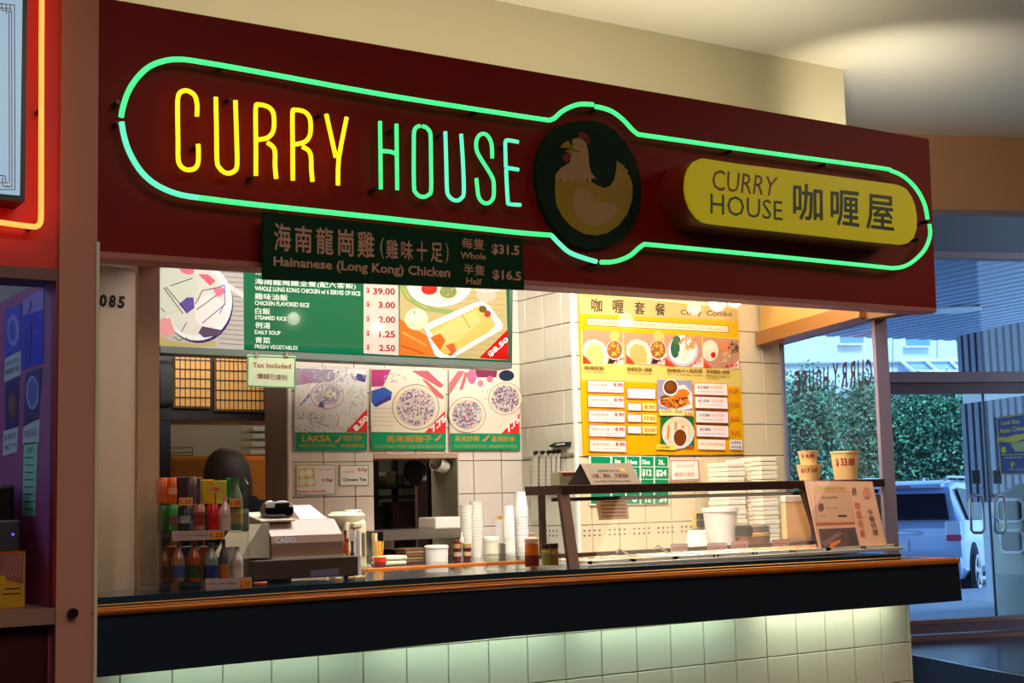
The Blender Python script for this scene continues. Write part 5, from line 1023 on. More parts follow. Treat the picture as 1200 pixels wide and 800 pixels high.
for i in range(n):
    x0 = xs0 + .02 + i * pw; tp = thing('food_pan', 'steel food pan in the steam table, number %s from the left, holding %s' % (['one', 'two', 'three', 'four', 'five', 'six', 'seven', 'eight'][i], PANL[i]), 'food pan', (x0 + pw / 2, 4.55, zs + .003), group='food pans in the steam table')
    b = B()
    for (a_, b_, c_, d_) in ((x0, x0 + pw - .006, 4.375, 4.388), (x0, x0 + pw - .006, 4.717, 4.73), (x0, x0 + .012, 4.375, 4.73), (x0 + pw - .018, x0 + pw - .006, 4.375, 4.73)): box(b, a_, b_, c_, d_, zs + .003, zs + .014)
    obj('rim', b, M_BST, tp, kind='stuff')
    b = B(); bmesh.ops.create_grid(b, x_segments=10, y_segments=18, size=.5); rd = random.Random(i)
    for v in b.verts: v.co = Vector((x0 + pw / 2 - .003 + v.co.x * (pw - .03), 4.553 + v.co.y * .33, zs + .006 + rd.uniform(0, .009)))
    obj('food', b, mat('food_%d' % i, FOOD[i], rough=.3, noise=.25, nscale=30), tp, smooth=False)
for u, v, u2, v2, lab in ((727, 644, 737, 655, 'steel ladle with hooked handle in a left food pan'), (772, 640, 783, 656, 'thin steel ladle leaning out of a middle food pan')):
    a, b = W(u, v, y=4.62), W(u2, v2, y=4.55); c = b - Vector((0, 0, .0)); c.z = max(c.z, zs + .02)
    obj('ladle', tube(B(), spline([a + Vector((-.02, 0, -.012)), a + Vector((-.008, 0, .004)), a, c], 4), .004, 8), M_STEEL, label=lab, cat='ladle', smooth=True)
# price tags clipped along the rear lip
for (u0, u1, v0, v1, lab) in ((786, 806, 637, 648, 'leftmost'), (829, 852, 636, 648, 'second'), (857, 877, 634, 646, 'third'), (905, 925, 632, 646, 'rightmost')):
    fr = FY(4.73); tg = sheet('price_tag', lab + ' of the small red lettered tags behind the food pans', 'tag', fr, [(u0, v1), (u1, v1 - .6), (u1, v0 - .6), (u0, v0)], .002,
        lambda p: (p.rect(u0 + .6, v0 + .8, u1 - .6, v1 - 1.2, (180, 150, 146)), p.text('LUNCH', u0 + 2, v1 - 3.5, u1 - 2, v0 + 3, (140, 30, 40), .03)), back=(150, 146, 140), group='red price tags behind the food pans')
    x = fr.px((u0 + u1) / 2, v1)[0]; obj('stem', bx(x - .004, x + .004, 4.731, 4.735, zs + .001, fr.px(u0, v1 - 2)[1]), M_STEEL, tg)

# things standing on the guard's glass top
yt_ = 4.62
def onframe(y): return FY(y)
fr = Frame((0, yt_, 0), (1, 0, 0)); zg_ = GZ + .0085
def tent():
    a = W(691, 564, y=yf + .03); b = W(750, 564.5, y=yf + .03); c = W(744, 543, y=yf + .06); d = W(686, 543, y=yf + .06)
    z0 = zg_; H = .085; x0, x1 = a.x, b.x; y0 = yf + .02; bm = B()
    t = thing('tent_card', 'grey tent card with Chinese lettering standing on the glass guard', 'card', ((x0 + x1) / 2, y0 + .04, z0))
    obj('front_leaf', prism(B(), [(x0, y0, z0), (x1, y0, z0), (x1 - .02, y0 + .04, z0 + H), (x0 - .02, y0 + .04, z0 + H)], (0, .002, 0)), mat('grey_card', (150, 132, 108), rough=.5), t)
    obj('rear_leaf', prism(B(), [(x0 - .05, y0 + .09, z0), (x1 - .06, y0 + .09, z0), (x1 - .02, y0 + .042, z0 + H), (x0 - .02, y0 + .042, z0 + H)], (0, .002, 0)), M_DARK, t)
    F = Frame((x0, y0 - .0005, z0), (1, 0, 0), (0, .04, H)); p = Print(F, .0002)
    p.textl('全部食品 Take Out', .05, .055, .16, .066, (60, 50, 50), .02); p.textl('沙嗲、腸粉、叉燒湯飯', .015, .028, .20, .048, (110, 40, 50), .02); p.textl('Lean Pork / Red Bean in Soup', .02, .008, .2, .018, (60, 50, 50), .02); p.loc([(.165, .055), (.19, .055), (.19, .07), (.165, .07)], (220, 170, 60)); p.make('print', PRINT, t)
tent()
sheet('menu_card', 'pinkish brown text card taped inside the guard glass below the tent card', 'card', FY(yf + .1), [(702, 609.5), (737.5, 608), (734, 583), (698, 584)], .002, lambda p: [p.line([(704 + i * .3, 588 + i * 4.2), (732 + i * .3, 587.3 + i * 4.2)], 1.3, (140, 90, 70)) for i in range(5)] and None, back=(226, 182, 140))
p = W(666, 566, y=4.68)
t = thing('utensil_box', 'small grey green box with a red label at the left end of the guard', 'box', (p.x, 4.68, zg_))
obj('body', bx(W(655.5, 565, y=4.66).x, W(677, 565, y=4.66).x, 4.66, 4.72, zg_, W(665, 552.5, y=4.66).z, bev=.003), mat('grey_green_box', (140, 134, 104), rough=.5), t)
pr = Print(FY(4.6598), .0002); pr.rect(659, 553.5, 673, 557.5, (140, 50, 24)); pr.make('label_strip', PRINT, t)
def tub(u, v0, v1, r_top, r_bot, y, text, label, tp=None, z=None, lid=True):
    pb_ = W(u, v1, y=y); z0 = zg_ if z is None else z; h = (v1 - v0) / (FPX / ((Vector(pb_) - CAM).dot(RF)))
    t = thing('soup_tub', label, 'tub', (pb_.x, y, z0), group='sample soup tubs on the guard')
    obj('cup', lathe(B(), [(0, 0), (r_bot, 0), (r_top, h * .93), (r_top * 1.05, h * .93), (r_top * 1.05, h), (r_top * .97, h), (0, h * .99)], (pb_.x, y, z0), 28), mat('kraft_cream_cup', (236, 196, 130), rough=.45), t, smooth=True)
    # price wrapped on the side facing the hall
    vs, fs, x0, x1, y0, y1 = textpoly(text, .03); bm = B(); th0 = math.atan2(-y, -pb_.x)
    span = 1.5; H = h * .30; c = h * .60; fv = []
    for x, yy, _l in vs:
        th = th0 - span / 2 + span * (x - x0) / (x1 - x0); zz = c + H * ((yy - y0) / (y1 - y0) - .5); rr = r_bot + (r_top - r_bot) * zz / (h * .93) + .0012
        fv.append(bm.verts.new((pb_.x + rr * math.cos(th), y + rr * math.sin(th), z0 + zz)))
    for f in fs:
        try: bm.faces.new([fv[i] for i in f])
        except ValueError: pass
    obj('price_lettering', bm, mat('red_ink', (166, 30, 50), rough=.5), t)
    return z0 + h
yt2 = yf + .12
xr_ = W(991, 560, y=yt2)
zz1 = tub(948.5, 543.2, 562, .055, .043, yt2, '$17.50', 'lower pale tub priced 17.50 on the guard under a smaller tub')
tub(947.5, 527.5, 543.2, .045, .035, yt2, '$ 8.90', 'smallest pale tub priced 8.90 stacked on the wider tub', z=zz1 + .0005)
tub(991.5, 528, 561.5, .064, .052, yt2, '$ 33.00', 'tallest pale tub priced 33.00 standing alone on the guard')
# poster case leaning at the right end of the guard
FPC = Frame((0, yf - .03, GZ), (1, 0, 0), (0, .13, .30))
q = [(962, 650.5), (1040.5, 644.5), (1022, 564), (943, 563)]
pc = thing('poster_case', 'clear leaning poster case at the right end of the sneeze guard', 'sign', tuple(FPC.w(*FPC.px(1000, 648))))
obj('backing', fprism(FPC, q, .0, .004), mat('poster_brown', (214, 156, 126), rough=.4), pc)
obj('cover', fprism(FPC, q, .0085, .011), G_CLEAR, pc)
obj('clear_edge', tube(B(), [FPC.w(*FPC.px(u, v, .008), .008) for u, v in ((1023, 564), (1041.5, 645))], .005), G_ACRYL, pc)
pr = Print(FPC, .0045); z = lambda p: crop(p, 910, 520, 5.714)
pr.poly(z([(215, 260), (635, 262), (730, 710), (300, 735)]), (222, 166, 134)); pr.poly(z([(245, 275), (465, 285), (520, 530), (265, 520)]), (206, 156, 122)); pr.frame(z([(250, 318), (485, 320), (525, 535), (268, 520)]), .8, (190, 130, 50)); pr.poly(z([(245, 288), (465, 292), (470, 315), (248, 318)]), (206, 160, 84))
pr.textq('任選飲品 午餐', z([(285, 306), (450, 308), (450, 290), (285, 288)]), (130, 96, 60)); pr.textq('飲品優惠', z([(300, 368), (410, 366), (408, 350), (298, 352)]), (110, 60, 50)); pr.ell(910 + 298 / 5.714, 520 + 425 / 5.714, 3.3, 5, (110, 60, 60)); pr.textq('Free tea', z([(335, 438), (405, 436), (403, 422), (333, 424)]), (120, 64, 56)); pr.textq('with any order', z([(285, 490), (335, 490), (333, 476), (283, 476)]), (110, 60, 50)); pr.poly(z([(412, 490), (472, 488), (470, 475), (410, 476)]), (50, 40, 40))
pr.poly(z([(262, 548), (525, 540), (522, 522), (262, 528)]), (190, 84, 50)); pr.poly(z([(278, 568), (528, 556), (560, 690), (300, 706)]), (96, 56, 50)); pr.frame(z([(278, 568), (528, 556), (560, 690), (300, 706)]), .8, (206, 170, 150)); pr.poly(z([(300, 660), (420, 585), (440, 600), (320, 690)]), (130, 90, 96)); pr.poly(z([(350, 690), (360, 665), (425, 640), (430, 655), (380, 690)]), (222, 110, 50)); pr.poly(z([(470, 580), (520, 575), (545, 680), (490, 690)]), (70, 44, 44)); pr.poly(z([(290, 715), (560, 700), (565, 715), (295, 732)]), (176, 70, 40))
for i, (a, b, ch) in enumerate((((540, 410), (505, 380), '咖'), ((550, 460), (520, 425), '喱'), ((560, 520), (532, 480), '特'), ((580, 640), (560, 560), '餐'))): pr.textq(ch, z([(525 + i * 12, 440 + i * 62), (560 + i * 12, 438 + i * 62), (552 + i * 12, 388 + i * 62), (517 + i * 12, 390 + i * 62)]), (206, 90, 76), .02)
for i, ch in enumerate('午餐供應'): pr.textq(ch, z([(612 + i * 11, 480 + i * 44), (650 + i * 11, 478 + i * 44), (642 + i * 11, 438 + i * 44), (604 + i * 11, 440 + i * 44)]), (96, 64, 64), .02)
pr.textq('優惠', z([(505, 345), (535, 343), (530, 292), (502, 294)]), (90, 60, 50), .02); pr.ell(910 + 602 / 5.714, 520 + 330 / 5.714, 4.5, 6.5, (200, 110, 96)); pr.ell(910 + 602 / 5.714, 520 + 330 / 5.714, 3.4, 5.2, (222, 166, 134)); pr.textq('特價', z([(590, 365), (615, 363), (612, 300), (588, 302)]), (206, 90, 76), .02)
pr.textq('Lunch', z([(545, 500), (590, 498), (588, 485), (543, 487)]), (200, 90, 80)); pr.make('print', PRINT, pc)
# tall cream roll box behind the guard
p = W(933, 648, y=4.85)
t = thing('paper_bag_box', 'tall cream box standing between the guard and the poster case', 'box', (W(933, 600, y=4.82).x, 4.88, zt(4.3)))
x0, x1 = W(918, 600, y=4.78).x, W(947, 600, y=4.78).x; zc1 = W(930, 588, y=4.78).z
obj('carton', bx(x0, x1, 4.765, 4.80, .9, zc1, bev=.006), mat('cream_carton', (232, 200, 140), rough=.5), t)
obj('lid', bx(x0 - .004, x1 + .004, 4.761, 4.804, zc1 + .0005, zc1 + .03, bev=.004), M_WHITE, t)
tag(obj('trim_rear_ledge', bx(xq, 5.2, 4.755, 4.93, .84, .898), M_STEEL), kind=S)

# ------------------------------------------------------------------ clear tray with sauce bottle and jars
x0, x1 = W(604, 670, y=4.30).x, W(655, 666, y=4.30).x; z0 = zt(x0) + .0006; zt_ = z0 + .052
t = thing('clear_tray', 'clear plastic tray holding a sauce bottle on the counter edge', 'tray', ((x0 + x1) / 2, 4.4, z0))
obj('floor_plate', bx(x0, x1, 4.28, 4.50, z0, z0 + .003), G_ACRYL, t)
for a in ((x0, x1, 4.28, 4.284), (x0, x1, 4.496, 4.50), (x0, x0 + .004, 4.284, 4.496), (x1 - .004, x1, 4.284, 4.496)): obj('side', bx(*a, z0 + .003, zt_), G_ACRYL, t)
obj('rim', tube(B(), [(x0, 4.282, zt_), (x1, 4.282, zt_), (x1, 4.498, zt_), (x0, 4.498, zt_)], .004, 8, closed=True), G_ACRYL, t)
def at(u, y): return W(u, 640, y=y).x
def scale(u, y): return FPX / ((Vector((at(u, y), y, 1.1)) - CAM).dot(RF))       # pixels per metre there
yy = 4.40; x = at(623, yy); k = scale(623, yy); h = 40 / k; r = 8.3 / k
t = thing('sauce_bottle', 'clear squeeze bottle of dark orange chilli sauce in the tray', 'bottle', (x, yy, z0 + .0035))
obj('bottle', lathe(B(), [(0, 0), (r, 0), (r, h * .58), (r * .95, h * .66), (0, h * .68)], (x, yy, z0 + .0035), 24), mat('orange_sauce', (206, 96, 20), rough=.25, noise=.3, nscale=14), t, smooth=True)
obj('dark_base', lathe(B(), [(r * 1.005, .004), (r * 1.01, h * .3), (r * 1.005, h * .34)], (x, yy, z0 + .0035), 24), mat('red_sauce', (120, 34, 14), rough=.25), t, smooth=True)
obj('cap', lathe(B(), [(r * .97, h * .68), (r, h * .70), (r, h * .82), (r * .5, h * .87), (r * .4, h * .97), (0, h)], (x, yy, z0 + .0035), 24), mat('salmon_cap', (226, 170, 140), rough=.4), t, smooth=True)
for u, lab, cc in ((639.5, 'small relish jar with a dark lid, left of two beside the sauce bottle', (150, 150, 40)), (649, 'small brown spice jar with a dark lid, right of two beside the sauce bottle', (176, 110, 40))):
    yj = 4.44; x = at(u, yj); k = scale(u, yj); r = 5.2 / k; h = 25 / k
    t = thing('spice_jar', lab, 'jar', (x, yj, z0 + .0035)); obj('glass', lathe(B(), [(0, 0), (r, 0), (r, h * .76), (0, h * .78)], (x, yj, z0 + .0035), 20), mat('jar_%d' % cc[0], cc, rough=.2, noise=.3, nscale=40), t, smooth=True)
    obj('lid', lathe(B(), [(r * 1.03, h * .78), (r * 1.03, h), (0, h)], (x, yj, z0 + .0035), 20), mat('dark_lid', (60, 40, 40), rough=.3, metal=.4), t, smooth=True)

# ------------------------------------------------------------------ back counter items
def item(name, label, cat, u, v_top, v_bot, prof, m, y=5.5, z=None, group=None, seg=24, parts=(), halfw=None):
    """round thing: prof in units (half width, height) over its pixel size"""
    z = zbk if z is None else z; x = W(u, 650, y=y).x; k = FPX / ((Vector((x, y, z)) - CAM).dot(RF)); h = (v_bot - v_top) / k; r = halfw / k
    t = thing(name, label, cat, (x, y, z + .0006), group=group)
    for nm, pf, mm in ((('body', prof, m),) + tuple(parts)):
        obj(nm, lathe(B(), [(a * r, b * h) for a, b in pf], (x, y, z + .0006), seg), mm, t, smooth=True)
    return t, x, z + h, r, h
M_CLR = mat('milky_clear_plastic', (226, 222, 206), rough=.25, noise=.05); M_PAPER = mat('white_paper', (236, 232, 222), rough=.6)
item('lidded_tub', 'red lidded clear tub at the left end of the oak edged back counter', 'tub', 445, 655.5, 667, [(0, 0), (.85, 0), (1, .5)], mat('clear_base', (150, 60, 50), rough=.3), y=5.36, halfw=7.5, parts=(('lid', [(1, .5), (1.05, .5), (1.05, 1), (.2, 1), (0, .97)], mat('red_lid', (206, 60, 44), rough=.35)),))
t, x, z_, r, h = item('toothpick_jar', 'glass jar of pale wooden sticks behind the red lidded tub', 'jar', 444, 636, 664, [(0, 0), (.75, 0), (.75, .62), (0, .62)], G_ACRYL, y=5.50, halfw=7)
b = B(); rd = random.Random(3)
for i in range(40): a_ = rd.uniform(0, 6.28); q = rd.uniform(0, .9) * r; tube(b, [(x + .6 * q * math.cos(a_), 5.5 + .6 * q * math.sin(a_), zbk + .005), (x + 1.0 * q * math.cos(a_), 5.5 + 1.0 * q * math.sin(a_), zbk + h * rd.uniform(.93, 1.02))], .0016, 5)
obj('sticks', b, mat('pale_wood', (222, 170, 80), rough=.6), t, kind='stuff')
t, x, z_, r, h = item('straw_glass', 'glass of straws standing left of the pass-through window', 'glass', 440, 613, 650, [(0, 0), (.8, 0), (1, .5), (.97, .5), (.77, .02), (0, .02)], G_ACRYL, y=5.62, halfw=6)
b = B()
for i in range(14): a_ = rd.uniform(0, 6.28); q = rd.uniform(0, .7) * r; tube(b, [(x + .7 * q * math.cos(a_), 5.62 + .7 * q * math.sin(a_), zbk + .006), (x + 1.1 * q * math.cos(a_), 5.62 + 1.1 * q * math.sin(a_), zbk + h * rd.uniform(.9, 1.02))], .003, 6)
obj('straws', b, mat('straw_tan', (206, 180, 130), rough=.5), t, kind='stuff')
def block(name, label, cat, u0, u1, v_top, y, m, dep=.12, z=None, v_bot=None, group=None, bev=.004):
    z = zbk + .0006 if z is None else z; F = FY(y); x0, x1 = F.px(u0, 650)[0], F.px(u1, 650)[0]; z1 = F.px((u0 + u1) / 2, v_top)[1] if v_bot is None else z + F.px(u0, v_top)[1] - F.px(u0, v_bot)[1]
    return obj(name, bx(x0, x1, y, y + dep, z, z1, bev=bev), m, label=label, cat=cat, group=group)
block('foam_clamshell', 'cream foam clamshell lying flat, lower of two beside the toothpick jar', 'box', 449, 477, 656, 5.42, mat('cream_foam', (230, 220, 180), rough=.5), v_bot=661.5, bev=.008)
zz = zbk + .0006 + FY(5.42).px(450, 656)[1] - FY(5.42).px(450, 661.5)[1] + .001
block('foam_clamshell', 'cream foam clamshell lying flat, upper of two beside the toothpick jar', 'box', 450, 478, 650.5, 5.42, mat('cream_foam'), z=zz, v_bot=656, bev=.008)
M_BR = [mat('brown_packet', (96, 60, 40), rough=.5, noise=.2), mat('olive_packet', (120, 96, 50), rough=.5, noise=.2)]
z = zbk + .0006
for i in range(5):
    F = FY(5.55); o0 = F.px(474 + (i % 2) * 2, 650)[0]; o1 = F.px(498 - (i % 3), 650)[0]; obj('seasoning_packet', bx(o0, o1, 5.55, 5.65, z, z + .0125, bev=.003), M_BR[i % 2], label='%s packet, %s of the five stacked beside the white tub' % (('brown', 'olive')[i % 2], ('lowest', 'second', 'middle', 'fourth', 'topmost')[i]), cat='packet', group='packets stacked on the back counter'); z += .0132
item('white_tub', 'wide white plastic tub of stacked plates on the back counter', 'tub', 511.5, 641, 660.5, [(0, 0), (.95, 0), (.98, .8), (1.03, .82), (1.03, .92)], M_WHITE, y=5.55, halfw=14, parts=(('lid', [(1.03, .93), (.9, 1), (0, 1.0)], M_CREAM),))
z = zbk
for i, (nm, cc) in enumerate((('dark red', (110, 30, 34)), ('cream', (206, 190, 140)), ('maroon', (90, 26, 30)), ('ochre', (196, 160, 84)), ('red brown', (120, 40, 34)))):
    for j, (u, wh) in enumerate(((536, 'left'), (547.5, 'right'))):
        if i > 3 and j: continue
        t_, x_, z2, r_, h_ = item('sauce_cup', '%s sauce cup, %s in the %s stack of cups under the pass shelf' % (nm, ('lowest', 'second', 'third', 'fourth', 'fifth')[i], wh), 'cup', u, 655, 659.6, [(0, 0), (.85, 0), (1, 1), (0, 1)], mat('sauce_%d' % i, cc, rough=.3), y=5.6, z=zbk + i * .0182, halfw=5.3, group='sauce cups stacked under the pass shelf', seg=16)
item('squeeze_bottle', 'slim clear bottle with a white nozzle before the sauce cups', 'bottle', 541.5, 628, 662, [(0, 0), (.9, 0), (.9, .6), (.5, .68)], G_ACRYL, y=5.44, halfw=4.2, parts=(('nozzle', [(.6, .68), (.6, .8), (.25, .84), (.2, 1), (0, 1)], M_WHITE),))
for u, vt, n_, hw, lab in ((547, 592, 16, 7, 'left'), (559, 588, 17, 8, 'right')):
    x = W(u, 650, y=5.75).x; k = FPX / ((Vector((x, 5.75, 1)) - CAM).dot(RF)); H = (656 - vt) / k; r = hw / k
    t = thing('cup_stack', 'tall %s stack of milky plastic cups at the right of the window' % lab, 'cups', (x, 5.75, zbk + .0006), group='tall plastic cup stacks')
    for i in range(n_):
        zz = zbk + .001 + i * (H - .09) / n_; obj('cup', lathe(B(), [(r * .72, 0), (r, .088), (r * 1.06, .09), (r * 1.0, .092), (r * .70, .003), (0, .003)], (x, 5.75, zz), 16), M_CLR, t, smooth=True)
item('cream_canister', 'cream canister with a flat lid at the right of the cup stacks', 'canister', 575.5, 632, 657, [(0, 0), (.97, 0), (.97, .8)], M_CREAM, y=5.62, halfw=9.3, parts=(('lid', [(1.02, .8), (1.02, .95), (.9, 1), (0, 1)], M_WHITE),))
item('steel_cup', 'short steel cup right of the cream canister', 'cup', 588, 640, 657, [(0, 0), (.9, 0), (1, 1), (.93, 1), (.85, .05), (0, .05)], M_STEEL, y=5.60, halfw=5.3)
t, x, z_, r, h = item('napkin_holder', 'white holder with yellow sticks behind the steel cup', 'holder', 586, 613, 655, [(0, 0), (1, 0), (1, 1), (.9, 1), (.88, .05), (0, .05)], M_WHITE, y=5.85, halfw=5.5, seg=4)
b = B()
for i in range(16): a_ = rd.uniform(0, 6.28); q = rd.uniform(0, .7) * r; tube(b, [(x + q * .8 * math.cos(a_), 5.85 + q * .8 * math.sin(a_), z_ - .05), (x + q * math.cos(a_), 5.85 + q * math.sin(a_), z_ + .018)], .002, 5)
obj('sticks', b, mat('pale_wood'), t, kind='stuff')
for u, vt, n_, hw, lab, yy in ((597.5, 592, 13, 6.6, 'paper cup stack beside the yellow sticks', 5.66), (612, 577, 16, 8.2, 'taller white cup stack against the side wall corner', 5.72)):
    x = W(u, 650, y=yy).x; k = FPX / ((Vector((x, yy, 1)) - CAM).dot(RF)); H = (655 - vt) / k; r = hw / k
    t = thing('cup_stack', lab, 'cups', (x, yy, zbk + .0006), group='white cup stacks')
    for i in range(n_):
        zz = zbk + .001 + i * (H - .09) / n_; obj('cup', lathe(B(), [(0, .088), (r * .72, .09), (r, .004), (r * 1.06, .003), (r * 1.06, 0), (r * .98, 0), (r * .7, .084), (0, .084)], (x, yy, zz), 18), M_PAPER, t, smooth=True)
# electric water boiler
yk_ = 5.38; xk0, xk1 = W(398, 620, y=yk_).x, W(436, 620, y=yk_).x; xm = (xk0 + xk1) / 2; k = FPX / ((Vector((xm, yk_, 1.1)) - CAM).dot(RF)); hk = 66 / k
M_KET = mat('cream_boiler', (212, 204, 168), rough=.35, noise=.03)
t = thing('water_boiler', 'cream electric water boiler behind the cash register', 'boiler', (xm, yk_ + .08, zbk + .0006))
z0 = zbk + .0006; wk = (xk1 - xk0)
obj('column', bx(xk0 + wk * .25, xk1 - wk * .08, yk_ + .02, yk_ + .2, z0, z0 + hk * .85, bev=.015), M_KET, t)
obj('head', lathe(B(), [(0, hk * .72), (wk * .40, hk * .74), (wk * .52, hk * .86), (wk * .54, hk * .93), (wk * .4, hk), (0, hk * 1.0)], (xm, yk_ + .09, z0), 28), M_KET, t, smooth=True)
obj('lid', lathe(B(), [(0, hk * 1.0), (wk * .28, hk * 1.0), (wk * .25, hk * 1.03), (0, hk * 1.035)], (xm + wk * .12, yk_ + .07, z0), 20), mat('grey_cream_lid', (176, 172, 140), rough=.3), t, smooth=True)
obj('spout', bx(xm - .02, xm + .02, yk_ - .02, yk_ + .03, z0 + hk * .70, z0 + hk * .8, bev=.006), mat('grey_cream_lid'), t)
obj('level_gauge', bx(xk1 - wk * .26, xk1 - wk * .16, yk_ + .012, yk_ + .021, z0 + hk * .2, z0 + hk * .62, bev=.004), mat('gauge_dark', (110, 96, 70), rough=.3), t)
obj('foot', bx(xk0 + wk * .2, xk1 - wk * .04, yk_ + .0, yk_ + .21, z0, z0 + .012), M_CREAM, t)
# bottles and glass around the register
item('drinking_glass', 'empty drinking glass right of the cash register', 'glass', 426, 656, 679, [(0, 0), (.85, 0), (1, 1), (.95, 1), (.8, .06), (0, .06)], G_ACRYL, y=4.55, z=zt(2.2), halfw=6)
for u, vt, cc, lab, hw in ((405, 624, (190, 60, 50), 'small red topped bottle between register and boiler', 2.8), (407.5, 634, (206, 160, 50), 'small yellow bottle between register and boiler', 3.0), (413, 637, (70, 60, 84), 'small dark blue bottle right of the yellow bottle', 2.6)):
    item('condiment_bottle', lab, 'bottle', u, vt, 676, [(0, 0), (1, 0), (1, .6), (.5, .72), (.5, .9)], mat('bottle_%d' % cc[0], cc, rough=.3, noise=.2), y=4.62, z=zt(2.2), halfw=hw, parts=(('cap', [(.6, .9), (.6, 1), (0, 1)], mat('cap_%d' % cc[1], tuple(c * .6 for c in cc), rough=.4)),), group='small bottles beside the register', seg=14)
item('paper_roll', 'white rolled papers standing before the water boiler', 'paper', 414, 614, 664, [(0, 0), (1, 0), (1, 1), (.8, 1), (.8, .9), (0, .9)], M_PAPER, y=5.0 - .3, z=zt(2.2), halfw=3.6, seg=14)
item('paper_roll', 'second white rolled paper right of the first before the boiler', 'paper', 420, 615, 664, [(0, 0), (1, 0), (1, 1), (.8, 1), (.8, .9), (0, .9)], M_PAPER, y=4.7, z=zt(2.2), halfw=3.2, seg=14)

# ------------------------------------------------------------------ order slips, clips and stapler on the side wall
ysl = [(624.5, 631.5), (632.5, 640), (640.5, 646.5), (647, 652), (652.5, 657)]
for i, (a, b_) in enumerate(ysl):
    lab = ['first', 'second', 'third', 'fourth', 'fifth'][i]
    d = i * .4; vt = 531.5 - d
    F2 = Frame((xs - .018, 0, 0), (0, -1, 0))
    t = sheet('order_slip', '%s of five ruled white slips hanging from black clips on the side wall' % lab, 'paper', F2, [(a, 580), (b_, 579), (b_, vt), (a, vt + 1)], .001, lambda p: ([p.line([(a + .6, 537 + j * 5), (b_ - .6, 536.5 + j * 5)], .35, (160, 160, 150)) for j in range(9)], p.line([(b_ - .5, 534), (b_ - .5, 579)], .6, (70, 66, 60))), back=(224, 220, 204), group='order slips on the side wall')
    p = F2.w(*F2.px((a + b_) / 2, vt)); obj('clip', bx(p.x - .012, p.x + .01, p.y - .009, p.y + .009, p.z - .006, p.z + .014, bev=.003), M_BLACK, t)
t = thing('stapler', 'black stapler like holder on the side wall above the slips', 'holder', tuple(F2.w(*F2.px(654, 522))))
obj('base', fprism(F2, [(645, 524), (663, 523), (664, 517.5), (650, 518.5), (643, 522)], -.017, .02), M_BLACK, t); obj('strip', fprism(F2, [(651, 521.5), (661, 520.8), (661.5, 519), (652, 520)], .0205, .023), M_WHITE, t)
tag(obj('trim_slip_rail', bx(xs - .018, xs - .008, 5.66, 6.1, W(640, 534, x=xs).z - .004, W(640, 534, x=xs).z + .004), M_STEEL), kind=S)

# ------------------------------------------------------------------ rear bench: foam boxes, pots
M_FOAM = mat('foam_white', (232, 222, 200), rough=.55, noise=.03)
def foamstack(u0, u1, v_top, y, n, lab):
    F = FY(y); x0, x1 = F.px(u0, 570)[0], F.px(u1, 570)[0]; H = F.px((u0 + u1) / 2, v_top)[1] - zbr - .001; h = H / n
    for i in range(n):
        z = zbr + .0008 + i * h; b = B(); dx = ((i * 7) % 3 - 1) * .002
        box(b, x0 + dx, x1 + dx, y, y + .15, z, z + h * .46, bev=.004); box(b, x0 + dx - .003, x1 + dx + .003, y - .003, y + .153, z + h * .48, z + h * .96, bev=.004)
        obj('foam_box', b, M_FOAM, label='white foam food box, %s from the bottom of the %s stack' % (ORD[i], lab), cat='box', group='stacked white foam boxes on the rear bench')
ORD = 'first second third fourth fifth sixth seventh eighth ninth tenth eleventh twelfth thirteenth fourteenth'.split()
foamstack(853, 873, 541, 5.40, 9, 'left'); foamstack(876, 891, 537, 5.44, 10, 'middle'); foamstack(893, 911, 535, 5.36, 10, 'right')
item('rice_pot', 'tall white round pot with an open rim on the rear bench', 'pot', 846, 593, 643, [(0, 0), (.8, 0), (1.0, .88), (1.08, .9), (1.08, 1), (.98, 1), (.95, .9), (0, .88)], M_WHITE, y=5.27, z=zbr, halfw=20)
item('white_colander', 'upturned white bowl left of the tall white pot', 'bowl', 818, 620, 645, [(0, 0), (1.1, 0), (1.13, .12), (1.13, .36), (.96, .40), (.76, .97), (.68, 1), (0, 1)], M_WHITE, y=5.25, z=zbr, halfw=15)
t, x, z_, r, h = item('rice_cooker', 'steel pot with a yellow band and black handle on the rear bench', 'pot', 882, 620, 648, [(0, 0), (.95, 0), (1, .55)], mat('copper_pot', (206, 150, 120), rough=.25, metal=.7), y=5.2, z=zbr, halfw=21, parts=(('yellow_band', [(1.02, .55), (1.03, .68), (1.0, .7)], mat('yellow_band', (216, 170, 40), rough=.4)), ('lid', [(1.0, .7), (1.0, .95), (.9, 1), (0, 1)], M_STEEL)))
obj('handle', bx(x - r * 1.28, x - r * .9, 5.10, 5.2, z_ - h * .42, z_ + .004, bev=.012), M_BLACK, t)
item('lemon_heap', 'bright yellow ladle bowl at the foot of the white bowl', 'bowl', 822, 644, 652, [(0, 0), (1, .2), (.8, .8), (0, 1)], mat('bright_yellow', (232, 186, 30), rough=.5), y=5.14, z=zbr + .0, halfw=9)
tag(obj('trim_bench_edge', bx(xs + .02, 5.2, 5.10, 5.118, .9, ZB - .001), M_STEEL), kind=S)

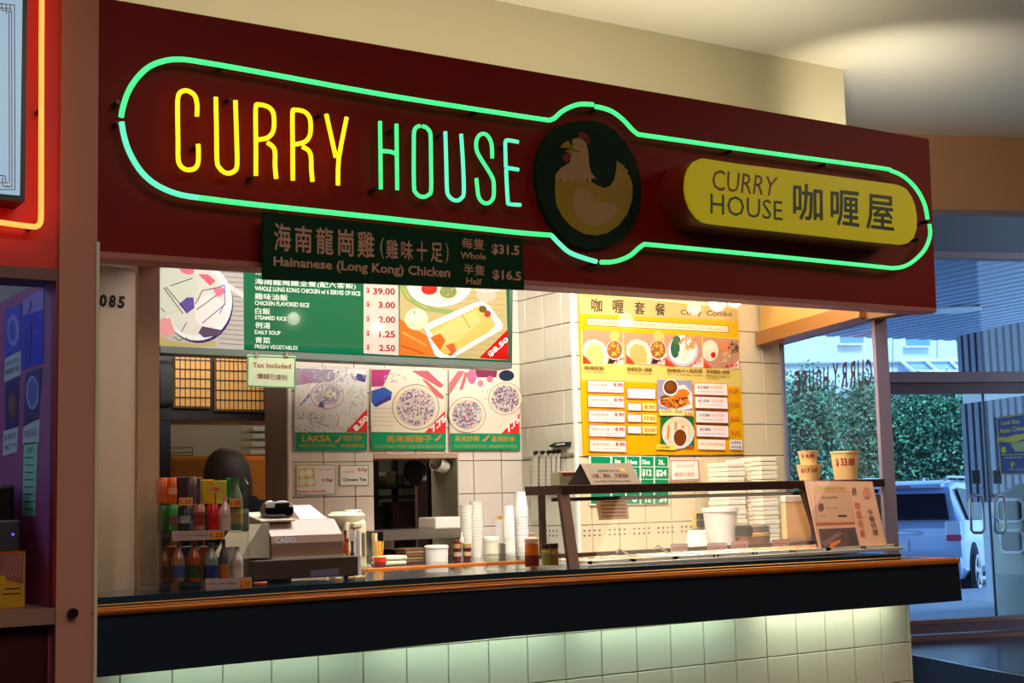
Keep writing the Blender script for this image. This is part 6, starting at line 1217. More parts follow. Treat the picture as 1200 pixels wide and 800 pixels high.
# ------------------------------------------------------------------ pendant bulbs
M_BULB = mat('lit_bulb', (255, 250, 235), emit=(255, 244, 220), estr=14)
def bulb(p, r, lab, pw=0, cord=True):
    t = thing('globe_lamp', lab, 'lamp', tuple(p), group='lit globe bulbs behind the fascia')
    obj('globe', lathe(B(), [(0, -r), (r * .5, -r * .87), (r * .87, -r * .5), (r, 0), (r * .87, r * .5), (r * .5, r * .87), (r * .3, r)], tuple(p), 20), M_BULB, t, smooth=True)
    obj('socket', cyl(B(), r * .34, r, r * 2.2, tuple(p), 14), M_BLACK, t, smooth=True)
    obj('stem', tube(B(), [(p.x, p.y, p.z + r * 2), (p.x, p.y, 2.719)], .006), M_BLACK, t)
bulb(W(840.5, 354.5, y=4.95), .039, 'nearest globe bulb hanging below the fascia edge'); bulb(W(860.5, 350.5, y=5.2), .039, 'middle globe bulb of the three below the fascia edge'); bulb(W(878, 348.5, y=5.42), .037, 'farthest globe bulb of the three below the fascia edge')
for x, y, z, lab in ((2.72, 4.5, 2.19, 'hidden globe bulb left above the counter'), (3.16, 4.5, 2.17, 'second hidden globe bulb above the counter')): bulb(Vector((x, y, z)), .03, lab)

# ------------------------------------------------------------------ cash register
zr = zt(1.9) + .0006
yr = 4.36
Fr = FY(yr)
xl, xr2 = Fr.px(298, 660)[0], Fr.px(420, 660)[0]
zd1 = Fr.px(360, 654)[1]
M_REG = mat('register_grey_brown', (150, 120, 108), rough=.4, noise=.03); M_DRW = mat('drawer_brown', (70, 54, 46), rough=.45, noise=.05); M_REGT = mat('register_cream', (206, 200, 180), rough=.4)
t = thing('cash_register', 'grey brown cash register with a cash drawer and a black display', 'cash register', ((xl + xr2) / 2, yr + .15, zr))
d = obj('cash_drawer', bx(xl, xr2, yr, yr + .34, zr + .012, zd1, bev=.004), M_DRW, t)
for x in (xl + .03, xr2 - .04): obj('foot', bx(x, x + .02, yr + .01, yr + .03, zr, zr + .012), M_BLACK, t)
pr = Print(FY(yr - .0004), .0002); pr.poly([(364, 676), (397.5, 673.5), (397, 665.5), (364, 668)], (110, 108, 130)); pr.make('blank_label', PRINT, t)
FB2 = FY(yr + .03)
x0, x1 = FB2.px(319, 640)[0], FB2.px(402.5, 640)[0]; zb0_ = zd1 + .0006
prof = [(yr + .03, zb0_), (yr + .30, zb0_), (yr + .30, zb0_ + .115), (yr + .24, zb0_ + .14), (yr + .10, zb0_ + .125), (yr + .04, zb0_ + .075), (yr + .03, zb0_ + .05)]
obj('body', prism(B(), [(x0, a, b) for a, b in prof], (x1 - x0, 0, 0)), M_REG, t)
bl = bx(x0 - .004, x1 + .004, yr + .02, yr + .31, zb0_, zb0_ + .006); obj('seam', bl, M_REGT, t)
# sloped cream side at the left
xs_l = FB2.px(284, 655)[0]
obj('side_wing', prism(B(), [(xs_l, yr + .05, zb0_ + .006), (x0 - .002, yr + .05, zb0_ + .006), (x0 - .002, yr + .05, zb0_ + .118), (x0 - .03, yr + .05, zb0_ + .115)], (0, .25, 0)), M_REGT, t)
obj('top_plate', prism(B(), [(x0 - .02, yr + .07, zb0_ + .122), (x0 + .10, yr + .07, zb0_ + .122), (x0 + .10, yr + .25, zb0_ + .150), (x0 - .02, yr + .25, zb0_ + .150)], (0, 0, .005)), M_REGT, t)
xd = FB2.px(339, 610)[0]
obj('display', bx(xd - .058, xd + .058, yr + .10, yr + .17, zb0_ + .128, zb0_ + .192, bev=.026), mat('glossy_black', (10, 10, 14), rough=.08, coat=.6), t, smooth=True)
xp0, xp1 = FB2.px(364, 610)[0], FB2.px(398, 610)[0]
obj('printer_cover', prism(B(), [(xp0, yr + .10, zb0_ + .118), (xp0 + .02, yr + .24, zb0_ + .175), (xp1 - .012, yr + .24, zb0_ + .175), (xp1, yr + .10, zb0_ + .118)], (0, .04, 0)), mat('pale_pink_cover', (222, 206, 200), rough=.3), t)
pr = Print(FY(yr + .0294), .0006); 
pr = Print(Frame((x0, yr + .0298, zb0_ + .05), (1, 0, 0), (0, .01, .025)), .0006); pr.textl('CASIO', .012, .002, .085, .022, (190, 190, 214), .02); 
pr.make('badge_lettering', PRINT, t, 'pale maker lettering, smeared by reflections')
for i, (u, v, cc) in enumerate(((398, 680, (214, 190, 130)), (414, 678, (190, 150, 110)), (420, 676, (226, 214, 180)), (425, 679, (206, 180, 120)), (310, 688, (190, 90, 40)), (303, 689, (170, 80, 40)))):
    p = W(u, v, y=4.30); obj('candy', bx(p.x - .012, p.x + .012, 4.30, 4.32, zt(p.x) + .0006, zt(p.x) + .012, bev=.004), mat('candy_%d' % i, cc, rough=.4), label=['tan sweet at the register corner', 'brown sweet under the register edge', 'cream sweet nearest the glass', 'yellowish sweet beside the glass', 'orange sweet left before the register', 'dark orange sweet at the far left of the register'][i], cat='sweet', group='sweets lying on the counter')

# ------------------------------------------------------------------ drinks rack
zr = zt(1.5) + .0006
yd = 4.32
Fd = FY(yd)
xa_, xb_ = Fd.px(189, 640)[0], Fd.px(291, 640)[0]
td = thing('drinks_rack', 'clear acrylic two tier drinks rack at the left end of the counter', 'rack', ((xa_ + xb_) / 2, yd + .1, zr))
zs1 = Fd.px(240, 684)[1]; zs2 = Fd.px(240, 624)[1]; zs3 = Fd.px(240, 590)[1]; ztop = Fd.px(240, 560)[1]
dd = .22
obj('base_plate', bx(xa_, xb_, yd, yd + dd, zr, zr + .006), G_ACRYL, td)
obj('lower_shelf', bx(xa_ + .005, xb_ - .005, yd, yd + dd, zs1 - .004, zs1), G_ACRYL, td)
obj('upper_shelf', bx(xa_ + .005, xb_ - .005, yd, yd + dd, zs2 - .004, zs2), G_ACRYL, td)
obj('side_panel', bx(xa_, xa_ + .004, yd, yd + dd, zr + .006, ztop), G_ACRYL, td); obj('side_panel', bx(xb_ - .004, xb_, yd, yd + dd, zr + .006, ztop - .01), G_ACRYL, td)
obj('back_panel', bx(xa_ + .004, xb_ - .004, yd + dd, yd + dd + .004, zr + .006, ztop), G_ACRYL, td)
for z in (zs1 + .002, zs2 + .002, zs1 + .045, zs2 + .05): obj('front_lip', bx(xa_, xb_, yd - .004, yd, z - .006, z + .006), G_ACRYL, td)
for x in (xa_, xb_):
    obj('edge', tube(B(), [(x, yd, zr), (x, yd, ztop - .02), (x, yd + .03, ztop)], .0035, 8), G_ACRYL, td)
def tagp(u0, u1, v0, v1, txt, pre, lab, y=yd - .005):
    F = FY(y)
    def dr(p):
        if pre: p.rect(u0 + .5, v0 + .5, u1 - .5, v1 - .5, (176, 150, 150)); p.textq(pre, [(u0 + 3, v1 - 4), (u0 + (u1 - u0) * .68, v1 - 4.3), (u0 + (u1 - u0) * .68, v0 + 4), (u0 + 3, v0 + 4.3)], (90, 80, 90), .02); a = u0 + (u1 - u0) * .72
        else: a = u0 + .5
        p.rect(a, v0 + .6, u1 - .5, v1 - .6, (226, 150, 70)); p.text(txt, a + 1, v1 - 2, u1 - 1.5, v0 + 2, (170, 50, 20), .03)
    sheet('price_tag', lab, 'tag', F, [(u0, v1), (u1, v1 - .4), (u1, v0 - .4), (u0, v0)], .0015, dr, back=(196, 170, 160), group='price tags on the drinks rack')
tagp(202, 263, 622, 632, '1.25', 'CAN DRINK 罐裝飲品', 'long tag priced 1.25 along the upper shelf of the drinks rack'); tagp(241, 295, 678, 689, '2.50', 'BOTTLE DRINK 樽裝飲品', 'long tag priced 2.50 at the foot of the drinks rack', yd - .007)
for u0, u1, v0, v1, s_, lab in ((210, 226, 583, 592, '1.25', 'small tag priced 1.25 on the purple drink carton'), (245, 258, 569, 577.5, '1.50', 'small tag priced 1.50 on the yellow drink carton'), (269, 283, 584, 594, '1.50', 'small tag priced 1.50 on the green bottle')): tagp(u0, u1, v0, v1, s_, '', lab, yd + .012)
CAN = [(0, 0), (.78, 0), (.98, .06), (1, .12), (1, .88), (.8, .97), (.78, 1), (.7, .985), (0, .97)]
def drink(kind, u, v0, v1, hw, m, lab, y, band=None, cap=None):
    x = Fd.px(u, 640)[0] * (y / yd) if False else FY(y).px(u, 640)[0]; z0_ = FY(y).px(u, v1)[1]; z1_ = FY(y).px(u, v0)[1]; h = z1_ - z0_; k = FPX / ((Vector((x, y, 1)) - CAM).dot(RF)); r = hw / k
    shelf = min((zs1, zs2, zs3), key=lambda q: abs(q - z0_)); 
    t = thing('drink_can' if kind == 'can' else 'drink_carton' if kind == 'box' else 'drink_bottle', lab, {'can': 'can', 'box': 'carton'}.get(kind, 'bottle'), (x, y, z0_), group='drinks in the acrylic rack')
    if kind == 'can':
        obj('can', lathe(B(), [(a * r, b * h) for a, b in CAN], (x, y, z0_), 20), m, t, smooth=True)
        obj('top', lathe(B(), [(r * .7, h * .985), (0, h * .985)], (x, y, z0_ + .0005), 16), M_STEEL, t)
    elif kind == 'box': obj('carton', bx(x - r, x + r, y - r * .7, y + r * .7, z0_, z1_, bev=.002), m, t)
    else:
        obj('bottle', lathe(B(), [(0, 0), (.95 * r, 0), (r, h * .05), (r, h * .55), (.9 * r, h * .65), (.4 * r, h * .82), (.36 * r, h * .9), (0, h * .9)], (x, y, z0_), 20), m, t, smooth=True)
        obj('cap', lathe(B(), [(.42 * r, h * .88), (.42 * r, h), (0, h)], (x, y, z0_), 14), cap or M_WHITE, t, smooth=True)
    if band: obj('label_band', lathe(B(), [(1.012 * r, h * band[0]), (1.012 * r, h * band[1])], (x, y, z0_), 20), band[2], t, smooth=True)
def cm(n, c, **k): return mat(n, c, rough=k.get('rough', .28), metal=k.get('metal', .2), noise=k.get('noise', .25), nscale=30)
yA, yB = yd + .10, yd + .05
O_ = cm('orange_can', (206, 84, 24)); 
drink('can', 190, 559.5, 590, 6.6, O_, 'orange can at the left of the top tier', yA); drink('can', 201, 559, 590, 6.6, O_, 'second orange can of the top tier, with white swirls', yA, (.35, .6, cm('pale_swirl', (226, 170, 120))))
drink('box', 213, 559, 590, 6.0, cm('purple_carton', (70, 46, 56)), 'dark purple flecked carton in the top tier', yA); drink('can', 224, 558.5, 590, 6.6, cm('purple_can', (92, 70, 76)), 'dark purple flecked can with a steel rim in the top tier', yA)
drink('box', 231, 560, 590, 3.4, cm('violet_carton', (84, 70, 80)), 'narrow grey violet carton before the yellow ones', yA)
Yc = cm('yellow_carton', (216, 176, 30)); drink('box', 243, 562, 590, 7.2, Yc, 'larger yellow carton in the top tier', yA, None); drink('box', 258, 563, 590, 6.6, cm('yellow_green_carton', (200, 190, 70)), 'yellow carton with a pale upper half in the top tier', yA)
drink('box', 268, 560, 585, 2.8, cm('green_carton', (30, 130, 60)), 'narrow green carton at the right of the top tier', yA)
drink('bottle', 277, 559, 621, 7.5, cm('green_grey_bottle', (92, 116, 96)), 'tall green grey bottle at the right of the top tier', yB, (.12, .4, cm('blue_orange_label', (170, 150, 90))), cm('green_cap', (70, 120, 60)))
drink('can', 190.5, 592, 622, 6, cm('dark_green_can', (30, 84, 36)), 'dark green can at the left of the middle tier', yB); drink('can', 202, 591, 622, 6.6, cm('green_can', (40, 130, 50)), 'bright green can with a red patch in the middle tier', yB, (.2, .55, cm('red_patch', (130, 80, 70))))
drink('can', 216, 592, 622, 7, cm('black_silver_can', (46, 46, 52)), 'black and silver can in the middle tier', yB, (.3, .6, cm('silver_band', (160, 160, 160)))); drink('can', 233.5, 590.5, 622, 7, cm('red_silver_can', (176, 110, 100)), 'pale red and silver can in the middle tier', yB, (.2, .7, cm('brick_label', (150, 60, 50))))
drink('can', 249.5, 590.5, 622, 6.8, cm('red_can', (196, 24, 26)), 'bright red can in the middle tier', yB); drink('bottle', 264, 582, 622, 7, cm('pink_white_bottle', (226, 196, 196)), 'white bottle with a pink cap in the middle tier', yB, None, cm('pink_cap', (230, 150, 160)))
drink('can', 287, 596, 622, 5, cm('grey_can', (110, 116, 120)), 'grey can at the right edge of the middle tier', yA)
for u, v0, c, lab, bc, hw in ((192, 640, (110, 70, 40), 'brown bottle at the left of the lowest tier', (60, 40, 30), 5.5), (209, 636, (150, 110, 90), 'pale shouldered bottle with a blue and yellow label in the lowest tier', (60, 80, 140), 7.5), (227, 634, (150, 70, 30), 'amber bottle with a green label in the lowest tier', (40, 70, 34), 8), (247, 636, (120, 130, 130), 'clear bottle with a blue and green label in the lowest tier', (40, 56, 130), 8.5), (262, 632, (84, 80, 84), 'dark bottle with an orange label in the lowest tier', (200, 110, 50), 5.5), (278, 640, (196, 180, 176), 'white bottle with red specks in the lowest tier', (220, 200, 196), 6.8)):
    drink('bottle', u, v0, 681, hw, cm('btl_%d_%d' % (u, hw), c), lab, yB, (.1, .42, cm('btl_label_%d' % u, bc)), cm('btl_cap_%d' % u, tuple(q * .8 for q in c)))
for u, c, lab in ((201, (120, 60, 30), 'brown carton behind the lowest tier bottles, left'), (219, (60, 66, 84), 'slate carton behind the lowest tier bottles'), (238, (150, 80, 34), 'orange brown carton behind the lowest tier bottles'), (269, (176, 170, 166), 'pale carton behind the lowest tier bottles, right')): drink('box', u, 640, 678, 6, cm('rear_%d' % u, c), lab, yd + .16)
drink('bottle', 297, 640, 684, 5.5, cm('clear_grey_btl', (104, 100, 90)), 'clear grey bottle just outside the drinks rack', yd + .12)
# ------------------------------------------------------------------ worker behind the drinks
def skin_body(name, V, E, m, parent, root=0, sub=2):
    me = bpy.data.meshes.new(name); me.from_pydata([v[:3] for v in V], E, []); o = bpy.data.objects.new(name, me); COL.objects.link(o)
    sk = o.modifiers.new('s', 'SKIN'); sk.use_smooth_shade = True
    for i, v in enumerate(V):
        me.skin_vertices[0].data[i].radius = (v[3], v[4] if len(v) > 4 else v[3]); me.skin_vertices[0].data[i].use_root = (i == root)
    ss = o.modifiers.new('d', 'SUBSURF'); ss.levels = sub; ss.render_levels = sub
    dg = bpy.context.evaluated_depsgraph_get(); m2 = bpy.data.meshes.new_from_object(o.evaluated_get(dg)); bpy.data.objects.remove(o)
    for p in m2.polygons: p.use_smooth = True
    m2.materials.clear(); m2.materials.append(m); q = bpy.data.objects.new(name, m2); link(q, parent); MATS[q.name] = MATS[parent.name]; return q
yw = 5.45; xw_ = W(268, 560, y=yw).x; ztopw = W(268, 529, y=yw).z
tw = thing('person', 'worker with dark hair and black top seen from behind beyond the drinks rack', 'person', (xw_ + .03, yw, 0.004))
M_SKIN = mat('skin', (200, 150, 120), rough=.5); M_HAIR = mat('dark_hair', (19, 12, 9), rough=.6, noise=.3, nscale=90, spec=.08); M_TOP = mat('black_top', (10, 9, 11), rough=.95, noise=.1, spec=.03)
H = ztopw - .004; s = H / 1.6
V = [(0, 0, .86, .13, .10), (0, .0, 1.0, .115, .09), (0, -.01, 1.18, .135, .095), (0, -.01, 1.33, .13, .08), (0, .01, 1.40, .06), (0, .03, 1.43, .052),       # 0-5 pelvis..neck
     (.185, 0, 1.35, .062), (.21, 0, 1.05, .04), (.17, .20, .98, .033), (.14, .28, 1.0, .027),
     (-.185, 0, 1.35, .062), (-.21, 0, 1.05, .04), (-.17, .20, .98, .033), (-.14, .28, 1.0, .027),
     (.085, 0, .80, .085), (.09, .01, .46, .058), (.09, 0, .09, .04), (.095, .12, .035, .035),
     (-.085, 0, .80, .085), (-.09, .01, .46, .058), (-.09, 0, .09, .04), (-.095, .12, .035, .035)]
E_ = [(0, 1), (1, 2), (2, 3), (3, 4), (4, 5), (3, 6), (6, 7), (7, 8), (8, 9), (3, 10), (10, 11), (11, 12), (12, 13), (0, 14), (14, 15), (15, 16), (16, 17), (0, 18), (18, 19), (19, 20), (20, 21)]
V = [tuple(c * s for c in v) for v in V]
skin_body('body', V, E_, M_TOP, tw)
def ellip(c, r, seg=20, ring=12, M=None):
    b = B(); bmesh.ops.create_uvsphere(b, u_segments=seg, v_segments=ring, radius=1)
    bmesh.ops.transform(b, matrix=(M or Matrix.Identity(4)) @ Matrix.Translation(c) @ Matrix.Diagonal((*r, 1)), verts=b.verts); return b
hc = Vector((-.03 * s, .035 * s, 1.495 * s))
b = ellip(hc, (.075 * s, .092 * s, .105 * s))
for v in b.verts:
    d = v.co - hc
    if d.y > .07 * s and abs(d.x) < .015 * s and -.03 * s < d.z < .01 * s: v.co.y += .02 * s
    if d.z < -.05 * s: v.co.x = hc.x + d.x * .85
obj('head', b, M_SKIN, tw, local=True, smooth=True)
for sx in (-1, 1):
    obj('ear', ellip(hc + Vector((sx * .076 * s, 0, -.005 * s)), (.01 * s, .018 * s, .028 * s), 10, 8), M_SKIN, tw, local=True, smooth=True)
    obj('eye', ellip(hc + Vector((sx * .028 * s, .083 * s, .005 * s)), (.012 * s, .008 * s, .007 * s), 10, 8), mat('eye_white', (220, 216, 210), rough=.2), tw, local=True, smooth=True)
obj('mouth', ellip(hc + Vector((0, .083 * s, -.05 * s)), (.022 * s, .006 * s, .006 * s), 10, 8), mat('lips', (170, 90, 84), rough=.4), tw, local=True, smooth=True)
# hair: a bob whose back hangs to the shoulders
b = B(); rings = []
for k_, (zz, rx, ry, cy) in enumerate(((.124, .006, .006, 0), (.119, .032, .036, 0), (.105, .056, .064, -.002), (.08, .078, .09, -.005), (.04, .094, .106, -.01), (-.02, .104, .108, -.014), (-.07, .103, .10, -.02), (-.11, .098, .088, -.026), (-.14, .086, .07, -.03), (-.155, .066, .045, -.03))):
    rg = []
    for i in range(28):
        a = 2 * math.pi * i / 28; x, y = math.cos(a) * rx, math.sin(a) * ry
        if zz < .05 and y > 0: y = min(y, .03 + max(0, abs(x) - .07) * .2)         # open in front of the face
        rg.append(b.verts.new(hc + Vector((x * s * (1 + .02 * math.sin(i * 2.3 + zz * 12)), (y + cy) * s, zz * s))))
    rings.append(rg)
for A, C in zip(rings, rings[1:]):
    for i in range(28): b.faces.new((A[i], A[(i + 1) % 28], C[(i + 1) % 28], C[i]))
b.faces.new(rings[0][::-1]); b.faces.new(rings[-1]); bmesh.ops.recalc_face_normals(b, faces=b.faces[:])
obj('hair', b, M_HAIR, tw, local=True, smooth=True)
for sx in (-1, 1):
    hand = Vector((sx * .14, .30, 1.0)) * s
    V2 = [(hand.x, hand.y - .03 * s, hand.z, .024 * s), (hand.x, hand.y + .02 * s, hand.z, .026 * s, .014 * s), (hand.x, hand.y + .05 * s, hand.z, .03 * s, .012 * s)]; E2 = [(0, 1), (1, 2)]
    for j in range(4):
        o = (j - 1.5) * .017 * s; L = (.055, .065, .06, .045)[j] * s; n0 = len(V2)
        V2 += [(hand.x + o, hand.y + .062 * s, hand.z, .0085 * s), (hand.x + o, hand.y + .062 * s + L * .6, hand.z - .006 * s, .0075 * s), (hand.x + o, hand.y + .062 * s + L, hand.z - .02 * s, .006 * s)]; E2 += [(2, n0), (n0, n0 + 1), (n0 + 1, n0 + 2)]
    n0 = len(V2); V2 += [(hand.x - sx * .03 * s, hand.y + .02 * s, hand.z, .01 * s), (hand.x - sx * .045 * s, hand.y + .05 * s, hand.z - .01 * s, .008 * s)]; E2 += [(1, n0), (n0, n0 + 1)]
    skin_body('hand', V2, E2, M_SKIN, tw, 1, 1)

# ------------------------------------------------------------------ outdoors
M_PAVE = mat('pale_paving', (190, 196, 204), rough=.75, noise=.06, nscale=2, bump=.1)
M_ASPH = mat('asphalt', (96, 104, 116), rough=.9, noise=.1, nscale=6, bump=.2)
def ew(a, n, z=0): p = EF.w(a, z, n); return (p.x, p.y, p.z)
ps = W(1100, 733, z=0)
tag(obj('pavement', prism(B(), [ew(ea - 6, 0), ew(ea + 7, 0), ew(ea + 16, -5.2), ew(ea - 12, -5.2)], (0, 0, -.05)), M_PAVE), kind=S)
tag(obj('path_mat_strip', prism(B(), [ew(ea - 3, -.15, .004), ew(ea + 1.9, -.15, .004), ew(ea + 1.2, -1.1, .004), ew(ea - 3, -.95, .004)], (0, 0, -.003)), M_ASPH), kind=S)
tag(obj('kerb', prism(B(), [ew(ea - 12, -5.2, 0), ew(ea + 16, -5.2, 0), ew(ea + 16, -5.35, 0), ew(ea - 12, -5.35, 0)], (0, 0, -.3)), M_PAVE), kind=S)
tag(obj('ground_parking', prism(B(), [ew(ea - 40, -5.35, -.27), ew(ea + 40, -5.35, -.27), ew(ea + 40, -45, -.27), ew(ea - 40, -45, -.27)], (0, 0, -.05)), M_PAVE), kind=S)
tag(obj('ground_side', prism(B(), [(5.3, 5.75, -.001), (p0.x, p0.y, -.001), ew(ea, 0, -.001), ew(ea - 12, -5.2, -.001), (4.5, 16, -.001)], (0, 0, -.05)), M_PAVE), kind=S)

def foliage(name, boxes, n, leaf, cols, label, seed=1, cat='tree', trunk=None):
    """leaf cards scattered in the shell of several ellipsoids (cx,cy,cz,rx,ry,rz)"""
    rd = np.random.RandomState(seed); P = []
    for (cx, cy, cz, rx, ry, rz, wt) in boxes:
        k_ = int(n * wt); v = rd.normal(size=(k_, 3)); v /= np.linalg.norm(v, axis=1, keepdims=True); rad = rd.uniform(.72, 1.04, (k_, 1)) * (1 + .10 * np.sin(v[:, :1] * 9 + v[:, 2:] * 7)); P.append(np.array([[cx, cy, cz]]) + v * rad * np.array([[rx, ry, rz]]))
    P = np.vstack(P); N = len(P); a = rd.normal(size=(N, 3)); a /= np.linalg.norm(a, axis=1, keepdims=True); b_ = np.cross(a, rd.normal(size=(N, 3))); b_ /= np.linalg.norm(b_, axis=1, keepdims=True); L = leaf * rd.uniform(.6, 1.4, (N, 1))
    V = np.stack([P - a * L, P - b_ * L * .45, P + a * L, P + b_ * L * .45], 1).reshape(-1, 3); O = np.array([boxes[0][0], boxes[0][1], -.27]); V = V - O
    F = np.arange(N * 4).reshape(-1, 4); me = bpy.data.meshes.new('foliage'); me.from_pydata(V.tolist(), [], F.tolist())
    for i, c in enumerate(cols): me.materials.append(mat('leaf_%s_%d' % (name, i), c, rough=.6))
    me.polygons.foreach_set('material_index', rd.randint(0, len(cols), N))
    t = thing(name, label, cat, tuple(O)); o = bpy.data.objects.new('foliage', me); link(o, t); o['kind'] = 'stuff'; MATS[o.name] = MATS[t.name]
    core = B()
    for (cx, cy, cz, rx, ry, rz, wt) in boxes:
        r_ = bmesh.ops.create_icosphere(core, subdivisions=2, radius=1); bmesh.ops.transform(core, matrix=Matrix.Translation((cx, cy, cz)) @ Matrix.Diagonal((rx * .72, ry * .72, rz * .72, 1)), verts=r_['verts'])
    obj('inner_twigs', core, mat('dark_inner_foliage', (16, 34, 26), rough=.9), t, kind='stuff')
    if trunk: obj('trunk', tube(B(), [(trunk[0], trunk[1], -.27), (trunk[0] + .05, trunk[1], boxes[0][2])], .12, 10), mat('bark', (80, 66, 56), rough=.9, noise=.2), t)
def dirp(u, d, z=0):
    r_ = ray(u, 570); r_ = Vector((r_.x, r_.y, 0)).normalized(); p = CAM + r_ * d; return p.x, p.y
LG = [(60, 120, 84), (44, 96, 70), (90, 150, 104), (30, 72, 56), (120, 176, 130)]
# clipped hedge seen through the doors
bxs = []
for i, u in enumerate(range(880, 1180, 15)):
    x, y = dirp(u, 34.5 + (i % 2) * .3); bxs.append((x, y, 1.7 + .08 * ((i * 5) % 3), 1.1, 1.0, 2.0, 1.0))
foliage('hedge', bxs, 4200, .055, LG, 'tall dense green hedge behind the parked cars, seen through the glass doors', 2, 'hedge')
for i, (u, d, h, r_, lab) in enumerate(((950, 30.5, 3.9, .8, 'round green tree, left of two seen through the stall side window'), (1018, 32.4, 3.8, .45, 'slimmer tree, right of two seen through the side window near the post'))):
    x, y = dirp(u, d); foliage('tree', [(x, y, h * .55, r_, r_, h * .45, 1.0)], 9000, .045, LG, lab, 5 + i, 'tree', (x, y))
# building across the lot
def fbl(d, z=0, u=1060): x, y = dirp(u, d); return x, y
bxx, byy = dirp(1080, 40); FBD = Frame((bxx, byy, 0), (EF.U.x, EF.U.y, 0))
t = thing('office_building', 'pale building with small windows across the parking lot', 'building', (bxx, byy, -.27))
obj('wall', prism(B(), [tuple(FBD.w(a, z)) for a, z in ((-14, -.27), (8, -.27), (8, 8.4), (-14, 8.4))], -FBD.N * 4), mat('pale_building', (214, 216, 214), rough=.85, noise=.03, nscale=.5), t)
for (u0, v0, u1, v1) in ((1062, 386, 1090, 405), (1127, 386, 1150, 404), (985, 388, 1012, 402)):
    w_ = obj('window', fprism(FBD, [(u0, v1), (u1, v1), (u1, v0), (u0, v0)], -.05, .02), mat('blue_window', (110, 150, 200), rough=.15), t); obj('sill', fprism(FBD, [(u0 - 1, v1 + 2), (u1 + 1, v1 + 2), (u1 + 1, v1), (u0 - 1, v1)], .02, .15), M_WHITE, w_)
for u in (1046, 1098): obj('joint', fprism(FBD, [(u, 436), (u + .8, 436), (u + .8, 396), (u, 396)], -.0, .02), mat('joint_grey', (150, 160, 170)), t)
obj('ledge', fprism(FBD, [(900, 427), (1056, 425), (1056, 423), (900, 425)], 0, .1), mat('joint_grey'), t)
# glazed awning
FA_ = Frame(tuple(Vector((bxx, byy, 0)) + FBD.N * 2), FBD.U)
qa = [FA_.w(*FA_.px(1072, 440, 0)), FA_.w(*FA_.px(1180, 440, 0)), FBD.w(*FBD.px(1170, 427)), FBD.w(*FBD.px(1056, 427))]
t = obj('glazed_awning', prism(B(), qa, (0, 0, .05)), mat('awning_glass', (96, 146, 220), rough=.2), t, label='slanted blue glazed awning with white ribs')
for k_ in range(5):
    a = qa[0].lerp(qa[1], k_ / 4); b = qa[3].lerp(qa[2], k_ / 4); obj('rib', tube(B(), [a + Vector((0, 0, .1)), b + Vector((0, 0, .1))], .05), M_WHITE, t)
obj('top_bar', tube(B(), [qa[3] + Vector((0, 0, .1)), qa[2] + Vector((0, 0, .1))], .06), M_WHITE, t); obj('bottom_bar', tube(B(), [qa[0] + Vector((0, 0, .1)), qa[1] + Vector((0, 0, .1))], .05), M_WHITE, t)
# corrugated canopy soffit outside the doors
tcn = thing('canopy', 'ribbed metal canopy soffit over the pavement outside', 'canopy', ew(ea + 2, -4, 3.75)); M_CAN = mat('ribbed_canopy', (150, 160, 176), rough=.5, metal=.2)
zk_ = 3.72
cA = [W(u, v, z=zk_) for u, v in ((1030, 396), (1112, 396), (1142, 393))]
dirr = Vector((math.sin(math.radians(7)), math.cos(math.radians(7)), 0))
b = B(); b2 = B(); nrm = Vector((dirr.y, -dirr.x, 0)); O_c = Vector(ew(ea - 1.0, -.15, zk_)); far = cA[1]; Lc = (far - O_c).dot(dirr)
prism(b, [O_c - nrm * 1.5, O_c + nrm * 9 + dirr * 0, O_c + nrm * 9 + dirr * Lc, O_c - nrm * 1.5 + dirr * Lc], (0, 0, .08))
obj('deck', b, mat('canopy_gap', (84, 92, 112), rough=.7), tcn)
for i in range(40):
    o = O_c + nrm * (-1.4 + i * .26); mid = (o + dirr * (Lc / 2)); bb = B(); prism(bb, [o, o + nrm * .14, o + nrm * .14 + dirr * Lc, o + dirr * Lc], (0, 0, -.045)); obj('rib', bb, M_CAN, tcn)
obj('fascia_edge', prism(B(), [O_c - nrm * 1.5 + dirr * Lc, O_c + nrm * 9 + dirr * Lc, O_c + nrm * 9 + dirr * (Lc + .1), O_c - nrm * 1.5 + dirr * (Lc + .1)], (0, 0, .25)), M_WHITE, tcn)
p = W(1121, 362, z=zk_ - .05); obj('downlight', cyl(B(), .32, -.02, 0, tuple(p), 20), M_WHITE, tcn, smooth=True)
# corrugated wall at the right
wd_ = 17.6
xx, yy_ = dirp(1136, wd_); x2, y2 = dirp(1215, 16.4)
FCW = Frame((xx, yy_, 0), (x2 - xx, y2 - yy_, 0))
tcw = thing('corrugated_wall', 'grey vertically ribbed metal wall outside at the right of the doors', 'wall panel', (xx, yy_, 0))
M_COR = mat('corrugated_grey', (132, 130, 142), rough=.6, metal=.1); M_CORD = mat('corrugated_dark', (52, 44, 60), rough=.7)
def cwz(v, u=1170): return FCW.px(u, v)[1]
for nm, z0_, z1_ in (('lower_panel', cwz(588), cwz(468)), ('upper_panel', cwz(466) + .12, cwz(384))):
    obj(nm, prism(B(), [tuple(FCW.w(a, z)) for a, z in ((0, z0_), (4.5, z0_), (4.5, z1_), (0, z1_))], -FCW.N * .1), M_CORD, tcw)
    i = 0; a = 0.0
    while a < 4.3:
        obj('rib', prism(B(), [tuple(FCW.w(x_, z)) for x_, z in ((a, z0_), (a + .09, z0_), (a + .09, z1_), (a, z1_))], FCW.N * .05), M_COR, tcw); a += .15
obj('band', prism(B(), [tuple(FCW.w(a, z)) for a, z in ((0, cwz(468)), (4.5, cwz(468)), (4.5, cwz(466) + .12), (0, cwz(466) + .12))], FCW.N * .02), M_WHITE, tcw)
aw = FCW.px(1153, 640)[0]
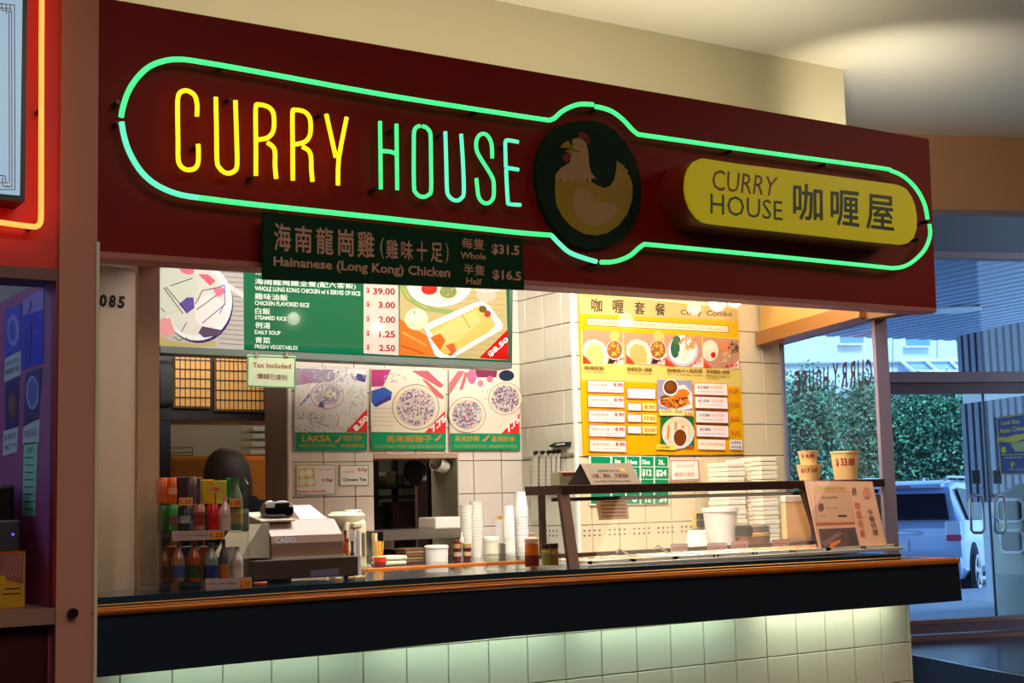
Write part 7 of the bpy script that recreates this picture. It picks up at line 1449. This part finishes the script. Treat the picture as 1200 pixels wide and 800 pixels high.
obj('pale_base', prism(B(), [tuple(FCW.w(a, z)) for a, z in ((aw, 0), (4.5, 0), (4.5, cwz(588) - .001), (aw, cwz(588) - .001))], -FCW.N * .1), mat('white_base_wall', (214, 216, 220), rough=.8), tcw)
# litter bin
d_ = 14.2; xx, yy_ = dirp(1213, d_); rB = .40
t = thing('litter_bin', 'large beige round litter bin with dark openings outside the doors', 'litter bin', (xx, yy_, 0))
M_BIN = mat('beige_concrete', (160, 158, 140), rough=.8, noise=.08)
obj('drum', lathe(B(), [(0, 0), (rB, 0), (rB, .95), (rB * .96, 1.0)], (xx, yy_, 0), 36), M_BIN, t, smooth=True)
obj('dome', lathe(B(), [(rB * .96, 1.0), (rB * .99, 1.04), (rB * .96, 1.15), (rB * .8, 1.26), (rB * .4, 1.34), (0, 1.36)], (xx, yy_, 0), 36), mat('dark_olive_dome', (56, 54, 46), rough=.5), t, smooth=True)
for (z0_, z1_, th) in ((.72, .92, .30), (1.02 - .02, 1.2, .34)):
    base = math.atan2(-yy_, -xx) - .62; bb = B(); cols_ = []
    for j in range(9):
        q = -th + 2 * th * j / 8; e_ = .03 if j in (0, 8) else 0; cols_.append([bb.verts.new((xx + (rB + .006) * math.cos(base + q), yy_ + (rB + .006) * math.sin(base + q), zz)) for zz in (z0_ + e_, z1_ - e_)])
    for A, C in zip(cols_, cols_[1:]): bb.faces.new((A[0], C[0], C[1], A[1]))
    vs = [c[0].co.copy() for c in cols_] + [c[1].co.copy() for c in cols_[::-1]]
    obj('opening', bb, M_BLACK, t); obj('opening_rim', tube(B(), vs, .016, 8, closed=True), M_WHITE, t, smooth=True)

# ------------------------------------------------------------------ cars
def car(name, label, pos, yaw, paint, L=4.7, Wd=.93, Hh=1.73):
    t = thing(name, label, 'car', pos, yaw)
    # stations along the length (y, half width low, half width belt, belt z, roof half width, roof z, floor z)
    st = [(0.0, .84, .84, .70, .82, .74, .40), (.03, .90, .90, .98, .86, 1.02, .34), (.12, .93, .92, 1.08, .84, 1.12, .30), (.30, .93, .93, 1.10, .74, 1.52, .28), (.48, .93, .93, 1.10, .70, 1.66, .28), (1.2, .93, .93, 1.08, .70, 1.72, .28), (2.2, .93, .93, 1.05, .69, 1.71, .28), (2.8, .93, .93, 1.02, .67, 1.60, .28), (3.5, .93, .92, 1.00, .70, 1.04, .28), (4.3, .90, .88, .90, .70, .93, .30), (4.62, .82, .80, .72, .6, .78, .36), (4.70, .7, .7, .6, .5, .62, .42)]
    b = B(); R_ = []
    for (y, w0, w1, zb, wr, zr_, zf) in st:
        pts = [(-w0 * .9, zf), (-w0, zf + .12), (-w1, zb * .72), (-w1 * .985, zb), (-wr, zr_ - .05 if zr_ - zb > .15 else zr_), (-wr * .8, zr_), (wr * .8, zr_), (wr, zr_ - .05 if zr_ - zb > .15 else zr_), (w1 * .985, zb), (w1, zb * .72), (w0, zf + .12), (w0 * .9, zf)]
        R_.append([b.verts.new((x * Wd / .93, y * L / 4.7, z * Hh / 1.73)) for x, z in pts])
    for A, C in zip(R_, R_[1:]):
        for i in range(12): b.faces.new((A[i], A[(i + 1) % 12], C[(i + 1) % 12], C[i]))
    b.faces.new(R_[0][::-1]); b.faces.new(R_[-1]); bmesh.ops.recalc_face_normals(b, faces=b.faces[:])
    obj('body', b, paint, t, local=True, smooth=True)
    GL = mat('car_glass', (16, 22, 36), rough=.35, spec=.15); k = Hh / 1.73
    obj('rear_window', prism(B(), [(-.74, .10, 1.14 * k), (.74, .10, 1.14 * k), (.66, .33, 1.50 * k), (-.66, .33, 1.50 * k)], (0, -.035, .02)), GL, t, local=True)
    for sx in (-1, 1):
        obj('side_window', prism(B(), [(sx * .925, .55, 1.13 * k), (sx * .925, 3.1, 1.08 * k), (sx * .74, 2.7, 1.53 * k), (sx * .74, .75, 1.60 * k)], (sx * .012, 0, 0)), GL, t, local=True)
        tl = obj('tail_light', bx(sx * .80 - .11, sx * .80 + .11, -.03, .14, .84 * k, 1.12 * k, bev=.03), mat('tail_light_clear', (206, 210, 224), rough=.15), t, local=True); obj('red_lens', bx(sx * .80 - .10, sx * .80 + .115, -.04, .10, .84 * k, .93 * k, bev=.02), mat('tail_light_red', (190, 60, 84), rough=.2), tl, local=True)
        for y in (.88, 3.75):
            w_ = obj('wheel', lathe(B(), [(0, -.1), (.24, -.11), (.33, -.1), (.35, -.06), (.35, .06), (.33, .1), (0, .1)], seg=28, M=Matrix.Translation((sx * .86, y, .35)) @ Matrix.Rotation(math.pi / 2, 4, 'Y')), mat('tyre', (18, 19, 24), rough=.8), t, local=True, smooth=True)
            obj('rim_ring', lathe(B(), [(.19, .0), (.24, .015), (.26, 0)], seg=28, M=Matrix.Translation((sx * .975, y, .35)) @ Matrix.Rotation(sx * math.pi / 2, 4, 'Y')), M_STEEL, w_, local=True, smooth=True)
            bb = B()
            for q in range(5): a = q * 2 * math.pi / 5 + .3; c_, s_ = math.cos(a), math.sin(a); prism(bb, [(sx * .972, y + c_ * .02 - s_ * .03, .35 + s_ * .02 + c_ * .03), (sx * .972, y + c_ * .24 - s_ * .03, .35 + s_ * .24 + c_ * .03), (sx * .972, y + c_ * .24 + s_ * .03, .35 + s_ * .24 - c_ * .03), (sx * .972, y + c_ * .02 + s_ * .03, .35 + s_ * .02 - c_ * .03)], (sx * .015, 0, 0))
            obj('spokes', bb, M_STEEL, w_, local=True, kind='stuff')
            obj('wheel_arch', lathe(B(), [(0, -.004), (.42, -.004), (.42, .002), (0, .002)], seg=28, M=Matrix.Translation((sx * .937, y, .37)) @ Matrix.Rotation(math.pi / 2, 4, 'Y')), mat('arch_dark', (20, 24, 34), rough=.8), t, local=True)
    obj('bumper', bx(-.90, .90, -.07, .1, .36 * k, .62 * k, bev=.04), paint, t, local=True, smooth=True)
    obj('spoiler', bx(-.64, .64, .16, .50, 1.60 * k, 1.66 * k, bev=.02), paint, t, local=True, smooth=True)
    obj('brake_light', bx(-.2, .2, .15, .17, 1.61 * k, 1.64 * k), mat('tail_light_red'), t, local=True)
    for sx in (-1, 1): obj('roof_rail', tube(B(), [(sx * .62, .6, 1.72 * k), (sx * .62, .8, 1.76 * k), (sx * .62, 2.4, 1.76 * k), (sx * .62, 2.6, 1.72 * k)], .02), M_STEEL, t, local=True, smooth=True)
    obj('chrome_garnish', bx(-.36, .36, -.02, .05, .925 * k, .985 * k, bev=.015), mat('chrome_bright', (226, 230, 236), rough=.15, metal=.6), t, local=True, smooth=True)
    obj('wiper', tube(B(), [(.0, .10, 1.18 * k), (.38, .125, 1.22 * k)], .014), M_BLACK, t, local=True)
    pl = obj('number_plate', bx(-.165, .165, -.03, .0, .70 * k, .86 * k), mat('plate', (200, 206, 214), rough=.4), t, local=True)
    em = B()
    for rx, rz, M_ in ((.07, .045, 0), (.028, .042, 0), (.045, .016, .014)): tube(em, [(rx * math.cos(a), -.012, (1.05 + M_) * k + rz * math.sin(a)) for a in np.linspace(0, 2 * math.pi, 20)[:-1]], .006, 6, closed=True)
    obj('emblem', em, M_STEEL, t, local=True)
    return t
pw_ = W(1144, 698, z=-.27)
yawc = math.radians(-60)          # heading away and a little to the left
fw = Vector((-math.sin(yawc), math.cos(yawc), 0)); rt = Vector((math.cos(yawc), math.sin(yawc), 0))
pos = Vector((pw_.x, pw_.y, 0)) - rt * .92 - fw * .88; pos.z = -.27
c1_ = car('suv', 'silver blue sport utility car seen from the rear through the glass doors', tuple(pos), yawc, mat('silver_blue_paint', (176, 190, 222), rough=.3, metal=.25, coat=.5))
x, y = dirp(1122, 27.0); car('dark_car', 'dark blue car parked beyond the silver blue one', (x, y, -.27), math.radians(-52), mat('navy_paint', (44, 60, 100), rough=.2, metal=.3, coat=.5), Hh=1.75)
